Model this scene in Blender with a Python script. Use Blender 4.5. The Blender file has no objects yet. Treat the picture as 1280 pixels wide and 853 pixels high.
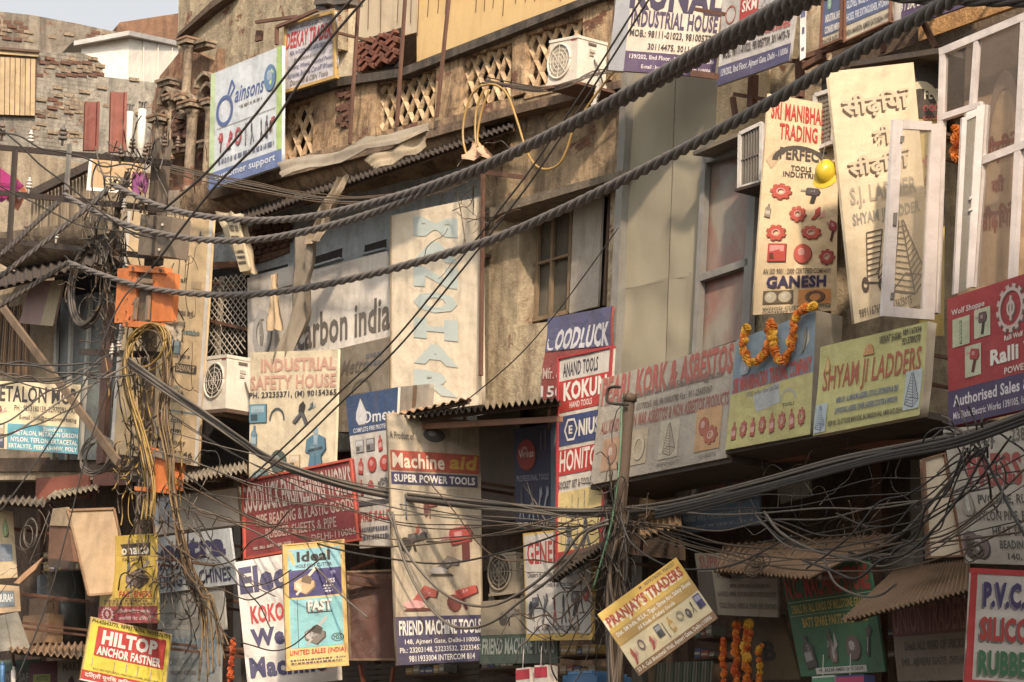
import bpy, math, random
from mathutils import Vector, Matrix, noise as mnoise
random.seed(7)
sc = bpy.context.scene
COL = sc.collection
rad = math.radians
# ------------------------------------------------------------------ camera
FPX, PITCH, ROLL, FANG, DIST = 4000.0, 11.0, 2.6, 38.0, 46.0
CAM = Vector((0, 0, 1.6))
R = Matrix.Rotation(rad(90 + PITCH), 3, 'X') @ Matrix.Rotation(rad(ROLL), 3, 'Z')
cd = bpy.data.cameras.new('camera'); cd.sensor_width = 36; cd.lens = 36 * FPX / 1280; cd.clip_start = 1; cd.clip_end = 2000
cam = bpy.data.objects.new('camera', cd); COL.objects.link(cam)
cam.matrix_world = Matrix.Translation(CAM) @ R.to_4x4(); sc.camera = cam
# ------------------------------------------------------------------ sky, sun, exposure
SUN_H = Vector((0.07, -0.998)).normalized(); SUN_EL = rad(36)
sun_dir = Vector((SUN_H.x * math.cos(SUN_EL), SUN_H.y * math.cos(SUN_EL), math.sin(SUN_EL)))
w = bpy.data.worlds.new('World'); sc.world = w; w.use_nodes = True
nt = w.node_tree; bg = nt.nodes['Background']
sky = nt.nodes.new('ShaderNodeTexSky'); sky.sky_type = 'NISHITA'; sky.sun_disc = False
sky.sun_elevation = SUN_EL; sky.sun_rotation = math.atan2(SUN_H.x, SUN_H.y)
sky.dust_density = 5.0; sky.air_density = 1.0; sky.ozone_density = 1.0
hs = nt.nodes.new('ShaderNodeHueSaturation'); hs.inputs['Saturation'].default_value = 0.12
nt.links.new(sky.outputs[0], hs.inputs['Color']); nt.links.new(hs.outputs[0], bg.inputs['Color'])
bg.inputs['Strength'].default_value = 0.15
sl = bpy.data.lights.new('sun', 'SUN'); sl.energy = 3.6; sl.angle = rad(2.4); sl.color = (1.0, 0.815, 0.64)
so = bpy.data.objects.new('sun', sl); COL.objects.link(so)
so.rotation_euler = sun_dir.to_track_quat('Z', 'Y').to_euler(); so.location = (0, -20, 60)
sc.view_settings.view_transform = 'Standard'; sc.view_settings.look = 'None'
sc.view_settings.exposure = 0.4; sc.view_settings.gamma = 1.0; sc.view_settings.use_curve_mapping = False
# ------------------------------------------------------------------ geometry of the place
a_ = rad(FANG)
DV = Vector((-math.sin(a_), math.cos(a_), 0))      # along the facade, away from the camera (leftwards)
NV = Vector((-math.cos(a_), -math.sin(a_), 0))     # out of the facade into the street
P0 = Vector((0, DIST, 0)); UP = Vector((0, 0, 1))

def ray(px, py): return R @ Vector(((px - 640) / FPX, -(py - 426.5) / FPX, -1))
def hit(px, py, o, n):
    v = ray(px, py); return CAM + v * ((o - CAM).dot(n) / v.dot(n))
def W(px, py, off=0.0): return hit(px, py, P0 + NV * off, NV)
def D(px, py, depth): return CAM + ray(px, py) * depth
def pnorm(yaw):   # 0 = parallel to the facade, 90 = square to it, facing the camera
    return Matrix.Rotation(rad(yaw), 3, 'Z') @ NV

def lin(c):
    c = [x / 255 for x in c]
    return tuple((x / 12.92 if x <= .04045 else ((x + .055) / 1.055) ** 2.4) for x in c) + (1.0,)

# ------------------------------------------------------------------ mesh builder
class MB:
    def __init__(s): s.v = []; s.f = []; s.m = []; s.mats = []
    def mi(s, mat):
        if mat not in s.mats: s.mats.append(mat)
        return s.mats.index(mat)
    def add(s, vs, fs, mat):
        b = len(s.v); s.v += [Vector(v) for v in vs]; k = s.mi(mat)
        for f in fs: s.f.append(tuple(b + i for i in f)); s.m.append(k)
    def prism(s, pts, n, th, mat, sidemat=None):
        k = len(pts); back = [p - n * th for p in pts]
        s.add(list(pts) + back, [tuple(range(k)), tuple(range(2 * k - 1, k - 1, -1))], mat)
        s.add(list(pts) + back, [(i, k + i, k + (i + 1) % k, (i + 1) % k) for i in range(k)], sidemat or mat)
        return s
    def box(s, o, x, y, z, mat):
        vs = [o + x * i + y * j + z * k for k in (0, 1) for j in (0, 1) for i in (0, 1)]
        s.add(vs, [(0, 1, 3, 2), (4, 6, 7, 5), (0, 4, 5, 1), (2, 3, 7, 6), (0, 2, 6, 4), (1, 5, 7, 3)], mat); return s
    def bar(s, a, b, w_, h_, mat, up=UP):
        d = (b - a).normalized(); x = d.cross(up)
        if x.length < 1e-3: x = d.cross(NV)
        x.normalize(); y = x.cross(d).normalized()
        return s.box(a - x * w_ / 2 - y * h_ / 2, x * w_, y * h_, b - a, mat)
    def tube(s, pts, r, mat, n=5, r1=None):
        vs = []; fs = []; L = len(pts); ref = None
        for i, p in enumerate(pts):
            t = (pts[min(i + 1, L - 1)] - pts[max(i - 1, 0)])
            if t.length < 1e-9: t = Vector((0, 0, 1))
            t.normalize()
            if ref is None: ref = t.cross(UP if abs(t.z) < .9 else NV)
            ref = (ref - t * ref.dot(t))
            if ref.length < 1e-6: ref = t.cross(NV)
            ref.normalize(); b = t.cross(ref)
            rr = r if r1 is None else r + (r1 - r) * i / (L - 1)
            for k in range(n):
                an = 2 * math.pi * k / n; vs.append(p + ref * math.cos(an) * rr + b * math.sin(an) * rr)
        for i in range(L - 1):
            for k in range(n): fs.append((i * n + k, i * n + (k + 1) % n, (i + 1) * n + (k + 1) % n, (i + 1) * n + k))
        fs.append(tuple(range(n - 1, -1, -1))); fs.append(tuple((L - 1) * n + k for k in range(n)))
        s.add(vs, fs, mat); return s
    def build(s, name, parent=None, smooth=False, loc=None):
        me = bpy.data.meshes.new(name)
        if loc is None:
            if parent is not None: loc = wloc(parent)
            else:
                xs = [sum(v[i] for v in s.v) / len(s.v) for i in range(2)]
                loc = Vector((xs[0], xs[1], min(v.z for v in s.v)))
        me.from_pydata([tuple(v - loc) for v in s.v], [], s.f)
        for m in s.mats: me.materials.append(m)
        me.polygons.foreach_set('material_index', s.m)
        if smooth: me.polygons.foreach_set('use_smooth', [True] * len(me.polygons))
        me.update()
        o = bpy.data.objects.new(name, me); COL.objects.link(o)
        if parent is not None: o.parent = parent
        else: o.location = loc
        WL[o.name] = Vector(loc)
        return o
WL = {}
def wloc(o): return WL[o.name]
def tag(o, label=None, cat=None, group=None, kind=None):
    if label: o['label'] = label
    if cat: o['category'] = cat
    if group: o['group'] = group
    if kind: o['kind'] = kind
    return o
def thing(name, loc, label, cat, group=None):
    o = bpy.data.objects.new(name, None); COL.objects.link(o); o.location = loc; o.empty_display_size = .2
    WL[o.name] = Vector(loc); return tag(o, label, cat, group)
def rnd(a, b): return random.uniform(a, b)

# ------------------------------------------------------------------ materials
def newmat(name):
    m = bpy.data.materials.new(name); m.use_nodes = True; n = m.node_tree
    return m, n, n.nodes['Principled BSDF']
def noise_node(n, scale, detail=5, rough=.6, stretch=None, dist=0, src='pos'):
    g = n.nodes.new('ShaderNodeNewGeometry'); mp = n.nodes.new('ShaderNodeMapping')
    n.links.new(g.outputs['Position'], mp.inputs['Vector'])
    if stretch: mp.inputs['Scale'].default_value = stretch
    t = n.nodes.new('ShaderNodeTexNoise'); t.inputs['Scale'].default_value = scale
    t.inputs['Detail'].default_value = detail; t.inputs['Roughness'].default_value = rough
    t.inputs['Distortion'].default_value = dist
    n.links.new(mp.outputs[0], t.inputs['Vector']); return t
def ramp(n, src, lo, hi, a=0.0, b=1.0):
    r = n.nodes.new('ShaderNodeMapRange'); r.inputs['From Min'].default_value = lo; r.inputs['From Max'].default_value = hi
    r.inputs['To Min'].default_value = a; r.inputs['To Max'].default_value = b
    n.links.new(src, r.inputs['Value']); return r.outputs[0]
def mixc(n, fac, a, b):
    m = n.nodes.new('ShaderNodeMix'); m.data_type = 'RGBA'
    for idx, v in ((0, fac), (6, a), (7, b)):
        if hasattr(v, 'is_linked') or hasattr(v, 'links'): n.links.new(v, m.inputs[idx])
        else: m.inputs[idx].default_value = v
    return m.outputs[2]
def bump(n, bs, src, strength, dist):
    b = n.nodes.new('ShaderNodeBump'); b.inputs['Strength'].default_value = strength; b.inputs['Distance'].default_value = dist
    n.links.new(src, b.inputs['Height']); n.links.new(b.outputs[0], bs.inputs['Normal'])
_mc = {}
def dusty(c, k=.2):   # a film of street dust over every paint and print
    g = .3 * c[0] + .59 * c[1] + .11 * c[2]
    return tuple((v * .88 + g * .12) * (1 - k) + d * k for v, d in zip(c, (128, 112, 90)))
def paint(col, grime=.4, rough=.55, metal=0.0, gcol=(92, 74, 54), tex=.12):
    """painted board / sheet metal / vinyl with dust, blotches and rain streaks"""
    k = ('p', col, grime, rough, metal, gcol, tex)
    if k in _mc: return _mc[k]
    m, n, bs = newmat('painted_surface'); c = lin(dusty(col)); g = lin(gcol)
    big = noise_node(n, 1.6, 6, .62, dist=.6); st = noise_node(n, 7, 4, .6, (1, 1, .12)); fine = noise_node(n, 22, 4, .7)
    f1 = ramp(n, big.outputs['Fac'], .46, .78, 0, grime); f2 = ramp(n, st.outputs['Fac'], .5, .8, 0, grime * .9)
    x = mixc(n, f1, c, tuple(.35 * c[i] + .65 * g[i] for i in range(3)) + (1,))
    x = mixc(n, f2, x, g)
    f3 = ramp(n, fine.outputs['Fac'], .35, .7, 0, grime * .45)
    x = mixc(n, f3, x, tuple(.6 * v + .1 * .4 for v in c[:3]) + (1,))
    n.links.new(x, bs.inputs['Base Color']); bs.inputs['Roughness'].default_value = rough; bs.inputs['Metallic'].default_value = metal
    wv = noise_node(n, 2.2, 2, .5)
    ad = n.nodes.new('ShaderNodeMath'); ad.operation = 'MULTIPLY_ADD'; ad.inputs[1].default_value = .12
    n.links.new(fine.outputs['Fac'], ad.inputs[0]); n.links.new(wv.outputs['Fac'], ad.inputs[2])
    bump(n, bs, ad.outputs[0], .5, tex); _mc[k] = m; return m
def ink(col, wear=.12):
    k = ('i', col, wear)
    if k in _mc: return _mc[k]
    m, n, bs = newmat('print_ink'); c = lin(dusty(col))
    nz = noise_node(n, 3.0, 5, .6); x = mixc(n, ramp(n, nz.outputs['Fac'], .4, .75, 0, .35), c, tuple(v * .72 + .035 for v in c[:3]) + (1,))
    n.links.new(x, bs.inputs['Base Color']); bs.inputs['Roughness'].default_value = .6
    if wear > 0:
        w_ = noise_node(n, 18, 6, .75, (1, 1, .6)); th = .72 - wear * .42
        n.links.new(ramp(n, w_.outputs['Fac'], th, th + .07, 1.0, .15), bs.inputs['Alpha'])
    _mc[k] = m; return m
def plaster(col, dark=(70, 58, 46), amt=.7, brick=0.0, sc_=1.0, light=None):
    k = ('w', col, dark, amt, brick, sc_, light)
    if k in _mc: return _mc[k]
    m, n, bs = newmat('old_plaster'); gy = sum(col) / 3; c = lin(tuple(v * .82 + gy * .16 for v in col)); d = lin(dark)
    lt = lin(light) if light else tuple(min(1, v * 1.45) for v in c[:3]) + (1,)
    big = noise_node(n, .75 * sc_, 8, .65, dist=1.2); st = noise_node(n, 3.2 * sc_, 6, .68, (1, 1, .22), dist=.5)
    mid = noise_node(n, 4.5 * sc_, 8, .7); fine = noise_node(n, 30 * sc_, 5, .7)
    x = mixc(n, ramp(n, big.outputs['Fac'], .4, .62, 0, .7), c, lt)
    x = mixc(n, ramp(n, st.outputs['Fac'], .44, .66, 0, amt * .95), x, d)
    x = mixc(n, ramp(n, mid.outputs['Fac'], .48, .7, 0, amt * .75), x, tuple(v * .6 for v in d[:3]) + (1,))
    x = mixc(n, ramp(n, fine.outputs['Fac'], .4, .7, 0, .3), x, tuple(v * .55 for v in c[:3]) + (1,))
    if brick > 0:
        bn = noise_node(n, .9 * sc_, 7, .7, dist=1.5); f = ramp(n, bn.outputs['Fac'], .62 - brick * .2, .66 - brick * .2)
        bc = noise_node(n, 9, 4, .7, (1, 1, 3.2))
        bcol = mixc(n, ramp(n, bc.outputs['Fac'], .35, .65), lin((124, 82, 60)), lin((92, 66, 52)))
        x = mixc(n, f, x, bcol)
    n.links.new(x, bs.inputs['Base Color']); bs.inputs['Roughness'].default_value = .92
    ad = n.nodes.new('ShaderNodeMath'); ad.operation = 'MULTIPLY_ADD'; ad.inputs[1].default_value = .25
    n.links.new(fine.outputs['Fac'], ad.inputs[0]); n.links.new(mid.outputs['Fac'], ad.inputs[2])
    bump(n, bs, ad.outputs[0], .8, .07); _mc[k] = m; return m
def coursed(col, dark):
    """old plaster worn back to thin faint brick courses (for the far wall)"""
    m = plaster(col, dark, .9, .12, .8).copy(); n = m.node_tree; bs = n.nodes['Principled BSDF']
    g = n.nodes.new('ShaderNodeNewGeometry'); s = n.nodes.new('ShaderNodeSeparateXYZ'); c = n.nodes.new('ShaderNodeCombineXYZ')
    n.links.new(g.outputs['Position'], s.inputs[0]); n.links.new(s.outputs['X'], c.inputs['X']); n.links.new(s.outputs['Z'], c.inputs['Y'])
    b = n.nodes.new('ShaderNodeTexBrick'); n.links.new(c.outputs[0], b.inputs['Vector'])
    b.inputs['Scale'].default_value = 1.0; b.inputs['Brick Width'].default_value = .24; b.inputs['Row Height'].default_value = .085; b.inputs['Mortar Size'].default_value = .012
    b.inputs['Color1'].default_value = (1, 1, 1, 1); b.inputs['Color2'].default_value = (.7, .66, .62, 1); b.inputs['Mortar'].default_value = (.45, .4, .36, 1)
    old = bs.inputs['Base Color'].links[0].from_socket; nz = noise_node(n, .8, 5, .6)
    f = ramp(n, nz.outputs['Fac'], .42, .6, .05, .75); mx = n.nodes.new('ShaderNodeMix'); mx.data_type = 'RGBA'; mx.blend_type = 'MULTIPLY'
    n.links.new(f, mx.inputs[0]); n.links.new(old, mx.inputs[6]); n.links.new(b.outputs['Color'], mx.inputs[7]); n.links.new(mx.outputs[2], bs.inputs['Base Color'])
    return m
def glassmat(tint=(150, 150, 145), alpha=.25, rough=.05):
    k = ('g', tint, alpha)
    if k in _mc: return _mc[k]
    m, n, bs = newmat('window_glass'); nz = noise_node(n, 3, 5, .6, (1, 1, .4))
    bs.inputs['Base Color'].default_value = lin(tint); bs.inputs['Roughness'].default_value = rough
    n.links.new(ramp(n, nz.outputs['Fac'], .35, .7, alpha * .6, min(1, alpha * 1.4)), bs.inputs['Alpha'])
    wv = noise_node(n, 1.5, 2, .5); bump(n, bs, wv.outputs['Fac'], .3, .05); _mc[k] = m; return m
RUST = paint((98, 58, 40), .7, .85, 0, (50, 34, 26))
DSTEEL = paint((52, 44, 38), .6, .7, .3, (84, 52, 36))
GSTEEL = paint((128, 124, 116), .5, .55, .3)
BLACKW = paint((30, 28, 27), .35, .5, 0, (88, 78, 66), .02)
GREYW = paint((92, 84, 74), .4, .6, 0, (60, 50, 40), .02)
BROWNW = paint((82, 62, 42), .4, .6, 0, (40, 30, 22), .02)
YELW = paint((160, 124, 48), .5, .55, 0, (84, 62, 30), .02)
WHITEP = paint((214, 208, 200), .35)
CREAM = paint((226, 206, 168), .3)
WOOD = paint((150, 112, 74), .6, .8)
DWOOD = paint((80, 54, 38), .6, .85, 0, (36, 26, 20))
TIN = paint((150, 138, 120), .8, .6, .4, (96, 66, 44))
DTIN = paint((70, 60, 52), .8, .8, .2, (56, 40, 30))
DARKI = plaster((44, 36, 30), (24, 20, 17), .5)  # near-black plaster, interior shade put into its colour

# ------------------------------------------------------------------ flat print: letters and pictures
_fc = bpy.data.curves.new('lettering', 'FONT'); _fo = bpy.data.objects.new('lettering', _fc); _tc = {}
def textmesh(body, bold=.018, res=2):
    k = (body, bold)
    if k in _tc: return _tc[k]
    bold *= .8; _fc.body = body; _fc.offset = bold; _fc.resolution_u = res; _fc.space_character = 1.0 + bold * 1.6
    me = _fo.to_mesh(); vs = [(v.co.x, v.co.y) for v in me.vertices]; fs = [tuple(p.vertices) for p in me.polygons]
    _fo.to_mesh_clear()
    x0 = min(v[0] for v in vs); x1 = max(v[0] for v in vs); y0 = min(v[1] for v in vs); y1 = max(v[1] for v in vs)
    vs = [((x - x0) / (x1 - x0), (y - y0) / (y1 - y0)) for x, y in vs]
    _tc[k] = (vs, fs); return _tc[k]
def circ(cx, cy, rx, ry, n=18, a0=0, a1=360):
    return [(cx + rx * math.cos(rad(a0 + (a1 - a0) * i / n)), cy + ry * math.sin(rad(a0 + (a1 - a0) * i / n))) for i in range(n + (0 if a1 - a0 == 360 else 1))]
def ringq(cx, cy, r0x, r0y, r1x, r1y, n=20, teeth=0):
    out = []
    for i in range(n):
        a, b = rad(360 * i / n), rad(360 * (i + 1) / n); k = 1.18 if teeth and i % 2 else 1
        out.append([(cx + r0x * math.cos(a), cy + r0y * math.sin(a)), (cx + r0x * math.cos(b), cy + r0y * math.sin(b)),
                    (cx + r1x * k * math.cos(b), cy + r1y * k * math.sin(b)), (cx + r1x * k * math.cos(a), cy + r1y * k * math.sin(a))])
    return out
def strip(p, q, w_):
    dx, dy = q[0] - p[0], q[1] - p[1]; l = math.hypot(dx, dy) or 1; nx, ny = -dy / l * w_ / 2, dx / l * w_ / 2
    return [(p[0] + nx, p[1] + ny), (q[0] + nx, q[1] + ny), (q[0] - nx, q[1] - ny), (p[0] - nx, p[1] - ny)]
def icon(kind):
    """list of (shade, polygon) in a unit box, y up; shade 0 main, 1 lighter, 2 darker"""
    o = []
    if kind == 'ring': o = [(0, q) for q in ringq(.5, .5, .3, .3, .5, .5)]
    elif kind == 'thinring': o = [(0, q) for q in ringq(.5, .5, .42, .42, .5, .5)]
    elif kind == 'gear':
        o = [(0, q) for q in ringq(.5, .5, .14, .14, .42, .4, 16, 1)] + [(1, q) for q in ringq(.5, .5, .14, .14, .22, .2, 12)]
    elif kind == 'disc': o = [(0, circ(.5, .5, .5, .5)), (1, circ(.42, .58, .2, .2, 10))]
    elif kind == 'blade': o = [(0, [(.1, 0), (.35, .1), (.6, .5), (.5, 1), (.25, .7), (.3, .4)]), (1, [(.55, .15), (.95, .45), (.8, .9), (.7, .5)])]
    elif kind == 'cutter':
        o = [(0, [(.05, .25), (.45, .05), (.75, .3), (.75, .5), (.35, .68), (.05, .5)]), (2, [(.3, .5), (.62, .38), (.7, .6), (.5, .75), (.33, .68)]),
             (1, strip((.55, .68), (.85, 1), .1)), (1, strip((.12, .05), (.3, .25), .08)), (1, [(.1, .3), (.28, .2), (.3, .42), (.1, .5)])]
    elif kind == 'drill':
        o = [(0, [(.25, .55), (.8, .55), (.9, .75), (.8, .95), (.3, .95), (.22, .75)]), (2, [(.55, .55), (.78, .55), (.68, .05), (.45, .05)]),
             (1, strip((0, .76), (.25, .76), .09)), (1, [(.4, .7), (.6, .7), (.6, .84), (.4, .84)])]
    elif kind == 'grinder':
        o = [(0, [(.3, .45), (1, .6), (1, .85), (.35, .8)]), (2, circ(.22, .4, .22, .3, 14)), (1, circ(.22, .42, .09, .12, 10)), (2, strip((.5, .45), (.55, .1), .09))]
    elif kind == 'saw':
        o = [(0, [(.25, .4), (.6, .95), (.95, .75), (.9, .5), (.7, .55), (.5, .3)]), (1, circ(.3, .25, .3, .16, 14)), (2, [(0, .02), (.8, .02), (.7, .12), (.1, .12)])]
    elif kind == 'wrench':
        o = [(0, strip((.2, .1), (.6, .75), .16)), (0, [(.5, .7), (.45, .95), (.6, .85), (.75, .98), (.85, .75), (.65, .62)]), (1, strip((.25, .2), (.5, .6), .05))]
    elif kind == 'pliers':
        o = [(0, strip((.2, 0), (.5, .55), .13)), (0, strip((.75, 0), (.45, .55), .13)), (2, [(.35, .5), (.6, .5), (.62, .8), (.48, 1), (.34, .8)]), (1, circ(.48, .55, .06, .05, 8))]
    elif kind == 'bit':
        o = [(0, strip((.5, 0), (.5, 1), .22))] + [(1, strip((.38, .1 + i * .16), (.62, .2 + i * .16), .06)) for i in range(5)]
    elif kind == 'bottle': o = [(0, [(.2, 0), (.8, 0), (.8, .65), (.6, .8), (.6, 1), (.4, 1), (.4, .8), (.2, .65)]), (1, [(.25, .2), (.75, .2), (.75, .5), (.25, .5)])]
    elif kind == 'helmet': o = [(0, circ(.5, .35, .42, .55, 12, 0, 180)), (0, [(0, .25), (1, .25), (1, .36), (0, .36)]), (1, strip((.35, .5), (.4, .8), .06))]
    elif kind == 'man':
        o = [(0, [(.2, .0), (.8, .0), (.72, .35), (.9, .5), (.85, .75), (.65, .82), (.35, .82), (.12, .72), (.08, .45), (.28, .4)]),
             (1, circ(.5, .91, .11, .08, 12)), (2, strip((.2, .45), (.8, .52), .07)), (1, [(.44, .6), (.56, .6), (.6, .82), (.4, .82)]), (2, strip((.5, 0), (.5, .4), .02))]
    elif kind == 'box': o = [(0, [(0, 0), (1, 0), (1, 1), (0, 1)]), (1, [(.1, .55), (.9, .55), (.9, .9), (.1, .9)]), (2, [(.1, .1), (.5, .1), (.5, .45), (.1, .45)])]
    elif kind == 'ladder':
        o = [(0, strip((.35, 1), (0, .12), .035)), (0, strip((.42, 1), (.62, .0), .035)), (0, strip((.46, 1), (1, .2), .035)), (0, strip((0, .12), (.62, 0), .03)), (0, strip((.62, 0), (1, .2), .03)), (0, strip((0, .12), (.4, .3), .02)), (0, strip((.4, .3), (1, .2), .02))]
        for i in range(1, 12):
            t = i / 12; o.append((0, strip((.42 + .2 * t, 1 - t), (.46 + .54 * t, 1 - .8 * t), .02)))
            o.append((0, strip((.35 - .35 * t, 1 - .88 * t), (.42 + .2 * t, 1 - t), .014)))
    elif kind == 'trolley':
        o = [(0, q) for q in ringq(.12, .16, .05, .05, .11, .13, 14)] + [(0, q) for q in ringq(.6, .1, .05, .05, .12, .11, 14)]
        for x0, x1 in ((.3, .18), (.75, .5)): o.append((0, strip((x0, 1), (x1, .2), .03)))
        for i in range(9):
            t = i / 9; o.append((0, strip((.3 - .12 * t, 1 - .8 * t), (.75 - .25 * t, 1 - .8 * t), .02)))
        o += [(0, strip((.1, .2), (.6, .12), .03)), (0, strip((.5, .2), (1, .55), .03)), (0, strip((.45, .3), (1, .62), .02)), (0, strip((.6, .12), (1, .4), .025))]
    elif kind == 'drop': o = [(0, [(.5, 1), (.2, .5), (.15, .25), (.3, .05), (.7, .05), (.85, .25), (.8, .5)]), (1, [(.5, .75), (.38, .4), (.45, .15), (.6, .2), (.62, .45)])]
    elif kind == 'hex': o = [(0, q) for q in ringq(.5, .5, .4, .4, .5, .5, 6)]
    elif kind == 'script':
        o = [(0, q) for q in ringq(.22, .35, .17, .26, .24, .35, 18)] + [(0, strip((.3, .62), (.42, .98), .05)), (0, strip((.42, .98), (.5, .8), .04)), (0, strip((.5, .8), (.32, .55), .04))]
    elif kind == 'arc': o = [(0, [p for p in q]) for i, q in enumerate(ringq(.5, 0, .4, .8, .5, 1, 24)) if i < 12]
    elif kind == 'note': o = [(0, strip((.6, .15), (.6, .95), .1)), (0, circ(.48, .18, .16, .13, 10)), (0, strip((.6, .95), (.9, .7), .12))]
    elif kind == 'pipes': o = [(0, circ(.3, .5, .3, .5)), (2, circ(.24, .5, .14, .3)), (0, circ(.66, .42, .33, .42)), (1, circ(.6, .5, .14, .24))]
    elif kind == 'wreath': o = [(0, q) for q in ringq(.5, .5, .42, .42, .5, .5, 26, 1)] + [(0, q) for q in ringq(.5, .5, .1, .12, .17, .2, 10)] + [(0, strip((.5, .2), (.5, .8), .08))]
    return o
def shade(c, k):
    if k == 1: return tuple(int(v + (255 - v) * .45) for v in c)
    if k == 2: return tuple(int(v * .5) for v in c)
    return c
SIGNS = {}
def sign(name, label, cat, corners, off, els, base=(225, 215, 195), yaw=0, th=.04, grime=.4, frame=None, side=None, group=None, lattach=None, warp=0.011, wear=.12, parent=None, anchor=None, backbars=True):
    """corners = photo pixels TL TR BR BL; the board is a flat panel on a vertical plane turned by yaw, `off` metres out"""
    cx = sum(c[0] for c in corners) / 4; cy = sum(c[1] for c in corners) / 4
    an = W(cx, cy, off); n = pnorm(yaw)
    q = [hit(x, y, an, n) for x, y in corners]
    TL, TR, BR, BL = q
    def uv(u, v, l=0.0):
        top = TL.lerp(TR, u); bot = BL.lerp(BR, u); p = top.lerp(bot, v)
        b = 0.0
        if warp: b = warp * (mnoise.noise(Vector((u * 2.5 + cx, v * 2.5, cy * .1))) )
        return p + n * (l + b)
    loc = Vector(((BL.x + BR.x) / 2, (BL.y + BR.y) / 2, min(BL.z, BR.z)))
    root = thing(name, loc, label, cat, group) if parent is None else parent
    mb = MB(); bm = paint(base, grime); sm = paint(side, grime) if side else bm
    if warp:
        NU, NVv = 8, 8; vs = []; fs = []
        for l in (0, -th):
            for j in range(NVv + 1):
                for i in range(NU + 1): vs.append(uv(i / NU, j / NVv, l))
        K = (NU + 1) * (NVv + 1)
        for j in range(NVv):
            for i in range(NU):
                a = j * (NU + 1) + i; fs.append((a, a + NU + 1, a + NU + 2, a + 1)); fs.append((K + a, K + a + 1, K + a + NU + 2, K + a + NU + 1))
        for i in range(NU):
            fs.append((i, i + 1, K + i + 1, K + i)); a = NVv * (NU + 1) + i; fs.append((a + 1, a, K + a, K + a + 1))
        for j in range(NVv):
            a = j * (NU + 1); fs.append((a + NU + 1, a, K + a, K + a + NU + 1)); a += NU; fs.append((a, a + NU + 1, K + a + NU + 1, K + a))
        nf = 2 * NU * NVv; mb.add(vs, fs[:nf], bm); mb.add(vs, fs[nf:], sm)
    else: mb.prism(q, n, th, bm, sm)
    mb.build('panel', root, smooth=bool(warp))
    hpx = (TL - BL).length; wpx = (TR - TL).length
    bands = MB(); pics = MB()
    def poly(mbx, pts, l, mat):
        if warp:
            mbx.add([uv(a, b, l) for a, b in pts], [tuple(range(len(pts)))], mat)
        else: mbx.add([uv(a, b, l) for a, b in pts], [tuple(range(len(pts)))], mat)
    lay = .004 + min(.006, warp * .25)
    for i, e in enumerate(els):
        l = lay + i * .0004
        if e[0] == 'r':
            _, u0, v0, u1, v1, c = e[:6]
            if warp:
                vs = []; fs = []
                for j in range(7):
                    for k in range(7): vs.append(uv(u0 + (u1 - u0) * k / 6, v0 + (v1 - v0) * j / 6, l))
                for j in range(6):
                    for k in range(6): a = j * 7 + k; fs.append((a, a + 7, a + 8, a + 1))
                bands.add(vs, fs, paint(c, grime))
            else: poly(bands, [(u0, v0), (u0, v1), (u1, v1), (u1, v0)], l, paint(c, grime))
            bands.build('printed_panel', root); bands = MB()
        elif e[0] == 'p': poly(bands, e[1], l, paint(e[2], grime))
        elif e[0] == 't':
            _, s, u0, v0, u1, v1, c = e[:7]; o = e[7] if len(e) > 7 else {}
            vs, fs = textmesh(s, o.get('b', .018)); sh = o.get('it', 0); rise = o.get('rise', 0)
            t = MB(); P = []
            for x, y in vs:
                uu = u0 + (u1 - u0) * x + sh * (y - .5) * (v1 - v0) * hpx / wpx; vv = v1 + (v0 - v1) * y - rise * x
                P.append(uv(uu, vv, l + .002))
            if o.get('shadow'):
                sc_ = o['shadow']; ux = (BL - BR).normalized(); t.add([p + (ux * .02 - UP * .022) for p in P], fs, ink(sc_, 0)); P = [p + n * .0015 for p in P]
            t.add(P, fs, ink(c, o.get('w', wear))); t.build('lettering', root)
        elif e[0] == 'i':
            _, kd, u0, v0, u1, v1, c = e[:7]
            big = (u1 - u0) * wpx > .1; ics = icon(kd); rot = rad(rnd(-14, 14)) if kd in ('gear', 'drill', 'grinder', 'blade', 'pliers', 'wrench', 'bottle', 'disc') else 0
            if rot: ics = [(s, [(.5 + (x - .5) * math.cos(rot) - (y - .5) * math.sin(rot), .5 + (x - .5) * math.sin(rot) + (y - .5) * math.cos(rot)) for x, y in pl]) for s, pl in ics]
            if big and kd not in ('ladder', 'trolley', 'thinring', 'arc', 'hex', 'script', 'note'):
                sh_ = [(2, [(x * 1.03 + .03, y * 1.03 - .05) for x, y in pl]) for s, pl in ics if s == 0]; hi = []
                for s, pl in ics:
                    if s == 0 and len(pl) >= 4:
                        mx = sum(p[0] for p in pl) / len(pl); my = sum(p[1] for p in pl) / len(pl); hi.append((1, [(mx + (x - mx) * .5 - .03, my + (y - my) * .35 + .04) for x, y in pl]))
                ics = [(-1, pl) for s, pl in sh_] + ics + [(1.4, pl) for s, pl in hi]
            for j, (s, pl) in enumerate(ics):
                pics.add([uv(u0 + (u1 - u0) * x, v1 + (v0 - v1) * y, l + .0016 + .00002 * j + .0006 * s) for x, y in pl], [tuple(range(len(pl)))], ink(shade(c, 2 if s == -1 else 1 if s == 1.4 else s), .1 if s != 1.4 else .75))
            pics.build('printed_picture', root); pics = MB()
        elif e[0] == 'ln':   # small print too far away to read: rows of dashes
            _, u0, v0, u1, v1, n_, c = e[:7]; rs = random.Random(int(u0 * 1000 + v0 * 77 + cx))
            hh = (v1 - v0) / n_
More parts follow.
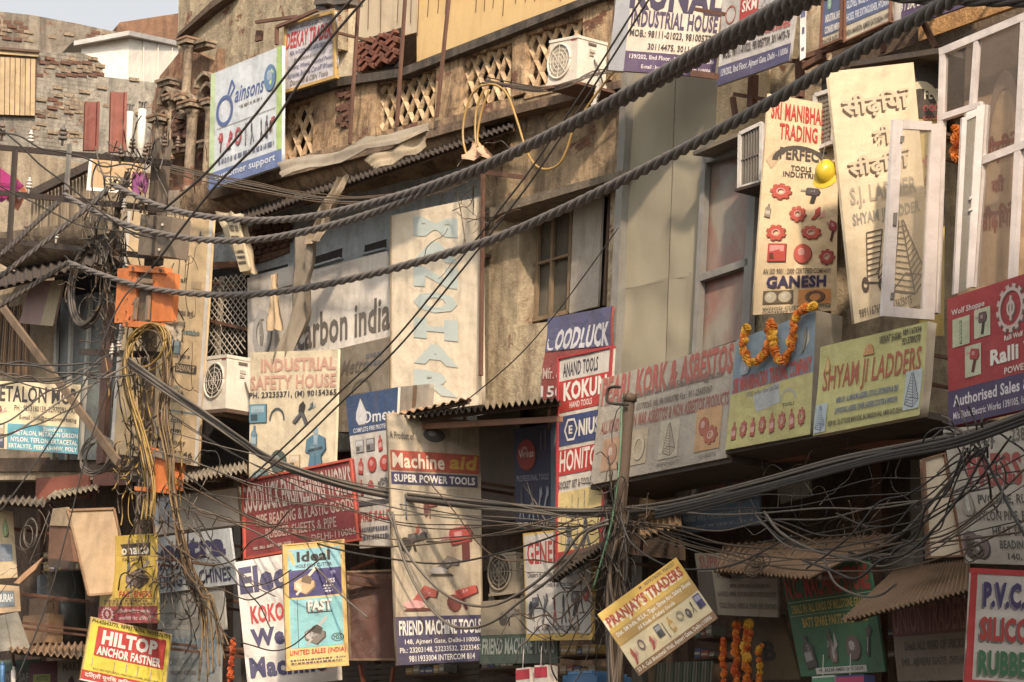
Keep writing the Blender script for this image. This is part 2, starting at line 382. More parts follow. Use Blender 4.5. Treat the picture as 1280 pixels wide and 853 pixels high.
            for r_ in range(n_):
                u = u0 + rs.uniform(0, .04); ue = u1 - rs.uniform(0, .12)
                while u < ue:
                    wd = rs.uniform(.02, .07); poly(pics, [(u, v0 + hh * (r_ + .2)), (u, v0 + hh * (r_ + .75)), (min(ue, u + wd), v0 + hh * (r_ + .75)), (min(ue, u + wd), v0 + hh * (r_ + .2))], l + .001, ink(c, .5)); u += wd + .015
    if bands.v: bands.build('printed_panel', root)
    if pics.v: tag(pics.build('small_print', root), kind='stuff')
    if frame:
        fc, fw = frame[:2]; fm = paint(fc, grime); h = frame[2] if len(frame) > 2 else .03
        for a, b in ((TL, TR), (TR, BR), (BR, BL), (BL, TL)):
            d = (b - a).normalized(); c_ = n.cross(d)
            if c_.dot(sum(q, Vector()) / 4 - a) < 0: c_ = -c_
            t = MB(); ins = fw if abs(d.z) > .6 else 0
            t.box(a + d * (-.004 if not ins else fw) - n * th * 1.02, (b - a) - d * ((-.008) if not ins else 2 * fw), c_ * fw, n * (th * 1.02 + h), fm); t.build('frame', root)
    # fixings: two steel arms reach from the back of the board to the wall behind
    if backbars and off > .25 and parent is None:
        for u in (.18, .82):
            p = uv(u, .25, -th); t = MB(); dist = max(.1, (p - P0).dot(NV))
            t.bar(p + n * .002, p - NV * dist, .04, .04, RUST); t.build('bracket', root)
    SIGNS[len(SIGNS)] = root
    root['_uv'] = 0; del root['_uv']
    return root, uv, n
def slab(name, pts, off, th, mat, parent=None, yaw=0, smooth=False):
    cx = sum(c[0] for c in pts) / len(pts); cy = sum(c[1] for c in pts) / len(pts); an = W(cx, cy, off); n = pnorm(yaw)
    return MB().prism([hit(x, y, an, n) for x, y in pts], n, th, mat).build(name, parent)
def holed(name, outer, hole, off, th, mat, parent=None):
    o = [W(x, y, off) for x, y in outer]; h = [W(x, y, off) for x, y in hole]
    vs = o + h + [p - NV * th for p in o + h]
    fs = []
    for i in range(4):
        j = (i + 1) % 4
        fs += [(i, 4 + i, 4 + j, j), (8 + i, 8 + j, 12 + j, 12 + i), (i, j, 8 + j, 8 + i), (4 + i, 12 + i, 12 + j, 4 + j)]
    mb = MB(); mb.add(vs, fs, mat); return mb.build(name, parent)
def spline(pts, n=8):
    out = []; P = [pts[0] + (pts[0] - pts[1])] + list(pts) + [pts[-1] + (pts[-1] - pts[-2])]
    for i in range(1, len(P) - 2):
        for k in range(n):
            t = k / n; a, b, c, d = P[i - 1], P[i], P[i + 1], P[i + 2]
            out.append(.5 * ((2 * b) + (c - a) * t + (2 * a - 5 * b + 4 * c - d) * t * t + (3 * b - a - 3 * c + d) * t ** 3))
    out.append(pts[-1]); return out
def wire(pts, r, mat, label, name='cable', cat='cable', group=None, n=5, seg=8, parent=None):
    o = MB().tube(spline(pts, seg), r, mat, n).build(name, parent, smooth=True)
    if parent is None: tag(o, label, cat, group)
    return o
def sag(a, b, drop, k=6):
    return [a.lerp(b, t / k) - UP * drop * 4 * (t / k) * (1 - t / k) for t in range(k + 1)]
def ripple(name, A, B, C, Dp, waves, amp, mat, parent=None, th=.012, ragged=0.0):
    """corrugated sheet: A-B front edge, D-C back edge, ridges run front to back"""
    n = (B - A).cross(Dp - A).normalized()
    if n.z < 0: n = -n
    N = waves * 8; top = []; 
    for j in range(2):
        for i in range(N + 1):
            u = i / N; a = A.lerp(B, u); d = Dp.lerp(C, u); p = a if j == 0 else d
            if j == 0 and ragged: p = a + (d - a).normalized() * ragged * mnoise.noise(Vector((u * 9, A.x * 3, 0)))
            top.append(p + n * amp * math.sin(2 * math.pi * i / 8 + .3))
    vs = top + [p - n * th for p in top]; K = len(top); fs = []
    for i in range(N):
        a, b, c, d = i, i + 1, N + 1 + i + 1, N + 1 + i
        fs += [(a, b, c, d), (K + a, K + d, K + c, K + b), (a, K + a, K + b, b), (d, c, K + c, K + d)]
    fs += [(0, N + 1, K + N + 1, K), (N, K + N, K + 2 * N + 1, 2 * N + 1)]
    mb = MB(); mb.add(vs, fs, mat); return mb.build(name, parent)
# ================================================================== SETTING
def pmat(col): return plaster(col)
gm = MB(); g0 = Vector((-300, -200, 0)); gm.box(g0 - UP * .3, Vector((600, 0, 0)), Vector((0, 700, 0)), UP * .3, plaster((96, 88, 78), (60, 52, 44), .5))
tag(gm.build('ground'), kind='structure')
rm = MB(); c0 = P0 + NV * 4 - DV * 60; c0.z = .004; rm.add([c0, c0 + NV * 16, c0 + NV * 16 + DV * 160, c0 + DV * 160], [(0, 1, 2, 3)], plaster((66, 62, 58), (40, 38, 36), .4))
tag(rm.build('road'), kind='structure')
pm = MB(); c0 = P0 + NV * 1.5 - DV * 60; c0.z = 0; pm.box(c0, NV * 2.4, DV * 160, UP * .14, plaster((120, 112, 100), (70, 62, 54), .5))
tag(pm.build('pavement'), kind='structure')
# unseen building added beyond the right edge, stepped to shade the lower fronts
e0 = W(1280, 420, 0)
nb = thing('building', Vector((e0.x, e0.y, 0)) - DV * 17, 'tall unseen plaster building added beyond the right edge to shade the lower fronts', 'building')
s0 = Vector((e0.x, e0.y, 0)) - DV * 17 - NV * 1.0
for x0, x1, h in ((0, 14.3, 23.6), (14.302, 15.2, 24.6), (15.202, 16.2, 25.6), (16.202, 17.2, 26.8), (17.202, 18.0, 28.4)):
    t = MB(); t.box(s0 + NV * x0, NV * (x1 - x0), -DV * 12, UP * h, plaster((168, 148, 116))); t.build('wall', nb)
for i in range(5):
    for j in range(3):
        t = MB(); t.box(s0 + NV * 18.004 - DV * (1.2 + 2.6 * j) + UP * (4.5 + i * 4), -DV * 1.3, NV * .03, UP * 1.9, glassmat((60, 60, 60), .9)); t.build('window', nb)
# ================================================================== FAR LEFT BUILDING (square to the view)
fb = hit(60, 100, CAM + ray(60, 100) * 66, pnorm(72)); FN = pnorm(72)
def FW(x, y, l=0.0): return hit(x, y, fb + FN * l, FN)
far = thing('ruined_building', Vector((fb.x, fb.y, 0)), 'ruined brick and grey plaster house with a bare broken top at the far left', 'building')
fm = plaster((138, 124, 104), (70, 62, 54), .9, .15, .6)
t = MB(); t.prism([FW(x, y, -4) for x, y in ((-60, 8), (40, 19), (98, 30), (145, 40), (222, 52), (240, 60), (240, 560), (-60, 560))][::-1], FN, .5, fm); t.build('wall', far)
t = MB(); t.prism([FW(x, y, -4.8) for x, y in ((146, 33), (150, 28), (222, 17), (300, 10), (300, 80), (146, 60))][::-1], FN, .4, plaster((138, 98, 70), (86, 64, 48), .7)); t.build('wall', far)
t = MB(); t.prism([FW(x, y, .22) for x, y in ((-60, 58), (45, 66), (100, 66), (118, 72), (127, 80), (130, 96), (200, 104), (240, 110), (240, 560), (-60, 560))][::-1], FN, .22, coursed((146, 136, 118), (78, 72, 64))); t.build('wall', far)
# bricks along the broken courses
bk = MB(); bk.box(Vector((-.11, -.05, -.035)), Vector((.22, 0, 0)), Vector((0, .1, 0)), Vector((0, 0, .07)), plaster((116, 76, 56), (84, 64, 50), .8, 0, 3))
bko = bk.build('brick', far, loc=Vector((0, 0, 0))); bk2 = MB(); bk2.box(Vector((-.11, -.05, -.035)), Vector((.22, 0, 0)), Vector((0, .1, 0)), Vector((0, 0, .07)), plaster((150, 128, 100), (96, 76, 58), .8, 0, 3))
bme = [bko.data]; b2 = bk2.build('brick', far, loc=Vector((0, 0, 0))); bme.append(b2.data)
bfirst = [bko, b2]
hx = UP.cross(FN).normalized(); fyaw = math.atan2(hx.y, hx.x)
def lay_brick(p, me, root, yaw, sx=1.0, tilt=0.0):
    if bfirst: o = bfirst.pop()
    else: o = bko.copy(); COL.objects.link(o)
    o.data = me; o.parent = root; o.location = p - wloc(root); o.rotation_euler = (0, tilt, yaw); o.scale = (sx, 1, 1); return o
for (x0, y0, x1, y1, l, dens, red) in ((-5, 27, 38, 52, -4.0, .85, .5), (38, 34, 150, 56, -4, .32, .3), (48, 74, 122, 98, .22, .85, .5), (45, 120, 108, 176, .22, .5, .12), (45, 100, 200, 118, .22, .12, .1), (118, 78, 130, 96, .22, .9, .5), (128, 128, 200, 150, .22, .25, .1)):
    y = y0; row = 0
    while y < y1:
        x = x0 + (row % 2) * 6.5
        while x < x1:
            if rnd(0, 1) < dens * (.6 + .8 * (mnoise.noise(Vector((x * .04, y * .06, 3))) + .3)):
                p = FW(x + rnd(-.6, .6), y + (x - x0) * .09 if y1 < 60 else y, l + rnd(-.045, .0)); lay_brick(p, bme[0 if rnd(0, 1) < red else 1], far, fyaw, rnd(.85, 1), rnd(-.03, .03))
            x += 13.6
        y += 5.1; row += 1
# pale slatted shutter
sh = tag(MB().prism([FW(x, y, .3) for x, y in ((-8, 62), (47, 66), (44, 146), (-8, 142))][::-1], FN, .06, DWOOD).build('shutter', far))
for i in range(8):
    x = -6 + i * 6.4; MB().prism([FW(x, 71 + i * .4, .34), FW(x + 5.4, 71.4 + i * .4, .34), FW(x + 4.6, 143.4 + i * .2, .34), FW(x - .8, 143 + i * .2, .34)][::-1], FN, .03, paint((184, 154, 108), .8, .8)).build('slat', sh)
MB().prism([FW(x, y, .36) for x, y in ((-8, 61), (48, 65), (48, 71), (-8, 67))][::-1], FN, .05, paint((196, 164, 112), .6, .8)).build('frame', sh)
MB().prism([FW(x, y, .42) for x, y in ((-10, 58), (50, 63), (50, 66), (-10, 61))][::-1], FN, .2, DWOOD).build('lintel', far)
# white shed on the roof
sd = FW(158, 75, -1.2); shed = thing('roof_shed', sd, 'white sheet metal shed with a shallow roof behind the ruined wall', 'shed')
ps = lambda x, y, l: FW(x, y, l)
wm = paint((236, 228, 212), .12, .45)
A, B, C_ = ps(98, 105, -1.0), ps(160, 105, -.3), ps(232, 108, -1.6)
At, Bt, Ct = ps(102, 58, -1.0), ps(161, 48, -.3), ps(232, 62, -1.6)
for q in ((A, B, Bt, At), (B, C_, Ct, Bt)):
    nn = (q[1] - q[0]).cross(q[3] - q[0]).normalized(); MB().prism(list(q), nn, .05, wm).build('wall', shed)
rf = MB(); f0, f1, f2 = ps(92, 57, -.9), ps(161, 44, .0), ps(236, 60, -1.6); bk_ = FN * -3
rf.add([f0, f1, f2, f2 + bk_ + UP * .2, f1 + bk_ + UP * .2, f0 + bk_ + UP * .2, f0 + UP * .1, f1 + UP * .1, f2 + UP * .1], [(0, 1, 7, 6), (1, 2, 8, 7), (6, 7, 4, 5), (7, 8, 3, 4), (0, 5, 4, 1), (1, 4, 3, 2)], paint((200, 196, 190), .2, .4, .2)); rf.build('roof', shed)
for i in range(1, 4):
    p = B.lerp(C_, i / 4) + FN * .03; MB().bar(p, Bt.lerp(Ct, i / 4) + FN * .03, .03, .02, paint((214, 206, 192), .1)).build('seam', shed)
# red steel channels and white pipes
for (x0, x1, y0, y1, kind) in ((107, 125, 127, 188, 0), (139, 159, 115, 190, 1)):
    n = FN; mt = paint((122, 44, 28) if kind == 0 else (138, 60, 42), .7, .7, 0, (70, 44, 34)); l0 = 3.0 
    th_ = thing('steel_column', FW((x0 + x1) / 2, y1, l0), ('shorter rusty' if kind == 0 else 'taller brighter') + ' red steel column standing before the ruined wall', 'column', 'red steel columns')
    MB().prism([FW(x0, y0, l0), FW(x1, y0 + 1, l0), FW(x1 - 2, y1, l0), FW(x0 - 2, y1, l0)][::-1], n, .12, mt).build('web', th_)
    for xx in (x0, x1 - 3): MB().prism([FW(xx, y0 - .3, l0 + .1), FW(xx + 3, y0, l0 + .1), FW(xx + 1, y1, l0 + .1), FW(xx - 2, y1, l0 + .1)][::-1], n, .1, mt).build('flange', th_)
for (x, y0, y1, lab) in ((162.5, 140, 192, 'left, shorter'), (178, 137, 190, 'right, slightly thicker')):
    r_ = .068 if x < 170 else .082
    th_ = thing('vent_pipe', FW(x - 1, y1, 2.6), lab + ' white vent pipe with a slotted grey cowl', 'pipe', 'white vent pipes')
    MB().tube([FW(x, y0, 2.6), FW(x - 3.4, y1 + 14, 2.6)], r_, paint((240, 232, 214), .15), 14).build('tube', th_, True)
    c_ = MB()
    for k in range(8):
        a = k * math.pi / 4; o_ = hx * math.cos(a) * r_ * .85 + FN * math.sin(a) * r_ * .85
        c_.bar(FW(x + .1, y0, 2.6) + o_, FW(x + .6, y0 - 8, 2.6) + o_, .02, .02, GSTEEL)
    c_.tube([FW(x + .6, y0 - 8, 2.6), FW(x + .7, y0 - 9.5, 2.6)], r_ * 1.1, GSTEEL, 12); c_.build('cowl', th_)
# ================================================================== ORNATE OLD BUILDING
bl0 = W(480, 300, 0); old = thing('old_building', Vector((bl0.x, bl0.y, 0)), 'weathered ornate house with lattice balustrade, arcaded corner and stained plaster', 'building')
PL1 = plaster((174, 142, 104), (84, 64, 48), .95, .3)
PL2 = plaster((186, 160, 120), (92, 78, 62), .6)
yel = paint((226, 186, 118), .35, .8, 0, (150, 112, 70), .03); tinw = paint((206, 186, 152), .45, .7, 0, (120, 98, 76), .03)
slab('wall', [(190, 330), (194, 130), (228, 100), (228, -40), (790, -160), (790, 330)], -1.6, .3, plaster((150, 120, 88), (70, 54, 42), .6), old)
# grey rough upper storey at the left
slab('wall', [(226, 110), (222, 50), (224, -30), (420, -90), (420, 60), (265, 105)][::-1], -.5, .3, plaster((164, 146, 116), (92, 78, 60), .75, .3, 1.2, (196, 178, 142)), old)
slab('coping', [(220, 48), (222, 42), (268, -2), (288, -16), (290, -8), (262, 12)][::-1], -.3, .3, plaster((92, 74, 58), (60, 46, 36), .6), old)
# set-back painted walls over the balcony
slab('wall', [(398, 110), (398, -60), (447, -78), (447, 95)][::-1], -.75, .1, plaster((212, 190, 150), (140, 116, 88), .4), old)
slab('wall', [(447, 60), (447, -78), (523, -98), (523, 40)][::-1], -.72, .1, tinw, old)
slab('wall', [(521, 100), (521, -98), (800, -170), (800, 60)][::-1], -.7, .1, yel, old)
for i in range(26):
    x = 452 + i * 12.0 + rnd(-3, 3)
    if rnd(0, 1) < .75:
        y1 = 62 - (x - 450) * .2 + rnd(-20, 5); MB().tube([W(x, -20, -.69), W(x - 2 + rnd(-1, 1), y1 * rnd(.3, 1), -.69)], .008, DWOOD, 4).build('seam', old)
# red brick jali: open pattern of tilted bricks
slab('shade_backing', [(445, 90), (447, 52), (503, 34), (501, 84)][::-1], -.71 + .03, .02, DARKI, old)  # dark sheet paints the shade in the gaps between the bricks
jb = MB(); jb.box(Vector((-.08, -.05, -.035)), Vector((.16, 0, 0)), Vector((0, .1, 0)), Vector((0, 0, .075)), plaster((134, 76, 54), (92, 60, 46), .7, 0, 3)); jm = jb.build('brick', old, loc=Vector((0, 0, 0)))
fy = math.atan2(DV.y, DV.x); first = True
for r_ in range(5):
    for c_ in range(7):
        x = 449.5 + c_ * 8.6 + (r_ % 2) * 4.0; y = 57 + r_ * 7.6 - (x - 447) * .3
        if x > 501 or y < 36: continue
        o = jm if first else jm.copy()
        if not first: COL.objects.link(o)
        first = False; o.parent = old; o.location = W(x, y, -.62) - wloc(old); o.rotation_euler = (0, .62 * (1 if (r_ + c_) % 2 else -1) * rnd(.7, 1), fy + rnd(-.15, .15))
# balcony slab, parapet and its pieces
PA = .55
def beam(name, pts, off, th, mat, parent=old): return slab(name, pts[::-1], off, th, mat, parent)
beam('coping', [(300, 133), (322, 126), (421, 97), (500, 86), (560, 62), (640, 31), (730, -3), (772, -18), (772, -8), (730, 6), (640, 42), (560, 73), (500, 96), (421, 108), (322, 137), (300, 143)], PA + .12, .45, plaster((84, 74, 62), (40, 34, 30), .9), old)
PM = plaster((186, 146, 102), (66, 50, 38), .95, .35, 1.3, (214, 184, 142))
for q in ([(268, 150), (356, 126), (354, 205), (262, 236)], [(393, 112), (472, 96), (470, 178), (390, 200)], [(546, 74), (579, 62), (573, 145), (543, 154)], [(640, 40), (657, 33), (656, 116), (640, 121)], [(729, 6), (770, -10), (762, 100), (728, 105)]): beam('pier', q, PA, .3, PM)
for q in ([(354, 126), (395, 112), (395, 124), (354, 138)], [(470, 96), (548, 74), (548, 86), (470, 108)], [(577, 62), (642, 40), (642, 53), (577, 74)], [(655, 34), (731, 7), (731, 22), (655, 46)]): beam('rail', q, PA - .03, .24, PM)
for q in ([(353, 203), (392, 193), (391, 204), (353, 214)], [(468, 167), (545, 146), (544, 160), (468, 182)], [(571, 139), (642, 121), (642, 134), (571, 152)], [(655, 112), (730, 94), (729, 106), (655, 124)]): beam('rail', q, PA - .03, .24, PM)
LM = plaster((206, 168, 122), (104, 82, 62), .6, 0, 2, (228, 200, 158))
def lattice(q, nx, ny):
    P = [W(x, y, PA - .12) for x, y in q]
    def at(u, v): return P[0].lerp(P[1], u).lerp(P[3].lerp(P[2], u), v)
    k = nx / ny
    for s in (1, -1):
        for i in range(-2 * ny, nx * 2 + 2 * ny):
            # line: U = i*.5*... in cell units, slope one cell across per row
            pts = []
            u0 = i * 1.0 / nx if s == 1 else i * 1.0 / nx; u1 = u0 + s * (ny * 1.0) / nx
            ta, tb = 0.0, 1.0
            du = u1 - u0
            lo, hi = (0 - u0) / du, (1 - u0) / du
            if lo > hi: lo, hi = hi, lo
            ta, tb = max(ta, lo), min(tb, hi)
            if tb - ta < .06: continue
            a = at(u0 + du * ta, ta); b = at(u0 + du * tb, tb); d = (b - a).normalized(); side = NV.cross(d).normalized() * .03
            m = MB(); hh = NV * .05; z = NV * (.0015 * (i % 3) + (.0 if s == 1 else .004))
            vs = [a - side + z, a + side + z, a + hh + z, b - side + z, b + side + z, b + hh + z, a - side - NV * .02, a + side - NV * .02, b - side - NV * .02, b + side - NV * .02]
            m.add(vs, [(0, 2, 5, 3), (2, 1, 4, 5), (6, 0, 3, 8), (1, 7, 9, 4), (7, 6, 8, 9), (0, 6, 7, 1, 2), (3, 5, 4, 9, 8)], LM); m.build('lattice_bar', old)
for q in ([(355, 138), (394, 124), (392, 194), (353, 204)], [(471, 108), (547, 86), (544, 147), (469, 168)], [(578, 74), (641, 53), (641, 122), (572, 140)], [(656, 46), (730, 22), (729, 95), (656, 113)]): slab('shade_backing', q[::-1], PA - .42, .03, plaster((56, 44, 36), (30, 24, 20), .8), old)  # dark sheets behind the lattice, veranda shade put into their colour
lattice([(355, 138), (394, 124), (392, 194), (353, 204)], 3, 2)
lattice([(471, 108), (547, 86), (544, 147), (469, 168)], 6, 2)
lattice([(578, 74), (641, 53), (641, 122), (572, 140)], 5, 2)
lattice([(656, 46), (730, 22), (729, 95), (656, 113)], 5, 2)
slab('floor_slab', [(262, 240), (354, 212), (470, 180), (642, 132), (775, 100), (775, 110), (642, 143), (470, 191), (354, 222), (262, 250)][::-1], PA + .2, 2.2, plaster((120, 96, 72), (60, 46, 36), .8), old)
# curved corbel mouldings below the balcony
for i, (x0, y0, x1, y1) in enumerate(((268, 250, 330, 228), (330, 230, 395, 212), (395, 214, 465, 192), (465, 196, 530, 178), (530, 180, 592, 162), (592, 162, 648, 146))):
    m = MB(); vs = []; fs = []; n_ = 8
    for k in range(n_ + 1):
        a = rad(90 * k / n_); o_ = (PA + .1) * math.cos(a) ** 1.0; dz = .62 * math.sin(a)
        A1, B1 = W(x0, y0, o_ + .05), W(x1, y1, o_ + .05)
        A0, B0 = W(x0, y0, 0), W(x1, y1, 0)
        vs += [A0 + NV * (o_ + .05) - UP * dz, B0 + NV * (o_ + .05) - UP * dz]
    for k in range(n_): fs.append((2 * k, 2 * k + 2, 2 * k + 3, 2 * k + 1))
    m.add(vs, fs, plaster((158, 128, 94), (66, 52, 40), .95)); m.build('corbel', old, True)
slab('wall', [(190, 470), (190, 240), (300, 232), (640, 140), (640, 520), (250, 560)][::-1], .02, .3, plaster((150, 134, 112), (84, 70, 56), .7, .3), old)
# posts of rusty angle iron in front of the parapet
for (x0, y0, x1, y1) in ((449, -10, 437, 180), (507, -10, 496, 158), (562, -10, 546, 146)):
    MB().bar(W(x1, y1, PA + .3), W(x0, y0, PA + .3), .045, .045, RUST).build('iron_post', old)
# arcaded corner: columns, capitals, arches
CM = plaster((150, 128, 102), (64, 52, 42), 1.0, .1, 1.8, (186, 164, 132))
slab('wall', [(188, 300), (190, 130), (200, 95), (232, 56), (268, 78), (272, 60), (272, 260)][::-1], -.35, .3, plaster((150, 112, 80), (66, 50, 40), .95, .5, 1.2), old)
def column(x, yt, yb, r_, off, arch=None):
    r_ *= .78
    a, b = W(x, yt, off), W(x - (yb - yt) * .06, yb, off); m = MB()
    prof = [(0, 1.5), (.02, 1.6), (.05, 1.15), (.09, 1.0), (.5, .95), (.92, 1.0), (.95, 1.3), (1, 1.45)]
    vs = []; fs = []; N = 12
    for t_, k in prof:
        p = a.lerp(b, t_)
        for j in range(N): an = 2 * math.pi * j / N; vs.append(p + DV * math.cos(an) * r_ * k + NV * math.sin(an) * r_ * k)
    for i in range(len(prof) - 1):
        for j in range(N): fs.append((i * N + j, i * N + (j + 1) % N, (i + 1) * N + (j + 1) % N, (i + 1) * N + j))
    fs.append(tuple(range(N))); m.add(vs, fs, CM); m.build('column', old, True)
    m = MB(); p = a + UP * .02
    m.box(p - DV * r_ * 2 - NV * r_ * 2, DV * r_ * 4, NV * r_ * 4, UP * .07, CM); m.box(p - DV * r_ * 2.2 - NV * r_ * 2.2 + UP * .072, DV * r_ * 4.4, NV * r_ * 4.4, UP * .04, paint((140, 100, 72), .7, .9)); m.build('capital', old)
for c in ((200, 155, 195, .11, .1), (216, 128, 200, .09, .0), (241, 138, 240, .12, .12), (236, 58, 118, .1, .0), (262, 134, 245, .08, .1), (228, 128, 150, .07, .1)): column(*c)
def arch(cx, cy, wx, hy, off):
    c = W(cx, cy, off); w_ = (W(cx + wx, cy, off) - c).length; h_ = (W(cx, cy - hy, off) - c).length
    m = MB(); N = 10; vs = []; fs = []
    for i in range(N + 1):
        a = math.pi * i / N; ca, sa = math.cos(a), math.sin(a)
        pk = 1 + .22 * (1 - abs(ca))
        for (k, l) in ((1, 0), (1.35, 0), (1.35, -.25), (1, -.25)): vs.append(c - DV * ca * w_ * k + UP * sa * h_ * k * pk + NV * l)
    for i in range(N):
        for k in range(4): fs.append((i * 4 + k, i * 4 + (k + 1) % 4, i * 4 + 4 + (k + 1) % 4, i * 4 + 4 + k))
    m.add(vs, fs, CM); m.build('arch', old)
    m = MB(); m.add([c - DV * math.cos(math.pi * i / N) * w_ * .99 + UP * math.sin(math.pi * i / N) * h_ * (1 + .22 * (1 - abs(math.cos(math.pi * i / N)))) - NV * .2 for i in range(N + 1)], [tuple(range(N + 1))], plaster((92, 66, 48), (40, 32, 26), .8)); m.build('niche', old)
for a in ((205, 128, 7, 12, .15), (231, 134, 8, 11, .1), (256, 122, 8, 12, .2), (253, 106, 9, 10, .1), (203, 150, 5, 8, .1)): arch(*a)
for (x0, y0, x1, y1, off) in ((188, 152, 212, 147, .1), (234, 137, 262, 130, .15), (230, 62, 252, 56, .05), (188, 196, 268, 178, .1), (190, 108, 206, 103, .05)):
    a, b = W(x0, y0, off), W(x1, y1, off); m = MB(); m.box(a - NV * .3, b - a, NV * .2, UP * .07, CM); m.box(a - NV * .3 + UP * .072 - (b - a) * .05, (b - a) * 1.1, NV * .25, UP * .05, CM); m.build('cornice', old)
for i in range(70):
    x, y = rnd(216, 238), rnd(140, 170)
    o = bko.copy(); COL.objects.link(o); o.parent = old; o.location = W(x, y, .0 + rnd(-.04, .02)) - wloc(old); o.rotation_euler = (rnd(-.1, .1), rnd(-.2, .2), fy); o.scale = (.7, 1, .9)
    if i > 34: o.location = W(rnd(425, 440), rnd(112, 160), PA + rnd(-.04, .01)) - wloc(old)
# ================================================================== BLUE-GREY PAINTED FRONT
bb = W(420, 380, .05); blue = thing('blue_building', Vector((bb.x, bb.y, 0)), 'pale blue painted shop front with small black vent slots under the canopy', 'building')
BP = plaster((184, 194, 196), (136, 128, 112), .5, 0, 1.2, (200, 208, 208))
slab('wall', [(262, 345), (262, 300), (350, 262), (490, 222), (640, 178), (640, 540), (262, 580)][::-1], .16, .14, BP, blue)
for q in ([(391, 322), (428, 310), (427, 323), (390, 334)], [(456, 307), (483, 299), (483, 311), (455, 318)], [(322, 340), (360, 330), (359, 336), (321, 346)]):
    slab('vent', q[::-1], .165, .004, paint((22, 20, 20), .2), blue)
    MB().bar(W(q[3][0], q[3][1], .2), W(q[2][0], q[2][1], .2), .08, .03, BP).build('sill', blue)
slab('wall', [(310, 283), (362, 268), (360, 316), (309, 334)][::-1], .2, .03, plaster((140, 106, 80), (88, 66, 52), .8, .2, 2), blue)
for i in range(26):
    o = bko.copy(); COL.objects.link(o); o.parent = blue; r_ = i // 5; o.location = W(314 + (i % 5) * 10.5 + (r_ % 2) * 4, 289 + r_ * 7.5 - (i % 5) * 2.8, .2 + rnd(0, .02)) - wloc(blue); o.rotation_euler = (0, 0.02, fy); o.scale = (.85, .6, 1)
for q in ([(600, 240), (612, 236), (610, 500), (598, 500)],): slab('strip', q[::-1], .3, .1, paint((128, 150, 164), .5), blue)
# ================================================================== BEIGE PLASTER FRONT WITH WINDOW
bs0 = W(690, 400, .3); beige = thing('beige_building', Vector((bs0.x, bs0.y, 0)), 'stained beige plaster front with a tall barred window under a deep sill', 'building')
BW = plaster((178, 158, 124), (108, 88, 66), .85, .06, .9, (200, 182, 148))
holed('wall', [(606, 520), (606, 240), (778, 200), (776, 520)], [(646, 408), (650, 262), (764, 226), (758, 392)], .3, .45, BW, beige)
slab('wall', [(606, 260), (606, 138), (640, 126), (782, 84), (780, 222), (640, 262)][::-1], .5, .5, plaster((166, 138, 102), (84, 66, 50), .9, .2, 1.1, (188, 164, 126)), beige)
slab('lintel', [(612, 262), (640, 250), (782, 212), (782, 220), (640, 262), (612, 272)][::-1], .75, .45, plaster((120, 106, 86), (70, 58, 46), .7), beige)
slab('shade_backing', [(640, 415), (640, 240), (772, 200), (772, 400)][::-1], -.12, .05, DARKI, beige)  # dark sheet, the unlit room painted behind the opening
wf = slab('window', [(652, 404), (657, 264), (716, 246), (711, 391)][::-1], -.06, .02, glassmat((104, 98, 86), .85, .25), beige)
WFR = paint((126, 102, 72), .7, .8)
for a, b, w_ in (((652, 404), (657, 264), .07), ((670, 400), (675, 259), .05), ((688, 396), (693, 254), .05), ((711, 391), (716, 246), .06), ((652, 404), (711, 390), .06), ((653, 336), (714, 318), .035), ((656, 268), (716, 250), .05)):
    MB().bar(W(a[0], a[1], .0), W(b[0], b[1], .0), w_, .05, WFR, NV).build('frame', wf)
pn = sign('sheet', 'pale stained metal sheet closing the right half of the barred window', 'sheet', [(717, 250), (754, 238), (747, 383), (711, 392)], .12, [], (170, 162, 148), grime=.75, backbars=False)
slab('window', [(755, 382), (758, 300), (771, 296), (769, 378)][::-1], .0, .02, glassmat((110, 112, 106), .8, .3), beige)
MB().bar(W(759, 312, .05), W(772, 308, .05), .04, .04, WFR, NV).build('frame', beige)
MB().bar(W(756, 382, .05), W(764, 230, .05), .05, .05, DWOOD, NV).build('frame', beige)
# ================================================================== SHEET-CLAD GREEN-GREY FRONT
cl0 = W(830, 300, .6); clad = thing('clad_building', Vector((cl0.x, cl0.y, 0)), 'front clad in dented khaki sheets beside a grey corner pipe', 'building')
CLM = paint((146, 138, 114), .3, .6, .0, (128, 112, 88), .03)
xs = [780, 838, 905]; sk = lambda x, y: x + (300 - y) * .035
for i in range(2):
    for (ya, yb) in ((70, 362), (363, 520)):
        x0, x1 = xs[i], xs[i + 1]; q = [(sk(x0, ya) + .3, ya - (x0 - 780) * .27), (sk(x1, ya) - .3, ya - (x1 - 780) * .27), (sk(x1, yb) - .3, yb - (x1 - 780) * .2), (sk(x0, yb) + .3, yb - (x0 - 780) * .2)]
        P = [W(x, y, .6) for x, y in q]; m = MB(); vs = []; fs = []
        for j in range(15):
            for k in range(9):
                p = P[0].lerp(P[1], k / 8).lerp(P[3].lerp(P[2], k / 8), j / 14); e = 0 if j in (0, 14) or k in (0, 8) else 1
                vs.append(p + NV * (.075 * e * mnoise.noise(p * 1.3) + .03 * e * mnoise.noise(p * 3.7)))
        for j in range(14):
            for k in range(8): a = j * 9 + k; fs.append((a, a + 9, a + 10, a + 1))
        m.add(vs, fs, CLM); m.build('cladding_sheet', clad, True)
slab('wall', [(772, 560), (782, 60), (1000, -10), (990, 540)][::-1], .52, .6, BW, clad)
MB().bar(W(768, 480, .66), W(785, 92, .66), .14, .14, paint((122, 122, 116), .45), NV).build('corner_pipe', clad)
slab('wall', [(893, 200), (897, 100), (960, 84), (956, 190)][::-1], .62, .05, plaster((196, 168, 124), (130, 104, 76), .5), clad)
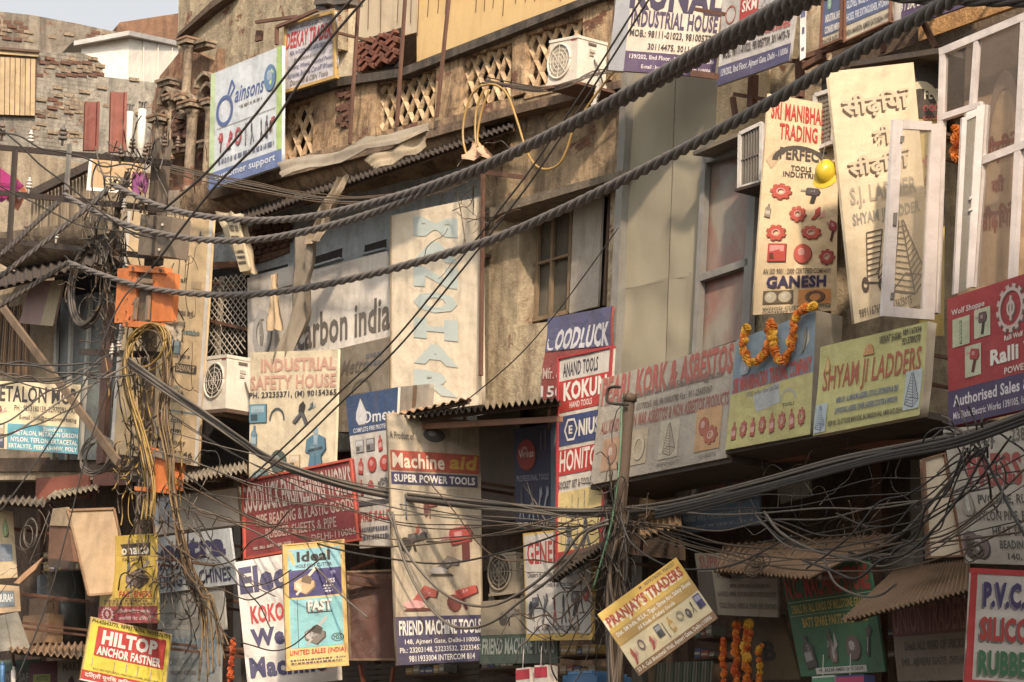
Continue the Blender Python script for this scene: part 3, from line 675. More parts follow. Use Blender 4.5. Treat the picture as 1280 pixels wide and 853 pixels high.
# tall grey window
tw = W(905, 320, .75); twin = thing('tall_window', tw, 'tall grey framed two pane window with painted reddish brick reflections', 'window')
GF = paint((126, 126, 122), .3, .5)
rg = plaster((150, 104, 92), (96, 92, 84), .8, 0, 1.2, (138, 126, 112))
m, n_, bs_ = newmat('painted_reflection_glass'); nz = noise_node(n_, 1.6, 4, .6, (1, 1, .6), .6); nn = noise_node(n_, 6, 3, .5, (1, 1, .3))  # brick reflections painted into the pane as red and grey patches
x_ = mixc(n_, ramp(n_, nz.outputs['Fac'], .4, .62), lin((132, 98, 88)), lin((134, 126, 112))); x_ = mixc(n_, ramp(n_, nn.outputs['Fac'], .5, .75, 0, .5), x_, lin((86, 80, 74)))
n_.links.new(x_, bs_.inputs['Base Color']); bs_.inputs['Roughness'].default_value = .15; REFLG = m
slab('pane', [(874, 440), (880, 196), (946, 168), (940, 420)][::-1], .66, .02, REFLG, twin)
for a, b, w_ in (((871, 446), (883, 196), .09), ((934, 425), (946, 178), .15), ((880, 202), (950, 182), .1), ((875, 349), (938, 328), .1)):
    MB().bar(W(a[0], a[1], .74), W(b[0], b[1], .74), w_, .1, GF, NV).build('frame', twin)
# awning slab above the tall window
hood = MB(); A, B = W(866, 190, 1.15), W(960, 150, 1.15); hood.add([A, B, B - NV * .5 + UP * .05, A - NV * .5 + UP * .05, A - UP * .05, B - UP * .05, B - NV * .5, A - NV * .5], [(0, 1, 2, 3), (4, 7, 6, 5), (0, 4, 5, 1), (0, 3, 7, 4), (1, 5, 6, 2)], paint((112, 100, 84), .6)); tag(hood.build('window_hood'), 'brown sloping sheet hood over the tall grey window', 'hood')
# ================================================================== RIGHT BUILDING
rb0 = W(1180, 300, -.2); rb = thing('right_building', Vector((rb0.x, rb0.y, 0)), 'cluttered upper floor behind white casement windows at the right edge', 'building')
slab('wall', [(940, 560), (950, -60), (1420, -220), (1420, 560)][::-1], -.3, .3, plaster((170, 150, 116), (92, 76, 58), .7), rb)
slab('wall', [(1035, 190), (1035, 40), (1180, 0), (1180, 170)][::-1], -.1, .1, plaster((96, 76, 56), (56, 44, 34), .7), rb)
slab('balcony', [(1100, 70), (1290, 4), (1290, 22), (1100, 90)][::-1], .9, 1.2, plaster((112, 94, 72), (62, 50, 40), .7), rb)
slab('balcony', [(1148, 52), (1290, 0), (1290, -60), (1148, -10)][::-1], .3, .3, plaster((206, 154, 92), (120, 88, 58), .6), rb)
# ================================================================== SIGNS
K, NAVY, RED, WH = (34, 32, 32), (44, 42, 92), (190, 38, 36), (232, 226, 214)
GR = (110, 104, 96); PALE = (230, 220, 196)
S = sign
S('sign_board', 'pale blue board with swirly blue script logo over red and grey tool pictures', 'sign board', [(264, 93), (353, 57), (352, 207), (261, 238)], 1.1, [
    ('r', 0, 0, .07, .86, (188, 214, 160)), ('r', .93, 0, 1, .86, (170, 206, 110)), ('r', 0, .86, 1, 1, (92, 118, 176)),
    ('i', 'script', .1, .12, .6, .5, (66, 92, 156)), ('t', 'ainsons', .36, .2, .76, .33, (62, 88, 158), {'it': .25, 'b': .01}), ('i', 'disc', .76, .12, .92, .34, (82, 124, 168)), ('i', 'note', .8, .16, .9, .3, (190, 214, 140)),
    ('ln', .4, .36, .75, .4, 1, GR), ('r', .1, .5, .92, .505, GR), ('i', 'drill', .12, .54, .2, .72, (186, 52, 60)), ('i', 'saw', .24, .54, .33, .72, (176, 46, 60)), ('i', 'ring', .36, .55, .45, .7, (180, 70, 76)), ('i', 'bit', .48, .54, .54, .72, (96, 96, 110)), ('i', 'pliers', .56, .54, .64, .72, (110, 116, 124)),
    ('i', 'pliers', .7, .54, .76, .73, (66, 70, 84)), ('i', 'bottle', .77, .54, .83, .72, (56, 58, 70)), ('i', 'grinder', .84, .54, .91, .72, (160, 58, 66)),
    ('ln', .1, .76, .92, .83, 1, (84, 96, 130)), ('t', 'customer support', .1, .89, .92, .96, (214, 220, 232))], base=(206, 216, 224), grime=.3, th=.06)
S('sign_board', 'small white board with slanted red heading in an ochre frame above the blue script board', 'sign board', [(357, 30), (419, 13), (421, 98), (354, 118)], .9, [
    ('t', 'MINERALS, ABRASIVES & GRINDING TOOLS', .08, .06, .95, .13, (84, 72, 78)), ('t', 'DEEKAY TRADERS', .04, .15, .97, .38, RED, {'b': .03, 'it': .1}),
    ('t', '42/6, 1st FLOOR AJMERI GATE, DELHI - 110006', .12, .42, .97, .5, NAVY), ('t', 'Manufacturers & Suppliers of', .2, .53, .8, .6, GR, {'it': .2}), ('t', 'Grinding Wheels, Mounted Points,', .08, .63, .95, .71, (90, 96, 130), {'it': .2}), ('t', 'Abrasive Belts & Cut-off Wheels', .08, .73, .95, .81, (90, 96, 130), {'it': .2}), ('t', 'Diamond & CBN Tools', .14, .84, .85, .92, GR, {'it': .2})],
  base=(204, 200, 208), frame=((196, 154, 78), .05), grime=.35)
S('name_board', 'tall cream board with faded pale blue letters one below another', 'sign board', [(488, 270), (600, 246), (602, 506), (488, 520)], .8,
  [('t', c, .27 + dx, v0 + .03, .76 + dx, v1 + .03, (192, 208, 202), {'b': .07, 'w': .08, 'rise': -.055}) for c, v0, v1, dx in (('M', .0, .095, -.0), ('A', .12, .22, 0), ('N', .245, .345, 0), ('O', .37, .47, 0), ('H', .5, .6, 0), ('A', .625, .725, 0), ('R', .755, .87, 0))] + [('r', 0, 0, .018, 1, (170, 140, 96)), ('r', .975, 0, 1, 1, (206, 190, 160))], base=(240, 222, 190), grime=.28, th=.07, wear=.2)
t = sign('sign_board', 'wide white board with large grey slanted lower-case name below the vent slots', 'sign board', [(362, 345), (484, 314), (490, 424), (372, 452)], .5, [
    ('t', 'carbon india', .02, .5, 1.0, .89, (96, 90, 84), {'b': .03, 'it': .12, 'w': .25})], base=(230, 222, 210), grime=.4, th=.04)
S('sign_board', 'narrow white panel with a grey ring and arrow shapes beside the hanging cloth', 'sign board', [(309, 348), (366, 332), (368, 452), (310, 466)], .52, [
    ('r', 0, .2, 1, .225, (70, 62, 54)), ('i', 'ring', .12, .38, .52, .86, (168, 166, 162)), ('i', 'blade', .2, .4, .45, .9, (150, 146, 138)), ('r', .6, .4, .7, .9, (180, 178, 172))], base=(212, 206, 196), grime=.5)
S('sign_board', 'cream safety shop board with faded pink capitals and a picture of a blue coat', 'sign board', [(313, 441), (423, 437), (418, 612), (311, 618)], 1.1, [
    ('t', 'INDUSTRIAL', .13, .05, .985, .145, (222, 164, 140), {'b': .05}), ('t', 'SAFETY HOUSE', .01, .17, .99, .27, (222, 164, 140), {'b': .04}), ('t', 'PH. 23235371, (M) 90154365', .0, .285, 1.0, .34, (60, 58, 66), {'b': .03}),
    ('i', 'box', .0, .37, .2, .5, (90, 150, 176)), ('i', 'arc', .24, .4, .42, .49, (70, 78, 86)), ('i', 'pliers', .48, .36, .75, .52, (88, 88, 92)), ('i', 'blade', .68, .37, .78, .43, (80, 110, 120)),
    ('i', 'man', .64, .55, .92, .86, (74, 128, 158)), ('i', 'bottle', .0, .52, .12, .68, (86, 142, 168)), ('i', 'disc', .26, .7, .44, .86, (70, 88, 86)), ('i', 'box', .48, .74, .6, .84, (222, 190, 140)), ('i', 'helmet', .0, .82, .28, .96, (96, 140, 146))],
  base=(240, 222, 184), grime=.25)
S('sign_box', 'grey stained box sign with faint handwritten letters left of the tall cream board', 'sign board', [(424, 436), (487, 421), (484, 540), (417, 540)], .75, [('t', 'Metro', .1, .16, .62, .33, (84, 78, 72), {'it': .3}), ('i', 'arc', .3, .4, .7, .55, (84, 78, 72)), ('ln', .3, .55, .8, .6, 1, (84, 78, 72)), ('ln', .55, .12, .9, .3, 2, (80, 90, 104))], base=(128, 118, 102), grime=.6, th=.3, side=(150, 140, 120))
S('sign_board', 'dark blue fire safety board with a white flame mark over rows of red extinguisher pictures', 'sign board', [(432, 496), (498, 484), (490, 682), (450, 686)], 1.15, [
    ('r', 0, 0, 1, .26, (34, 66, 116)), ('i', 'drop', .12, .03, .45, .21, (214, 214, 214)), ('t', 'Omex', .3, .12, .96, .2, (220, 220, 220), {'b': .02}), ('t', 'COMPLETE FIRE PROTECTION', .1, .22, .98, .25, (220, 220, 220)),
    ('i', 'box', .12, .3, .3, .38, (150, 150, 150)), ('i', 'box', .36, .3, .54, .38, (110, 108, 110)), ('i', 'bottle', .6, .29, .74, .39, (180, 52, 48)), ('i', 'bottle', .8, .28, .96, .38, (180, 52, 48)), ('i', 'bottle', .12, .42, .3, .52, (186, 60, 52)), ('i', 'disc', .38, .42, .58, .52, (186, 52, 46)), ('i', 'disc', .66, .42, .9, .52, (186, 52, 46)),
    ('i', 'bottle', .14, .56, .26, .66, (186, 60, 52)), ('i', 'helmet', .34, .56, .52, .66, (186, 60, 52)), ('i', 'gear', .6, .56, .9, .66, (90, 86, 86)), ('r', .05, .7, 1, .73, (70, 74, 84)), ('t', 'FIRE SALES', .1, .77, 1, .83, (186, 56, 50), {'b': .03}), ('ln', .1, .86, 1, .96, 2, (60, 66, 90))], base=(204, 198, 188), grime=.45)
slab_side = S('sign_box', 'grey weathered box end with a broken wooden upright behind the blue fire safety board', 'sign board', [(497, 484), (537, 480), (534, 512), (496, 520)], .9, [('r', .5, 0, .62, .8, (110, 78, 56))], base=(158, 150, 136), grime=.6, th=.2)
S('sign_board', 'tall grimy board with red band, faded power tool pictures and a navy footer', 'sign board', [(483, 517), (600, 527), (604, 826), (496, 832)], 2.0, [
    ('t', 'A Product of', .02, .07, .28, .1, (80, 74, 70)), ('i', 'disc', .38, .045, .6, .1, (70, 66, 66)), ('r', .02, .145, .98, .225, (196, 66, 46)), ('t', 'Machine', .04, .155, .6, .215, (236, 220, 190), {'b': .03}), ('t', 'aid', .66, .15, .95, .21, (196, 150, 44), {'b': .04, 'it': .2}), ('r', .02, .232, .96, .28, NAVY), ('t', 'SUPER POWER TOOLS', .05, .24, .93, .272, WH, {'b': .04}),
    ('i', 'bit', .13, .32, .2, .42, (70, 84, 98)), ('i', 'grinder', .36, .3, .5, .43, (196, 96, 80)), ('i', 'drill', .56, .44, .95, .6, (172, 46, 46)), ('i', 'grinder', .08, .46, .38, .56, (74, 70, 68)), ('i', 'blade', .24, .44, .34, .49, (204, 100, 76)), ('i', 'saw', .4, .56, .75, .65, (116, 104, 92)),
    ('i', 'saw', .1, .68, .5, .79, (190, 76, 66)), ('i', 'grinder', .58, .68, .95, .8, (196, 66, 56)), ('r', 0, .81, 1, 1, (52, 50, 92)), ('t', 'FRIEND MACHINE TOOLS', .04, .825, .98, .885, WH, {'b': .04}), ('t', '148, Ajmeri Gate, Delhi-110006', .1, .9, .96, .925, WH), ('t', 'Ph.: 23203148, 23233532, 23233453', .04, .932, .98, .957, WH), ('t', '9811933004 INTERCOM 814', .14, .965, .9, .99, WH)],
  base=(200, 182, 152), grime=.95, yaw=78, frame=((150, 132, 104), .02, .004))
S('sign_board', 'long maroon board with white condensed engineering works lettering in a red edge', 'sign board', [(303, 601), (440, 573), (450, 676), (306, 700)], 1.5, [
    ('t', 'GOODLUCK ENGINEERING WORKS', .0, .08, .98, .43, (196, 178, 168), {'b': .035, 'it': -.05}), ('t', 'PIPE BEADING & PLASTIC GOODS', .12, .47, .98, .62, (196, 166, 150), {'b': .03}), ('t', 'RUBBER SHEETS & PIPE', .2, .66, .82, .79, (190, 160, 146), {'b': .02}), ('t', 'DELHI-110006', .6, .83, .98, .92, (190, 160, 146)), ('ln', .05, .85, .5, .92, 1, (180, 150, 140))], base=(140, 44, 50), grime=.45, frame=((206, 70, 50), .035))
S('sign_board', 'yellow bordered cutter board with navy and sky blue panels facing the street', 'sign board', [(353, 681), (430, 674), (436, 832), (358, 839)], 2.7, [
    ('r', .07, .04, .94, .96, (222, 190, 110)), ('r', .08, .05, .93, .22, (132, 196, 210)), ('t', 'Ideal', .22, .07, .76, .155, K, {'b': .05}), ('t', 'HOLE SAW CUTTER', .2, .17, .78, .2, (50, 46, 60), {'b': .03}), ('r', .08, .215, .93, .43, (48, 44, 110)), ('i', 'cutter', .14, .2, .6, .42, (206, 166, 118)), ('t', 'HSS', .68, .3, .82, .335, WH), ('ln', .62, .345, .86, .41, 3, WH), ('i', 'disc', .75, .235, .84, .27, (110, 110, 160)),
    ('r', .08, .445, .93, .83, (120, 196, 204)), ('r', .2, .445, .21, .83, (60, 56, 70)), ('t', 'FAST', .37, .46, .76, .545, WH, {'b': .05, 'shadow': (90, 70, 60)}), ('r', .37, .555, .76, .565, K), ('i', 'cutter', .28, .6, .74, .82, (112, 104, 96)), ('t', 'HSS', .77, .745, .9, .785, K), ('i', 'thinring', .73, .735, .94, .8, (50, 50, 50)),
    ('t', 'UNITED SALES (INDIA)', .06, .845, .96, .895, RED, {'b': .03}), ('ln', .06, .915, .95, .96, 2, (70, 60, 70))], base=(226, 180, 92), grime=.25, yaw=70, frame=((212, 170, 92), .02, .01))
S('sign_board', 'white hand painted board of big navy words partly hidden by the cutter board', 'sign board', [(294, 703), (420, 682), (428, 850), (310, 862)], 2.1, [
    ('t', 'Electra', .02, .05, .82, .26, NAVY, {'b': .06}), ('t', 'KOKO', .1, .36, .44, .5, RED, {'b': .05}), ('t', 'Welding', .08, .54, .86, .72, NAVY, {'b': .06}), ('t', 'Machine', .04, .76, .84, .92, NAVY, {'b': .06})], base=(224, 214, 204), grime=.2, yaw=60)
S('sign_board', 'pale bluish board with navy hand painted letters under the white blank panel', 'sign board', [(196, 672), (287, 660), (295, 730), (199, 742)], 1.5, [
    ('t', 'ectra', .05, .08, .92, .48, NAVY, {'b': .07}), ('t', 'KOKO', .03, .5, .3, .62, NAVY, {'b': .03}), ('t', 'DING MACHINES', .02, .68, .96, .93, (44, 44, 84), {'b': .03}), ('ln', .5, .52, .7, .6, 1, GR)], base=(190, 200, 204), grime=.35)
S('sign_board', 'worn grey board with ghost lettering below the navy lettered board', 'sign board', [(197, 742), (278, 733), (282, 787), (197, 787)], 1.45, [('t', 'IDDA DEE', .05, .02, .7, .3, (96, 92, 84), {'w': .4}), ('ln', .1, .5, .9, .9, 3, (150, 150, 144))], base=(166, 166, 158), grime=.6)
S('sign_board', 'rusty grey-blue company board with slanted blue script at the bottom left', 'sign board', [(203, 788), (276, 786), (275, 870), (205, 870)], 1.5, [('t', 't Point Company', .05, .06, .96, .36, (90, 128, 156), {'it': .2, 'w': .3}), ('t', 'CARBON BLAC', .1, .42, .7, .54, (120, 130, 136)), ('i', 'hex', .75, .4, .95, .68, (88, 130, 160)), ('ln', .1, .6, .7, .7, 1, GR)], base=(150, 158, 158), grime=.7)
S('sign_board', 'yellow fastener board with a black logo, a steel bolt picture and a red footer', 'sign board', [(124, 672), (195, 667), (197, 779), (124, 779)], 2.75, [
    ('r', .3, .0, 1, .72, (214, 178, 60)), ('r', .38, .1, .92, .24, (40, 36, 34)), ('t', 'onako', .4, .115, .9, .225, (226, 222, 210), {'b': .03}), ('t', 'FASTENERS', .42, .26, .85, .3, (60, 48, 40)), ('i', 'cutter', .45, .3, .98, .62, (104, 82, 74)), ('i', 'bit', .42, .3, .62, .42, (120, 112, 104)), ('t', 'FASTENERS', .38, .64, .92, .71, RED, {'b': .03}), ('ln', .1, .73, .95, .8, 2, (110, 80, 60)),
    ('r', .0, .81, 1, 1, (150, 40, 52)), ('i', 'wreath', .08, .83, .26, .97, (210, 170, 170)), ('t', 'दिल्ली किराना मार्केट', .35, .84, .9, .9, (220, 190, 190)), ('t', 'अजमेरी गेट दिल्ली', .35, .92, .9, .98, (220, 190, 190))], base=(196, 164, 60), grime=.4, warp=.03)
S('sign_board', 'bright yellow anchor board with a white on red name, lowest at the left', 'sign board', [(114, 771), (215, 793), (206, 872), (100, 850)], 2.8, [
    ('r', .1, .12, .94, .58, RED), ('t', 'PH:45643775, 9899576756, 9899576759', .02, .02, .98, .09, K, {'b': .02, 'it': .1}), ('t', 'HILTOP', .17, .16, .84, .39, WH, {'b': .06}), ('t', 'ANCHOR FASTNER', .13, .42, .9, .56, WH, {'b': .05}), 
    ('i', 'bit', .08, .62, .12, .76, (120, 120, 112)), ('i', 'bit', .34, .62, .38, .76, (120, 120, 112)), ('i', 'bit', .48, .62, .53, .74, (110, 120, 130)), ('i', 'bit', .62, .62, .66, .76, (120, 120, 112)), ('i', 'bit', .78, .62, .82, .78, (120, 120, 112)), ('i', 'bit', .93, .62, .96, .76, (140, 90, 60)),
    ('t', 'KH-5, GPO POST OFFICE, PARAS RAJI CHOWK, DELHI-110006', .12, .77, .9, .81, (80, 70, 50)), ('r', 0, .83, 1, .98, RED), ('t', 'दिल्ली यूनिक किराना अजमेरी गेट', .04, .85, .96, .95, WH, {'b': .02}), ('r', 0, .98, 1, 1, WH)], base=(226, 200, 48), grime=.22, yaw=80, frame=((190, 160, 100), .02, .004))
S('sign_board', 'cream and turquoise plastics board with black condensed heading at the left edge', 'sign board', [(-12, 476), (101, 481), (97, 568), (-14, 560)], .9, [
    ('t', 'METALON MGR', .0, .06, .97, .3, K, {'b': .03}), ('t', 'PH : 9213180159, 32970291, FAX', .27, .34, .97, .44, (50, 46, 44), {'b': .02}), ('t', 'E-mail : info@metalonmarketing', .33, .48, .97, .57, (50, 46, 44), {'b': .02}), ('r', .2, .62, 1, 1, (64, 152, 176)), ('i', 'blade', .02, .36, .2, .5, (150, 80, 60)), ('i', 'box', .04, .62, .16, .78, (170, 150, 120)), ('i', 'box', .04, .82, .16, .98, (40, 50, 80)),
    ('t', 'Stockist :', .6, .64, .85, .7, WH), ('t', 'METALON, METALON ORSON', .28, .71, .99, .79, WH, {'b': .02}), ('t', 'NYLON, TEFLON, ERTACETAL', .24, .81, .99, .89, WH, {'b': .02}), ('t', 'ERTALYTE, PEEK, UHMW, POLY', .22, .91, .99, .985, WH, {'b': .02})], base=(226, 204, 158), grime=.35, yaw=70, th=.03)
S('sign_board', 'tall tan board with white edge strips behind the orange box and yellow cables', 'sign board', [(160, 264), (267, 275), (247, 583), (138, 566)], .95, [
    ('r', 0, 0, .04, 1, WH), ('r', .96, 0, 1, 1, WH), ('i', 'blade', .84, .05, .92, .1, (60, 60, 60)), ('t', 'Ehwall', .55, .25, .75, .27, (60, 56, 50), {'b': .03}), ('r', .8, .26, .92, .29, (196, 166, 122)), ('t', 'metabo', .72, .455, .93, .48, (70, 120, 130), {'b': .03}), ('i', 'box', .6, .5, .72, .56, (110, 140, 150)), ('r', .68, .6, .92, .635, (60, 54, 48)), ('t', 'DEWALT', .7, .605, .9, .63, (206, 176, 130), {'b': .03}),
    ('ln', .55, .38, .9, .41, 1, (120, 100, 80)), ('ln', .6, .56, .9, .58, 1, (110, 100, 90)), ('t', 'HIKOKI', .6, .69, .75, .705, (70, 120, 130)), ('t', 'VIORA', .62, .71, .8, .728, (60, 56, 52)), ('t', 'X-TIL', .62, .745, .72, .76, (60, 56, 52)), ('r', .62, .79, .96, .795, (100, 150, 170)), ('t', '.com', .66, .825, .8, .84, (60, 60, 60)),
    ('t', 'www.mscom', .3, .865, .8, .885, (70, 60, 56)), ('t', 'XXX First floor', .25, .905, .86, .928, (66, 58, 54)), ('t', 'No 23212 31746', .2, .95, .94, .975, (66, 58, 54), {'b': .03})], base=(226, 192, 140), grime=.25)
S('sign_board', 'small white edged tan board with a black name plate at the left pole top', 'sign board', [(112, 196), (178, 205), (176, 244), (108, 238)], 1.0, [
    ('r', 0, 0, .06, 1, WH), ('r', 0, .9, 1, 1, WH), ('i', 'thinring', .15, .1, .45, .45, (110, 90, 66)), ('r', .3, .5, .86, .78, (52, 46, 40)), ('t', 'STANI', .34, .55, .82, .74, (214, 178, 124), {'b': .03})], base=(186, 146, 96), grime=.4, yaw=40)
S('sign_board', 'white hardware board with bold dark capitals and a navy band beside the khaki sheets', 'sign board', [(775, -48), (908, -32), (893, 97), (760, 88)], 1.6, [
    ('r', 0, -.0, .14, 1, (150, 156, 166)), ('t', 'KUNAL', .13, .08, 1.0, .42, (44, 36, 72), {'b': .06}), ('t', 'INDUSTRIAL HOUSE', .16, .42, .97, .58, (58, 48, 84), {'b': .04}), ('t', 'MOB.: 98111-01023, 9810057759', .16, .605, .98, .685, (50, 44, 44), {'b': .03}), ('t', '30114475, 30114476', .34, .725, .86, .795, (50, 44, 44), {'b': .03}), ('r', .14, .81, 1, 1, (66, 48, 92)), ('t', '139/202, IInd Floor, Ajmeri Gate, Delhi', .18, .835, .97, .89, (226, 216, 214), {'b': .02}), ('t', 'E-mail : kunalhouse@yahoo.com 110006', .3, .925, .95, .975, (226, 216, 214), {'b': .02})],
  base=(216, 200, 180), grime=.3, yaw=75, frame=((120, 88, 66), .02, .004))
S('sign_board', 'white engineers board with a small red logo box beside the hardware house board', 'sign board', [(905, -40), (1003, -62), (987, 76), (897, 108)], 1.5, [
    ('i', 'thinring', .06, .34, .2, .5, (170, 70, 60)), ('r', .25, .3, .5, .5, (190, 50, 50)), ('t', 'SKM', .28, .33, .48, .43, WH, {'b': .03}), ('t', 'MUKUL', .54, .3, .96, .42, (180, 180, 186), {'b': .04}), ('t', 'DELIGHT HOUSE', .5, .44, .96, .54, (40, 36, 40), {'b': .03}), ('t', 'SUPPLIERS OF M/S MATERIAL HANDLING ENGINEERS', .06, .6, .96, .68, RED, {'b': .03, 'rise': 0.0}), ('t', 'MOB.: 98111-01023, 9810057759, 30114475-76', .06, .71, .97, .8, K, {'b': .03}), ('r', 0, .84, 1, 1, (66, 66, 110)), ('t', '139/202, IInd Floor, Ajmeri Gate, Delhi - 110006', .05, .87, .97, .95, (214, 214, 220))], base=(196, 192, 188), grime=.3)
S('sign_board', 'very narrow white vertical board with cropped blue letters at the top edge', 'sign board', [(1000, -30), (1009, -30), (1007, 72), (1000, 76)], 1.3, [('r', .1, .3, .8, .5, (50, 60, 110)), ('r', .3, .62, .7, .7, (50, 60, 110)), ('r', .2, .86, .7, .9, (60, 60, 80))], base=(220, 216, 212), yaw=60)
S('sign_board', 'left steel blue safety goods board with white capitals in a rusty frame at the top', 'sign board', [(1030, -40), (1056, -46), (1053, 50), (1026, 62)], 1.4, [('r', 0, 0, 1, .86, (70, 90, 136)), ('t', 'INDUSTRIAL SAFETY', .2, .6, .98, .7, WH, {'b': .03}), ('t', 'CONVEX MIRROR', .2, .75, .98, .84, WH, {'b': .03}), ('i', 'drop', .2, .3, .5, .55, (120, 170, 150)), ('t', 'SHOP NO 7', .1, .9, .9, .97, (80, 70, 60))], base=(196, 186, 160), frame=((110, 62, 44), .03))
S('sign_board', 'wider steel blue safety goods board listing masks and extinguishers beside its narrow twin', 'sign board', [(1058, -52), (1117, -70), (1114, 28), (1056, 54)], 1.4, [('r', 0, 0, 1, .8, (70, 90, 140)), ('i', 'bottle', .08, .3, .16, .5, (100, 150, 110)), ('t', 'GLOVES, NOSE MASK, B.A. SET, GAS', .04, .52, .98, .63, (214, 222, 234), {'b': .03}), ('t', 'HOSES, FIRE EXTINGUISHER, HYDRANT', .04, .67, .98, .78, (214, 222, 234), {'b': .03}), ('t', 'INDIA MANSION, AJMERI GATE DELHI-110006', .03, .86, .97, .95, (60, 54, 50), {'b': .02})], base=(206, 196, 170), frame=((120, 70, 50), .02))
S('sign_board', 'purple board with white floor number cropped by the top edge of the picture', 'sign board', [(1118, -80), (1230, -110), (1228, 0), (1116, 40)], 1.3, [('t', '139 / 204, 2nd Floor,', .05, .74, .5, .84, WH, {'b': .03}), ('r', 0, .0, .1, .9, (196, 190, 190))], base=(72, 54, 104))
S('sign_board', 'tall cream trading company board crowded with red cutter pictures and a navy name below', 'sign board', [(961, 117), (1048, 133), (1046, 388), (941, 394)], 1.5, [
    ('t', 'SRI MANIBHADRA', .05, .03, .985, .11, (196, 40, 34), {'b': .035}), ('t', 'TRADING CO.', .18, .125, .96, .2, (196, 40, 34), {'b': .035}), ('i', 'arc', .1, .22, .86, .3, (60, 54, 48)), ('t', 'PERFECT', .2, .235, .84, .29, (66, 58, 50), {'b': .04, 'rise': .0}), ('p', [(.02, .3), (.14, .255), (.2, .29), (.1, .34)], (206, 176, 134)), ('t', 'TOOLS', .36, .315, .64, .34, (60, 50, 46), {'b': .03}), ('t', 'INDUSTRIES', .26, .345, .76, .37, (60, 50, 46), {'b': .03}),
    ('i', 'gear', .1, .4, .38, .48, (196, 60, 44)), ('i', 'drill', .5, .41, .78, .49, (66, 58, 60)), ('i', 'bottle', .03, .5, .15, .56, (140, 124, 104)), ('i', 'gear', .36, .5, .58, .58, (196, 66, 52)), ('i', 'blade', .64, .5, .84, .57, (196, 60, 46)), ('i', 'gear', .08, .59, .33, .67, (196, 60, 44)), ('i', 'gear', .52, .59, .78, .66, (196, 66, 52)), ('i', 'drill', .84, .56, .99, .67, (160, 44, 52)),
    ('i', 'box', .12, .68, .34, .76, (190, 52, 44)), ('i', 'disc', .44, .68, .66, .77, (200, 72, 60)), ('i', 'gear', .76, .7, .96, .78, (176, 52, 46)), ('t', 'AN ISO 9001 : 2000 CERTIFIED COMPANY', .08, .795, .92, .82, (80, 66, 60), {'b': .02}), ('t', 'GANESH', .13, .828, .86, .885, (40, 34, 80), {'b': .06}),
    ('r', .1, .895, .46, .955, (96, 80, 60)), ('i', 'disc', .12, .9, .26, .95, (190, 180, 150)), ('i', 'disc', .28, .9, .44, .95, (190, 180, 150)), ('r', .52, .895, .92, .965, (222, 140, 70)), ('i', 'ring', .6, .9, .84, .96, (100, 70, 54)), ('t', 'WOOD CUTTING & WIRE', .1, .97, .92, .985, (50, 76, 60)), ('t', 'GANESH CIRCULAR', .1, .988, .8, .999, (60, 40, 50))], base=(232, 204, 158), grime=.25, yaw=78)
S('sign_board', 'leaning pale cream ladder board with shadow-painted Hindi letters, a wheeled platform and a ladder tower', 'sign board', [(1035, 90), (1142, 78), (1168, 376), (1068, 405)], 1.7, [
    ('t', 'सीढ़ियाँ', .12, .1, .92, .2, (222, 200, 166), {'b': .04, 'w': 0, 'shadow': (92, 74, 56)}), ('t', 'की', .44, .24, .64, .32, (222, 200, 166), {'b': .04, 'w': 0, 'shadow': (92, 74, 56)}), ('t', 'सीढ़ियाँ', .12, .35, .86, .44, (222, 200, 166), {'b': .04, 'w': 0, 'shadow': (92, 74, 56)}),  # dark offset copies paint the cast shadow of relief letters
    ('t', 'S.J. LADDER', .1, .47, .9, .56, (180, 168, 146), {'b': .03}), ('t', 'SHYAM JI LADDER', .1, .575, .92, .635, (160, 156, 142), {'b': .03}),
    ('i', 'trolley', .12, .66, .55, .9, (78, 66, 58)), ('i', 'ladder', .5, .64, .93, .95, (84, 74, 66)), ('t', '9891167694   9213625075', .06, .95, .72, .985, (110, 100, 88), {'b': .02})], base=(240, 218, 178), grime=.15, yaw=82, th=.05)
S('sign_board', 'yellow and black wood tool board seen behind the open casement window', 'sign board', [(1142, 82), (1182, 80), (1180, 420), (1150, 420)], .9, [
    ('r', 0, 0, 1, .2, (44, 40, 40)), ('i', 'arc', -.6, .06, .95, .2, (220, 206, 170)), ('t', 'FECT', .3, .09, .96, .13, (220, 210, 180), {'b': .03}), ('t', 'OOD', .25, .15, .8, .175, (160, 50, 46), {'b': .03}), ('t', 'OLS', .25, .19, .8, .21, (160, 50, 46), {'b': .03}), ('t', 'me in', .3, .225, .9, .25, K, {'it': .1}), ('r', .1, .47, 1, .6, (50, 42, 42)), ('i', 'helmet', .2, .4, .7, .46, (190, 50, 44)), ('i', 'box', .2, .5, .9, .56, (170, 110, 70)), ('i', 'gear', .2, .33, .9, .39, (190, 60, 50)), ('i', 'saw', .1, .7, .9, .76, (180, 60, 50))], base=(206, 176, 84), yaw=75)
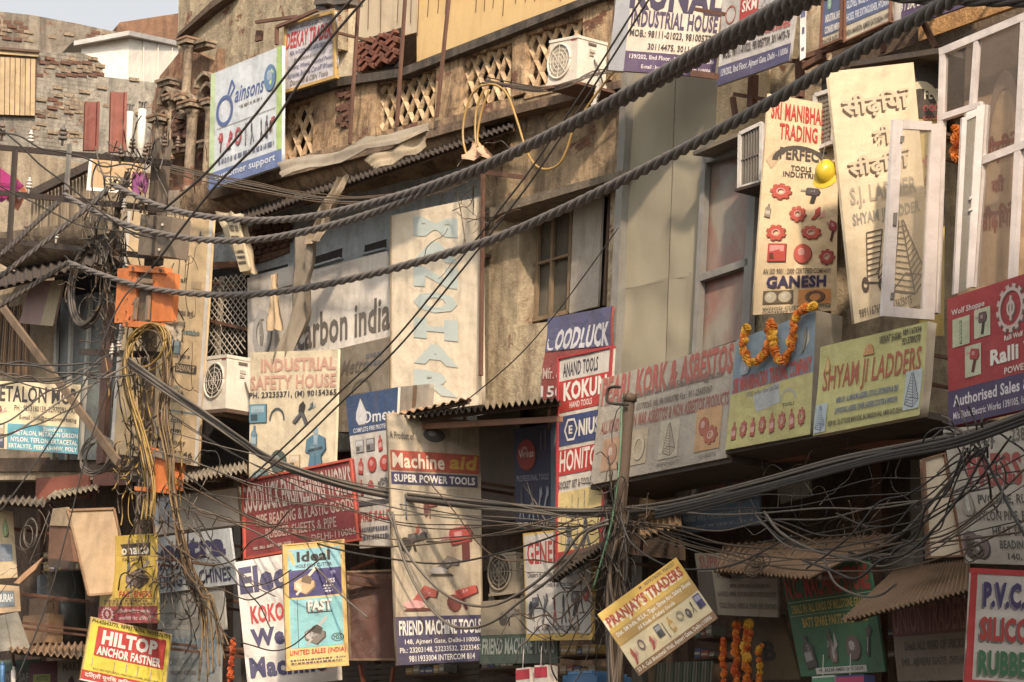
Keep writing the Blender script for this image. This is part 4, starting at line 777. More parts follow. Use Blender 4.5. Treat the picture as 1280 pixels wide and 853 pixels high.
S('sign_board', 'red and purple power tool board with a white crest at the right edge', 'sign board', [(1184, 374), (1330, 326), (1330, 500), (1186, 534)], 1.9, [
    ('t', 'Wolf Shoppe', .04, .1, .33, .16, (220, 206, 200), {'b': .03}), ('i', 'wreath', .45, .07, .66, .38, (206, 180, 170)), ('t', 'Ralli Wolf', .5, .42, .66, .46, WH, {'b': .03}), ('t', 'Ralli Wolf', .38, .5, .98, .62, WH, {'b': .05}), ('t', 'POWER TOOLS', .5, .66, .9, .71, WH), 
    ('r', .05, .18, .2, .4, (190, 196, 160)), ('i', 'bit', .08, .2, .16, .38, (130, 150, 100)), ('r', .24, .16, .38, .38, (196, 200, 166)), ('i', 'drill', .25, .18, .36, .37, (90, 60, 60)), ('r', .16, .42, .3, .66, (196, 200, 166)), ('i', 'drill', .17, .44, .29, .64, (170, 44, 44)), ('r', 0, .73, 1, 1, (60, 48, 92)), ('t', 'Authorised Sales & Service', .05, .77, .98, .86, (222, 216, 220), {'b': .03}), ('t', 'M/s Bisht Electric Works 139/105, 1st floor, Ghosi', .05, .9, .9, .965, (214, 206, 210), {'b': .02})], base=(172, 40, 46), grime=.3, th=.08)
S('sign_board', 'long grey-cream asbestos goods board with red capitals and four faded product pictures', 'sign board', [(752, 474), (921, 427), (909, 572), (738, 606)], 1.9, [
    ('t', 'PEARL KORK & ASBESTOS', .02, .0, .99, .27, (176, 88, 78), {'b': .05, 'w': .25}), ('t', '3817, 1st Floor, Mansion, Ajmeri Gate, Delhi-6  E-Mail : pearlkork@gmail.com', .05, .2, .92, .3, (110, 98, 92), {'w': .2}), ('t', '(O) 65170265 (M) 9810003780 Fax : 011-25685060', .25, .33, .85, .41, (110, 98, 92), {'w': .2}), ('t', 'ALL KIND OF NON MAR ASBESTOS & NON ASBESTOS PRODUCTS', .04, .42, .98, .54, (160, 92, 82), {'b': .03, 'w': .25}),
    ('r', .07, .6, .2, .9, (196, 150, 116)), ('i', 'disc', .1, .64, .18, .84, (170, 120, 96)), ('r', .28, .58, .41, .9, (196, 176, 144)), ('i', 'ring', .3, .62, .39, .86, (206, 190, 160)), ('r', .5, .56, .64, .9, (196, 186, 160)), ('i', 'ladder', .53, .58, .62, .88, (110, 96, 84)), ('r', .76, .53, .94, .9, (204, 156, 106)), ('i', 'disc', .78, .6, .85, .76, (170, 90, 70)), ('i', 'gear', .82, .68, .92, .86, (176, 90, 66)), ('t', 'ROPE PRODUCTS', .5, .93, .66, .96, (130, 120, 110)), ('t', 'GASKETS', .8, .93, .92, .96, (130, 120, 110))], base=(176, 166, 150), grime=.35, th=.1, wear=.2)
S('sign_board', 'blue over yellow trading company banner under the marigold garland', 'sign board', [(921, 425), (1020, 388), (1013, 543), (907, 563)], 2.0, [
    ('r', 0, .5, 1, 1, (192, 184, 112)), ('t', 'SRI MANIBHADRA TRADING COMPANY', .02, .36, .98, .5, (196, 70, 54), {'b': .04}), ('i', 'drop', .06, .1, .24, .36, (166, 178, 190)), ('i', 'blade', .66, .12, .78, .34, (196, 90, 60)), ('i', 'blade', .84, .1, .95, .32, (130, 130, 120)), ('t', '139/202 1st Floor Ajmeri Gate Delhi', .2, .52, .6, .58, (110, 110, 110)), ('p', [(.28, .56), (.6, .5), (.62, .68), (.34, .72)], (180, 188, 190)), ('i', 'arc', .62, .58, .82, .68, (170, 170, 160)), ('t', 'TOOLS', .66, .7, .8, .73, (80, 70, 60))]
  + [('i', 'gear' if i % 2 else 'bottle', .04 + i * .115, .76, .13 + i * .115, .92, (180, 80, 66)) for i in range(8)], base=(120, 150, 170), grime=.3, th=.45, side=(140, 132, 114))
S('sign_board', 'long yellow-green ladder shop banner with orange-red capitals on a padded frame', 'sign board', [(1026, 434), (1161, 402), (1150, 519), (1017, 545)], 2.1, [
    ('t', 'SHYAM JI LADDERS', .05, .25, .97, .6, (176, 88, 58), {'b': .02}), ('t', 'VIKRANT SHARMA', .56, .04, .77, .13, (70, 60, 50), {'b': .02}), ('t', '9891167694', .78, .03, .95, .1, (60, 56, 50), {'b': .03}), ('t', '9213789270', .78, .12, .95, .2, (60, 56, 50), {'b': .03}), ('i', 'helmet', .42, .08, .52, .26, (206, 140, 80)), ('i', 'drop', .05, .12, .12, .32, (206, 160, 80)),
    ('t', 'MFRS OF : ALUMINIUM LADDERS, STOOLS, EXTENSION & SELF', .2, .62, .78, .7, (84, 104, 150), {'b': .03}), ('t', 'SUPPORTING LADDERS, TOWER LADDERS SCOOTER & WINDOW', .2, .74, .78, .82, (84, 104, 150), {'b': .03}), ('t', 'SHOP NO. 139, 1ST FLOOR, MAIN ROAD, BALI MANSION WALI, AJMERI GATE, DELHI-6', .14, .87, .84, .95, (70, 66, 60), {'b': .03}), ('r', .01, .66, .12, .98, (180, 200, 206)), ('i', 'ladder', .02, .68, .11, .96, (70, 80, 130)), ('r', .84, .5, .99, .92, (190, 206, 206)), ('i', 'ladder', .85, .52, .98, .9, (80, 84, 120))], base=(200, 196, 120), grime=.3, th=.14, side=(222, 206, 176), warp=.02)
S('sign_board', 'blue and red banner with distressed white capitals hung behind the narrow red tool board', 'sign board', [(686, 398), (767, 383), (757, 500), (676, 499)], .8, [
    ('r', 0, 0, 1, .42, (72, 78, 124)), ('t', 'GOODLUCK', .02, .16, .98, .42, (206, 206, 210), {'b': .05, 'it': .1, 'w': .3}), ('t', 'Mfr. & D', .02, .62, .4, .76, (200, 170, 160), {'b': .02}), ('t', '150', .0, .84, .35, .98, (210, 200, 196), {'b': .03})], base=(142, 50, 48), grime=.45, warp=.05)
S('sign_board', 'narrow red framed tool shop board with white, red and navy bands and a hexagon mark', 'sign board', [(698, 447), (767, 432), (752, 700), (696, 710)], 1.7, [
    ('r', .03, .02, .97, .12, (206, 200, 190)), ('t', 'ANAND TOOLS', .1, .035, .75, .105, (40, 38, 60), {'b': .03}), ('r', .03, .12, .97, .27, RED), ('t', 'KOKUN', .12, .13, .92, .22, WH, {'b': .05}), ('t', 'HAND TOOLS', .24, .228, .66, .258, WH, {'b': .02}), ('r', .03, .29, .97, .43, (44, 62, 120)), ('i', 'hex', .14, .3, .4, .42, WH), ('t', 'E', .23, .34, .3, .38, WH, {'b': .04}), ('t', 'NIUS', .42, .32, .82, .4, WH, {'b': .05}), ('r', .03, .45, .97, .57, RED), ('t', 'HONITON', .06, .455, .95, .555, (236, 220, 210), {'b': .03, 'it': .05}),
    ('t', 'SOCKET SET & TOOLS', .04, .6, .72, .635, (60, 56, 60), {'b': .02}), ('r', .03, .65, .97, .93, (222, 194, 120)), ('i', 'bit', .08, .74, .14, .9, (90, 92, 96)), ('i', 'bit', .18, .72, .25, .9, (90, 92, 96)), ('i', 'bit', .3, .67, .36, .9, (90, 92, 96)), ('i', 'bit', .42, .69, .5, .9, (90, 92, 96)), ('i', 'bit', .56, .66, .62, .88, (90, 92, 96)), ('i', 'pliers', .1, .8, .5, .93, (96, 100, 110)), ('i', 'pliers', .5, .78, .8, .93, (96, 100, 110)), ('r', .0, .93, 1, 1, (170, 40, 44))], base=(214, 206, 192), grime=.2, frame=((178, 36, 44), .035))
S('sign_board', 'dark blue board with a red disc logo behind the narrow red tool board', 'sign board', [(642, 537), (697, 528), (697, 662), (645, 662)], .9, [
    ('r', .85, 0, 1, 1, (96, 130, 150)), ('i', 'disc', .08, .12, .5, .42, (176, 58, 56)), ('t', 'Venus', .12, .22, .46, .3, WH, {'b': .03}), ('i', 'bit', .6, .06, .66, .25, (120, 110, 120)), ('i', 'bit', .7, .04, .76, .25, (120, 110, 120)), ('t', 'PROFESSIONAL TOOLS', .06, .47, .8, .53, (150, 156, 176), {'b': .02}), ('i', 'pliers', .08, .58, .26, .9, (160, 170, 190)), ('i', 'pliers', .3, .58, .5, .9, (160, 170, 190)), ('i', 'wrench', .5, .58, .68, .9, (160, 170, 190)), ('i', 'wrench', .66, .56, .82, .9, (160, 170, 190)), ('r', 0, .92, .8, 1, K), ('t', 'GENERAL TOOLS', .04, .93, .78, .99, WH, {'b': .03})], base=(40, 52, 92), grime=.45)
S('sign_board', 'pale hand tool board with a red heading and pliers in a yellow border', 'sign board', [(653, 667), (742, 658), (741, 800), (658, 801)], 1.6, [
    ('r', .02, .02, .98, .94, (196, 192, 184)), ('t', 'GENERAL', .06, .09, .7, .3, (170, 42, 44), {'b': .03}), ('t', 'Dealers in : Kinds of Files, Hand Tools', .06, .37, .85, .43, (70, 66, 80)), ('t', 'Carpenter Tools & all Steel Engg Goods', .12, .47, .85, .53, (70, 66, 80)), ('i', 'grinder', .06, .55, .2, .84, (70, 72, 88)), ('i', 'wrench', .22, .57, .38, .86, (80, 82, 92)), ('i', 'pliers', .4, .58, .5, .86, (170, 50, 50)), ('i', 'pliers', .52, .57, .64, .84, (80, 80, 88)), ('i', 'drill', .64, .55, .82, .8, (90, 84, 84)), ('i', 'disc', .86, .54, .95, .66, (170, 60, 56)), ('t', '147, AJMERI GATE DELHI-6', .14, .87, .82, .93, (60, 56, 60), {'b': .02})], base=(206, 164, 64), grime=.3)
S('sign_board', 'green lower shop board with pale capitals beneath the second air conditioner', 'sign board', [(602, 752), (697, 745), (697, 829), (600, 830)], 1.3, [
    ('r', 0, 0, 1, .55, (136, 126, 106)), ('i', 'grinder', .25, .1, .5, .45, (90, 92, 88)), ('t', 'FRIEND MACHINE TOOLS', .03, .6, .97, .86, (150, 160, 150), {'b': .04, 'w': .25})], base=(52, 76, 66), grime=.5)
S('sign_board', 'tilted yellow and cream traders board hanging askew from the middle pole', 'sign board', [(747, 768), (845, 697), (897, 773), (799, 845)], 3.9, [
    ('r', 0, 0, 1, .36, (222, 176, 62)), ('t', 'PRANJAY\'S TRADERS', .03, .1, .97, .3, (176, 58, 44), {'b': .05, 'shadow': (240, 230, 200)}), ('t', 'M : 9899576050, 9560207', .5, .02, .95, .08, (90, 70, 60)), ('r', 0, .33, 1, .53, (190, 146, 66)), ('t', 'Dist. 3M India, M.S.A., Tiger, Shree Arc, Safety Shoes', .04, .35, .97, .43, (244, 236, 214), {'b': .03}), ('t', 'All Kinds of Safety Goods', .26, .45, .72, .52, (244, 236, 214), {'b': .03}),
    ('i', 'blade', .03, .62, .13, .86, (196, 70, 50)), ('i', 'ring', .16, .6, .23, .76, (120, 96, 90)), ('i', 'blade', .26, .64, .36, .84, (186, 60, 50)), ('i', 'box', .39, .58, .46, .76, (60, 66, 70)), ('i', 'bit', .47, .6, .51, .84, (60, 56, 56)), ('i', 'bottle', .53, .58, .61, .8, (200, 150, 60)), ('i', 'ring', .65, .6, .73, .74, (150, 140, 120)), ('i', 'disc', .75, .64, .81, .78, (80, 70, 66)), ('i', 'pliers', .82, .58, .88, .76, (110, 90, 80)), ('i', 'box', .9, .56, .98, .76, (60, 60, 110)),
    ('r', 0, .88, 1, 1, (140, 98, 60)), ('t', '53 A, Gali Bhoutwali Wali, Ajmeri Gate, Delhi-110006', .02, .9, .95, .98, (240, 226, 200), {'b': .03})], base=(230, 210, 160), grime=.2, yaw=60, th=.03, backbars=False)
S('sign_board', 'dim grey traders board with faded red heading left of the green machine board', 'sign board', [(868, 692), (972, 690), (972, 772), (880, 768)], 1.2, [
    ('t', 'SUPREME TRADERS', .05, .04, .97, .26, (150, 80, 70), {'b': .04, 'w': .35}), ('t', '147 BAZAR AJMERI GATE, DELHI -110006', .24, .32, .99, .44, (80, 72, 64), {'b': .03}), ('t', 'MFRS. SUPPLIERS & DEALERS IN', .4, .5, .9, .56, (90, 80, 70)), ('t', 'BARBED WIRE, GI PUNCHED TAPE CONCERT', .24, .62, .99, .71, (96, 88, 78), {'b': .02}), ('t', 'COILS, NAILS, WIRES & CHAIN LINK FENCING', .24, .8, .99, .9, (96, 88, 78), {'b': .02}), ('r', .0, .3, .2, 1, (70, 64, 56))], base=(150, 138, 118), grime=.5)
S('sign_board', 'dark teal board with red heading in the shadow under the long grey-cream board', 'sign board', [(842, 596), (948, 580), (950, 656), (846, 668)], .9, [
    ('r', .03, .06, .3, .52, (96, 100, 92)), ('i', 'blade', .05, .1, .28, .5, (120, 120, 104)), ('t', 'SUPREME TRADERS', .32, .14, .98, .4, (130, 60, 60), {'b': .04, 'w': .3}), ('r', 0, .55, 1, .57, K), ('t', 'BARBED WIRE, PUNCHED TAPE CONCERTINA', .1, .72, .98, .84, (110, 118, 120), {'b': .03}), ('ln', .1, .88, .95, .96, 1, (100, 108, 110))], base=(44, 66, 88), grime=.5)
S('sign_board', 'leaning green machine store board with red heading and pictures of mill spares', 'sign board', [(976, 716), (1085, 696), (1107, 840), (1001, 846)], 1.3, [
    ('t', 'N.C. MACHINE STORE', .02, .05, .98, .28, (176, 52, 48), {'b': .05, 'w': .2}), ('r', .02, .3, .98, .305, (190, 190, 150)), ('t', 'DEALS IN: ALL KINDS OF MILLSTONE GRANITES', .05, .33, .97, .41, (196, 160, 66), {'b': .03}), ('t', 'BATT SPARE PARTS & SEASONS', .15, .46, .9, .55, (196, 160, 66), {'b': .03}), ('r', .02, .43, .98, .435, (150, 170, 120)), ('i', 'bottle', .05, .62, .25, .92, (70, 64, 60)), ('i', 'blade', .34, .58, .52, .85, (80, 72, 66)), ('i', 'drop', .38, .66, .5, .9, (120, 96, 90)), ('i', 'disc', .6, .66, .76, .88, (96, 74, 70)), ('i', 'wrench', .78, .58, .96, .86, (70, 62, 60)), ('r', .2, .93, .8, .99, (190, 190, 180)), ('t', '140, BAZAR AJMERI GATE DELHI', .24, .94, .76, .98, K)], base=(40, 98, 62), grime=.4)
S('sign_board', 'brown-grey board with tall cramped maroon capitals beneath the lower right tin awning', 'sign board', [(1113, 752), (1212, 740), (1208, 850), (1122, 852)], 1.2, [
    ('r', 0, 0, 1, .45, (110, 54, 46)), ('t', 'UNION TRADERS', .02, .04, .98, .42, (150, 96, 84), {'b': .03, 'w': .3}), ('t', 'Deals ALL KIND OF SRICKS', .15, .52, .95, .63, (80, 72, 62), {'b': .02}), ('t', '141, AJMERI GATE, DELHI', .1, .72, .97, .84, (84, 76, 66), {'b': .03})], base=(128, 112, 92), grime=.5)
S('sign_board', 'red edged white board with navy, red and green capitals at the lower right corner', 'sign board', [(1214, 710), (1330, 716), (1330, 880), (1205, 872)], 2.3, [
    ('r', 0, 0, .07, 1, (206, 36, 40)), ('t', 'P.V.C. & R', .14, .1, .92, .3, (50, 40, 100), {'b': .06, 'shadow': (120, 110, 130)}), ('t', 'SILICONE', .12, .37, .86, .56, (196, 44, 40), {'b': .05, 'shadow': (110, 100, 100)}), ('t', 'RUBBER', .12, .63, .72, .82, (40, 110, 70), {'b': .05, 'shadow': (120, 120, 100)}), ('r', .0, .86, 1, 1, (196, 36, 40)), ('t', 'PRINTS & S', .08, .89, .9, .99, (236, 226, 216), {'b': .05})], base=(214, 206, 196), grime=.15, yaw=70, frame=((206, 40, 42), .06, .01))
S('sign_board', 'grey-white pipe shop board with hose rolls, above the red edged board at the right', 'sign board', [(1178, 536), (1330, 525), (1330, 708), (1207, 704)], 2.2, [
    ('t', 'TELE : 23232      238295', .0, .03, .8, .13, (80, 76, 70), {'b': .03}), ('t', 'PRESS CO', .16, .2, .98, .44, (150, 50, 48), {'b': .06}), ('t', 'PVC PIPE, RUBBER', .22, .5, .85, .58, (70, 66, 62), {'b': .03}), ('t', 'NYLON PIPE, BRAIDED', .18, .62, .9, .7, (70, 66, 62), {'b': .03}), ('t', 'HEAT SHRINK', .32, .73, .8, .8, (70, 66, 62), {'b': .03}), ('t', 'BEADING, TAPE', .38, .83, .85, .9, (70, 66, 62), {'b': .03}), ('t', '140, AJMERI', .45, .92, .9, .98, (70, 66, 62), {'b': .03}), ('i', 'pipes', .01, .76, .27, .96, (104, 84, 84)), ('i', 'drop', .04, .42, .2, .66, (140, 134, 120))], base=(170, 162, 148), grime=.35, th=.06, yaw=15)
S('white_panel', 'blank cream panel with a brown edge left of the grey-white pipe shop board', 'panel', [(1153, 574), (1180, 566), (1204, 696), (1160, 698)], 2.0, [], base=(226, 206, 172), grime=.2, yaw=80, frame=((130, 84, 56), .02), th=.05)
S('white_panel', 'blank white panel with a pale blue left end above the navy lettered board', 'panel', [(190, 622), (299, 608), (303, 657), (194, 671)], 1.4, [('r', 0, 0, .3, .7, (180, 196, 212))], base=(226, 214, 194), grime=.25, frame=((120, 92, 66), .02))
S('brown_panel', 'plain dark red-brown board between the cutter board and the tall grimy board', 'panel', [(433, 714), (493, 712), (496, 826), (436, 826)], 1.6, [], base=(82, 42, 32), grime=.4, frame=((120, 92, 64), .03), yaw=70)
# cluttered boards at the bottom left
S('sign_board', 'cream board with a yellow and green diamond mark at the left edge', 'sign board', [(-10, 636), (16, 640), (22, 722), (-10, 724)], 1.2, [('i', 'drop', .4, .1, .8, .4, (120, 150, 80)), ('r', .3, .5, .85, .75, (90, 110, 130))], base=(190, 166, 120), yaw=60)
S('sign_board', 'small blue plate with pale capitals on a tan board at the left edge', 'sign board', [(-10, 730), (24, 733), (26, 764), (-10, 768)], 1.6, [('r', .05, .2, .8, .8, (86, 106, 120)), ('t', 'MURAH', .2, .32, .76, .62, (200, 204, 200), {'b': .03})], base=(186, 150, 104), yaw=60)
S('sign_board', 'tilted grey glass fronted board below the small blue plate', 'sign board', [(-10, 772), (22, 765), (38, 810), (-10, 816)], 1.6, [('r', .5, .0, .54, 1, (90, 82, 70))], base=(120, 116, 100), yaw=50, grime=.6)
S('sign_board', 'dark board with pale capitals among the shop goods at the bottom left corner', 'sign board', [(-10, 826), (52, 824), (54, 880), (-10, 880)], .9, [('r', 0, 0, 1, .25, (60, 90, 80)), ('t', 'TOWER SAFETY', .05, .3, .95, .5, (120, 120, 116), {'b': .03}), ('t', 'PRODUCTS', .2, .58, .9, .75, (126, 120, 110), {'b': .03})], base=(60, 52, 48), yaw=60)
S('sign_board', 'maroon poster with a small green label at the bottom left', 'sign board', [(36, 828), (72, 826), (72, 880), (36, 880)], 1.1, [('r', .15, .3, .75, .5, (140, 150, 70)), ('t', 'AUTO', .25, .34, .65, .46, (60, 70, 40)), ('t', 'PHOTON', .2, .6, .9, .74, (190, 180, 170))], base=(88, 44, 56), yaw=60)
S('sign_board', 'grey poster with a dark pair of pliers beside the maroon poster', 'sign board', [(72, 826), (104, 824), (104, 880), (72, 880)], 1.1, [('i', 'pliers', .1, .35, .9, .95, (80, 40, 40)), ('t', 'MART', .2, .05, .9, .25, (60, 56, 56))], base=(130, 122, 112), yaw=60)
S('sign_board', 'old brass-coloured board with a black capital letter left of the green board', 'sign board', [(938, 772), (978, 768), (1000, 850), (940, 850)], .6, [('t', 'B', .3, .4, .6, .7, K, {'b': .04})], base=(88, 72, 42), grime=.6, backbars=False)
# ================================================================== LOWER FRONTS, SOFFITS, AWNINGS
lf = W(640, 700, -1); low = thing('shop_building', Vector((lf.x, lf.y, 0)), 'dark recessed ground and first floor shop fronts behind the boards', 'building')
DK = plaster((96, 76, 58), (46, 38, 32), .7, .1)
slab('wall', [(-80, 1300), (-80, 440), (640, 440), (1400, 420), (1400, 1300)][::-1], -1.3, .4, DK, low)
def hslab(name, a, b, o0, o1, th, mat, parent=None):
    A, B = W(a[0], a[1], o0), W(b[0], b[1], o0); m = MB(); m.box(A, B - A, -NV * (o0 - o1), UP * th, mat); return m.build(name, parent)
hslab('floor_slab', (-60, 590), (300, 588), -.1, -1.3, .25, DK, low)
hslab('floor_slab', (300, 600), (620, 560), -.05, -1.3, .3, DK, low)
hslab('floor_slab', (600, 560), (1300, 556), .5, -1.3, .3, plaster((84, 66, 50), (40, 32, 26), .6), low)
for i, (x, y0, y1) in enumerate(((52, 600, 900), (190, 590, 900), (300, 600, 900), (470, 560, 900), (640, 560, 900), (800, 600, 900), (860, 600, 900), (1100, 560, 900), (1150, 540, 900))):
    MB().bar(W(x, y1, -.9), W(x, y0, -.9), .12 + .05 * (i % 3), .12, [DWOOD, RUST, GSTEEL][i % 3], NV).build('post', low)
for (x0, y0, x1, y1) in ((430, 836, 600, 826), (600, 850, 760, 842)):
    for k in range(9): MB().bar(W(x0, y0 + k * 7, -.7), W(x1, y1 + k * 7, -.7), .07, .02, paint((60, 52, 48), .6, .7, .2), NV).build('shutter_slat', low)
for k in range(20): MB().bar(W(818 + k * 3.7, 862, -.3), W(820 + k * 3.7, 829 - k * .15, -.3), .028, .02, paint((112, 122, 108) if k % 3 else (60, 90, 72), .5), NV).build('shutter_slat', low)
for (x0, y0, x1, y1) in ((450, 832, 460, 880), (492, 834, 486, 880), (470, 700, 440, 712)):
    MB().bar(W(x0, y0, -.2), W(x1, y1, -.2), .05, .05, paint((150, 70, 44), .6)).build('brace', low)
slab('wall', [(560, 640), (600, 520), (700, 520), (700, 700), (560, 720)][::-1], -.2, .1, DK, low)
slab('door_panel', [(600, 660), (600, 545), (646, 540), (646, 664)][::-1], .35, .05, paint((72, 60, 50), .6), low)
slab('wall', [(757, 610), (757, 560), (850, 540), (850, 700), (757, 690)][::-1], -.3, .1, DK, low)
hslab('soffit', (738, 612), (915, 578), 1.85, .5, .1, DTIN, low); hslab('soffit', (907, 568), (1155, 522), 1.95, .5, .08, DTIN, low)
for k in range(9):
    x = 760 + k * 47; yb = 606 - (x - 738) * .2
    MB().bar(W(x, yb - 3, 1.8), W(x - 6, yb + 20, .2), .06, .06, RUST).build('joist', low)
for (x0, y0, x1, y1) in ((1000, 560, 1180, 552), (1045, 556, 1130, 560), (860, 582, 1010, 570)): MB().bar(W(x0, y0, 1.2), W(x1, y1, 1.2), .1, .08, paint((132, 74, 48), .7)).build('beam', low)
slab('dim_panel', [(972, 600), (1012, 592), (1012, 620), (975, 630)][::-1], .3, .04, paint((120, 112, 98), .5), low)
slab('dim_panel', [(1098, 690), (1140, 680), (1140, 735), (1105, 742)][::-1], .5, .04, paint((112, 106, 98), .5), low)

def awning(name, label, a, b, oF, c, d, oB, waves, amp, mat, ragged=.06):
    A, B, Cc, Dd = W(a[0], a[1], oF), W(b[0], b[1], oF), W(c[0], c[1], oB), W(d[0], d[1], oB)
    r = thing(name, (A + B) / 2, label, 'awning'); ripple('sheet', A, B, Cc, Dd, waves, amp, mat, r, ragged=ragged)
    MB().bar(A.lerp(Dd, .12) - UP * .06, B.lerp(Cc, .12) - UP * .06, .05, .05, DWOOD).build('batten', r)
    for t in (.06, .94): MB().bar(A.lerp(B, t).lerp(Dd.lerp(Cc, t), .14) - UP * .1, Dd.lerp(Cc, t) - UP * .45, .04, .04, RUST).build('strut', r)
    return r
awning('tin_awning', 'dark corrugated awning with a toothed edge over the tall grimy board', (498, 522), (700, 498), 2.6, (700, 506), (500, 524), .3, 26, .035, DTIN)
awning('tin_awning', 'small stack of bent tin sheets lying at the foot of the tall cream board', (488, 520), (585, 497), 1.8, (590, 500), (492, 516), .9, 9, .02, paint((196, 152, 112), .5, .7))
awning('tin_awning', 'long ragged black corrugated canopy under the balustrade of the ornate house', (300, 277), (642, 158), 1.15, (640, 150), (300, 262), .2, 60, .02, DTIN, .12)
awning('tin_awning', 'sunlit corrugated awning with a black toothed edge above the blank white panel', (200, 606), (309, 588), 2.0, (309, 578), (214, 592), .3, 18, .035, paint((190, 176, 152), .6, .6))
awning('tin_awning', 'short whitish corrugated awning above the hanging wooden box', (57, 624), (122, 610), 1.6, (126, 606), (70, 614), .2, 10, .03, paint((186, 172, 146), .6, .6))
awning('tin_awning', 'grey corrugated strip awning at the left edge below the plastics board', (-20, 626), (56, 632), 1.7, (60, 622), (-20, 620), .2, 10, .03, TIN)
awning('tin_awning', 'pale ragged awning edge over the shop goods at the lower left', (10, 812), (108, 822), 2.2, (108, 804), (16, 806), .3, 12, .035, paint((176, 138, 100), .6, .7), .1)
awning('tin_awning', 'brownish corrugated awning with a toothed edge over the green machine store board', (893, 712), (1012, 722), 2.6, (1120, 668), (905, 680), .6, 24, .018, paint((164, 126, 92), .7, .7))
awning('tin_awning', 'lower right corrugated awning with a curved toothed edge over the brown-grey board', (1052, 776), (1212, 737), 2.6, (1212, 700), (1120, 712), .6, 26, .02, paint((158, 122, 90), .7, .7))
awning('tin_awning', 'dark drooping tin awning beside the middle pole above the hand tool board', (688, 728), (752, 684), 2.4, (776, 664), (718, 668), 1.0, 14, .03, DTIN)
awning('tin_awning', 'small tan tin awning right of the middle pole under the cable bundle', (800, 672), (852, 655), 2.0, (850, 640), (800, 646), .6, 7, .03, paint((196, 150, 100), .5, .7))
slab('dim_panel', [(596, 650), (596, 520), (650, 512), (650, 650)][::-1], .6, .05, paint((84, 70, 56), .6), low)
slab('rafter', [(520, 537), (520, 530), (700, 520), (700, 527)][::-1], 2.3, .05, paint((140, 88, 62), .6), low)
slab('dim_panel', [(797, 668), (800, 615), (845, 612), (845, 662)][::-1], .7, .05, paint((190, 146, 92), .4), low)
# red oxide sheet, dark tank and clutter at lower left
slab('red_sheet', [(44, 628), (45, 598), (110, 592), (112, 622)][::-1], .3, .04, paint((146, 66, 42), .6), low)
slab('red_sheet', [(116, 608), (116, 590), (160, 592), (160, 606)][::-1], .4, .04, paint((120, 56, 40), .6), low)
t = MB().tube([W(78, 806, -.2), W(76, 722, -.2)], .42, paint((40, 46, 44), .5, .4), 20); tag(t.build('water_tank', smooth=True), 'dark plastic water drum in the shadow above the pale ragged awning', 'drum')
t = MB(); a0 = W(45, 808, .1); t.box(a0, -DV * .9, NV * .3, UP * .5, paint((140, 104, 70), .6)); t.box(a0 + UP * .502 - DV * .1, -DV * .6, NV * .25, UP * .3, paint((120, 88, 62), .6)); tag(t.build('carton'), 'brown cardboard carton leaning at the foot of the water drum', 'carton')
# ------------------------------------------------------------------ hanging wooden box with its lid open
hb = thing('wooden_box', W(112, 745, 2.2), 'weathered wooden meter box hanging with its pale door swung open at the left pole', 'wooden box')
an = W(112, 690, 3.15); n_ = pnorm(78)
PL = [hit(x, y, an, n_) for x, y in ((84, 638), (142, 636), (165, 740), (110, 744))]
MB().prism(PL[::-1], n_, .03, paint((188, 156, 116), .45, .7)).build('door', hb)
for a, b in ((0, 1), (1, 2), (2, 3), (3, 0)): MB().bar(PL[a] + n_ * .01, PL[b] + n_ * .01, .035, .04, paint((150, 112, 76), .5), n_).build('door_frame', hb)
an = W(75, 680, 2.9)
for q, c in (([(62, 655), (86, 652), (92, 702), (60, 698)], (110, 70, 46)), ([(66, 636), (84, 634), (88, 658), (62, 657)], (176, 150, 112)), ([(60, 698), (92, 702), (92, 712), (60, 708)], (60, 44, 34))):
    MB().prism([hit(x, y, an, NV) for x, y in q][::-1], NV, .35 if c[0] == 110 else .04, paint(c, .5)).build('casing', hb)
    an = an + NV * .03
t = thing('broken_slat', W(35, 715, 2.4), 'broken sunlit wooden slat dangling from a wire at the lower left', 'wood piece')
MB().prism([hit(x, y, W(35, 715, 2.4), NV) for x, y in ((54, 696), (30, 716), (17, 729), (24, 730), (44, 712))][::-1], NV, .03, paint((206, 150, 104), .3)).build('slat', t)
wire([W(62, 640, 2.3), W(50, 672, 2.4), W(36, 706, 2.42)], .008, GREYW, 'thin wire holding up the broken wooden slat', 'wire', 'wire')
# ================================================================== LEFT FRONT
l0 = W(60, 440, 0); left = thing('left_building', Vector((l0.x, l0.y, 0)), 'stained plaster front with teal windows and a slatted screen at the left edge', 'building')
LP = plaster((176, 154, 122), (104, 86, 66), .6, 0, .8, (196, 176, 146))
slab('wall', [(-80, 480), (-80, 168), (40, 190), (132, 212), (205, 240), (262, 262), (262, 600), (-80, 600)][::-1], -.15, .3, LP, left)
for i in range(22):
    x = 40 + i * 4.4; y0 = 240 - i * 1.9; MB().bar(W(x - 1, y0 + 60 + rnd(-6, 6), .35), W(x + 1, y0, .35), .05, .03, [paint((126, 108, 84), .7), paint((150, 132, 104), .7), paint((92, 78, 62), .7)][i % 3], NV).build('screen_slat', left)
MB().bar(W(40, 243, .5), W(136, 196, .5), .16, .1, plaster((76, 64, 54)), NV).build('screen_rail', left)
slab('shade_backing', [(68, 470), (68, 300), (150, 290), (150, 470)][::-1], -.1, .04, DARKI, left)  # flat dark sheet on the wall, shade of a hollow in its colour
m = MB(); N = 10; c0 = W(28, 310, 0); vs = []
for i in range(7):   # curved bracket moulding
    a = rad(15 * i); 
    for x in (24, 70, 118, 150): vs.append(W(x, 302 - (x - 24) * .12, 0) + NV * (.75 * math.cos(a)) - UP * (.55 * math.sin(a)))
fs = [(i * 4 + j, i * 4 + 4 + j, i * 4 + 5 + j, i * 4 + 1 + j) for i in range(6) for j in range(3)]
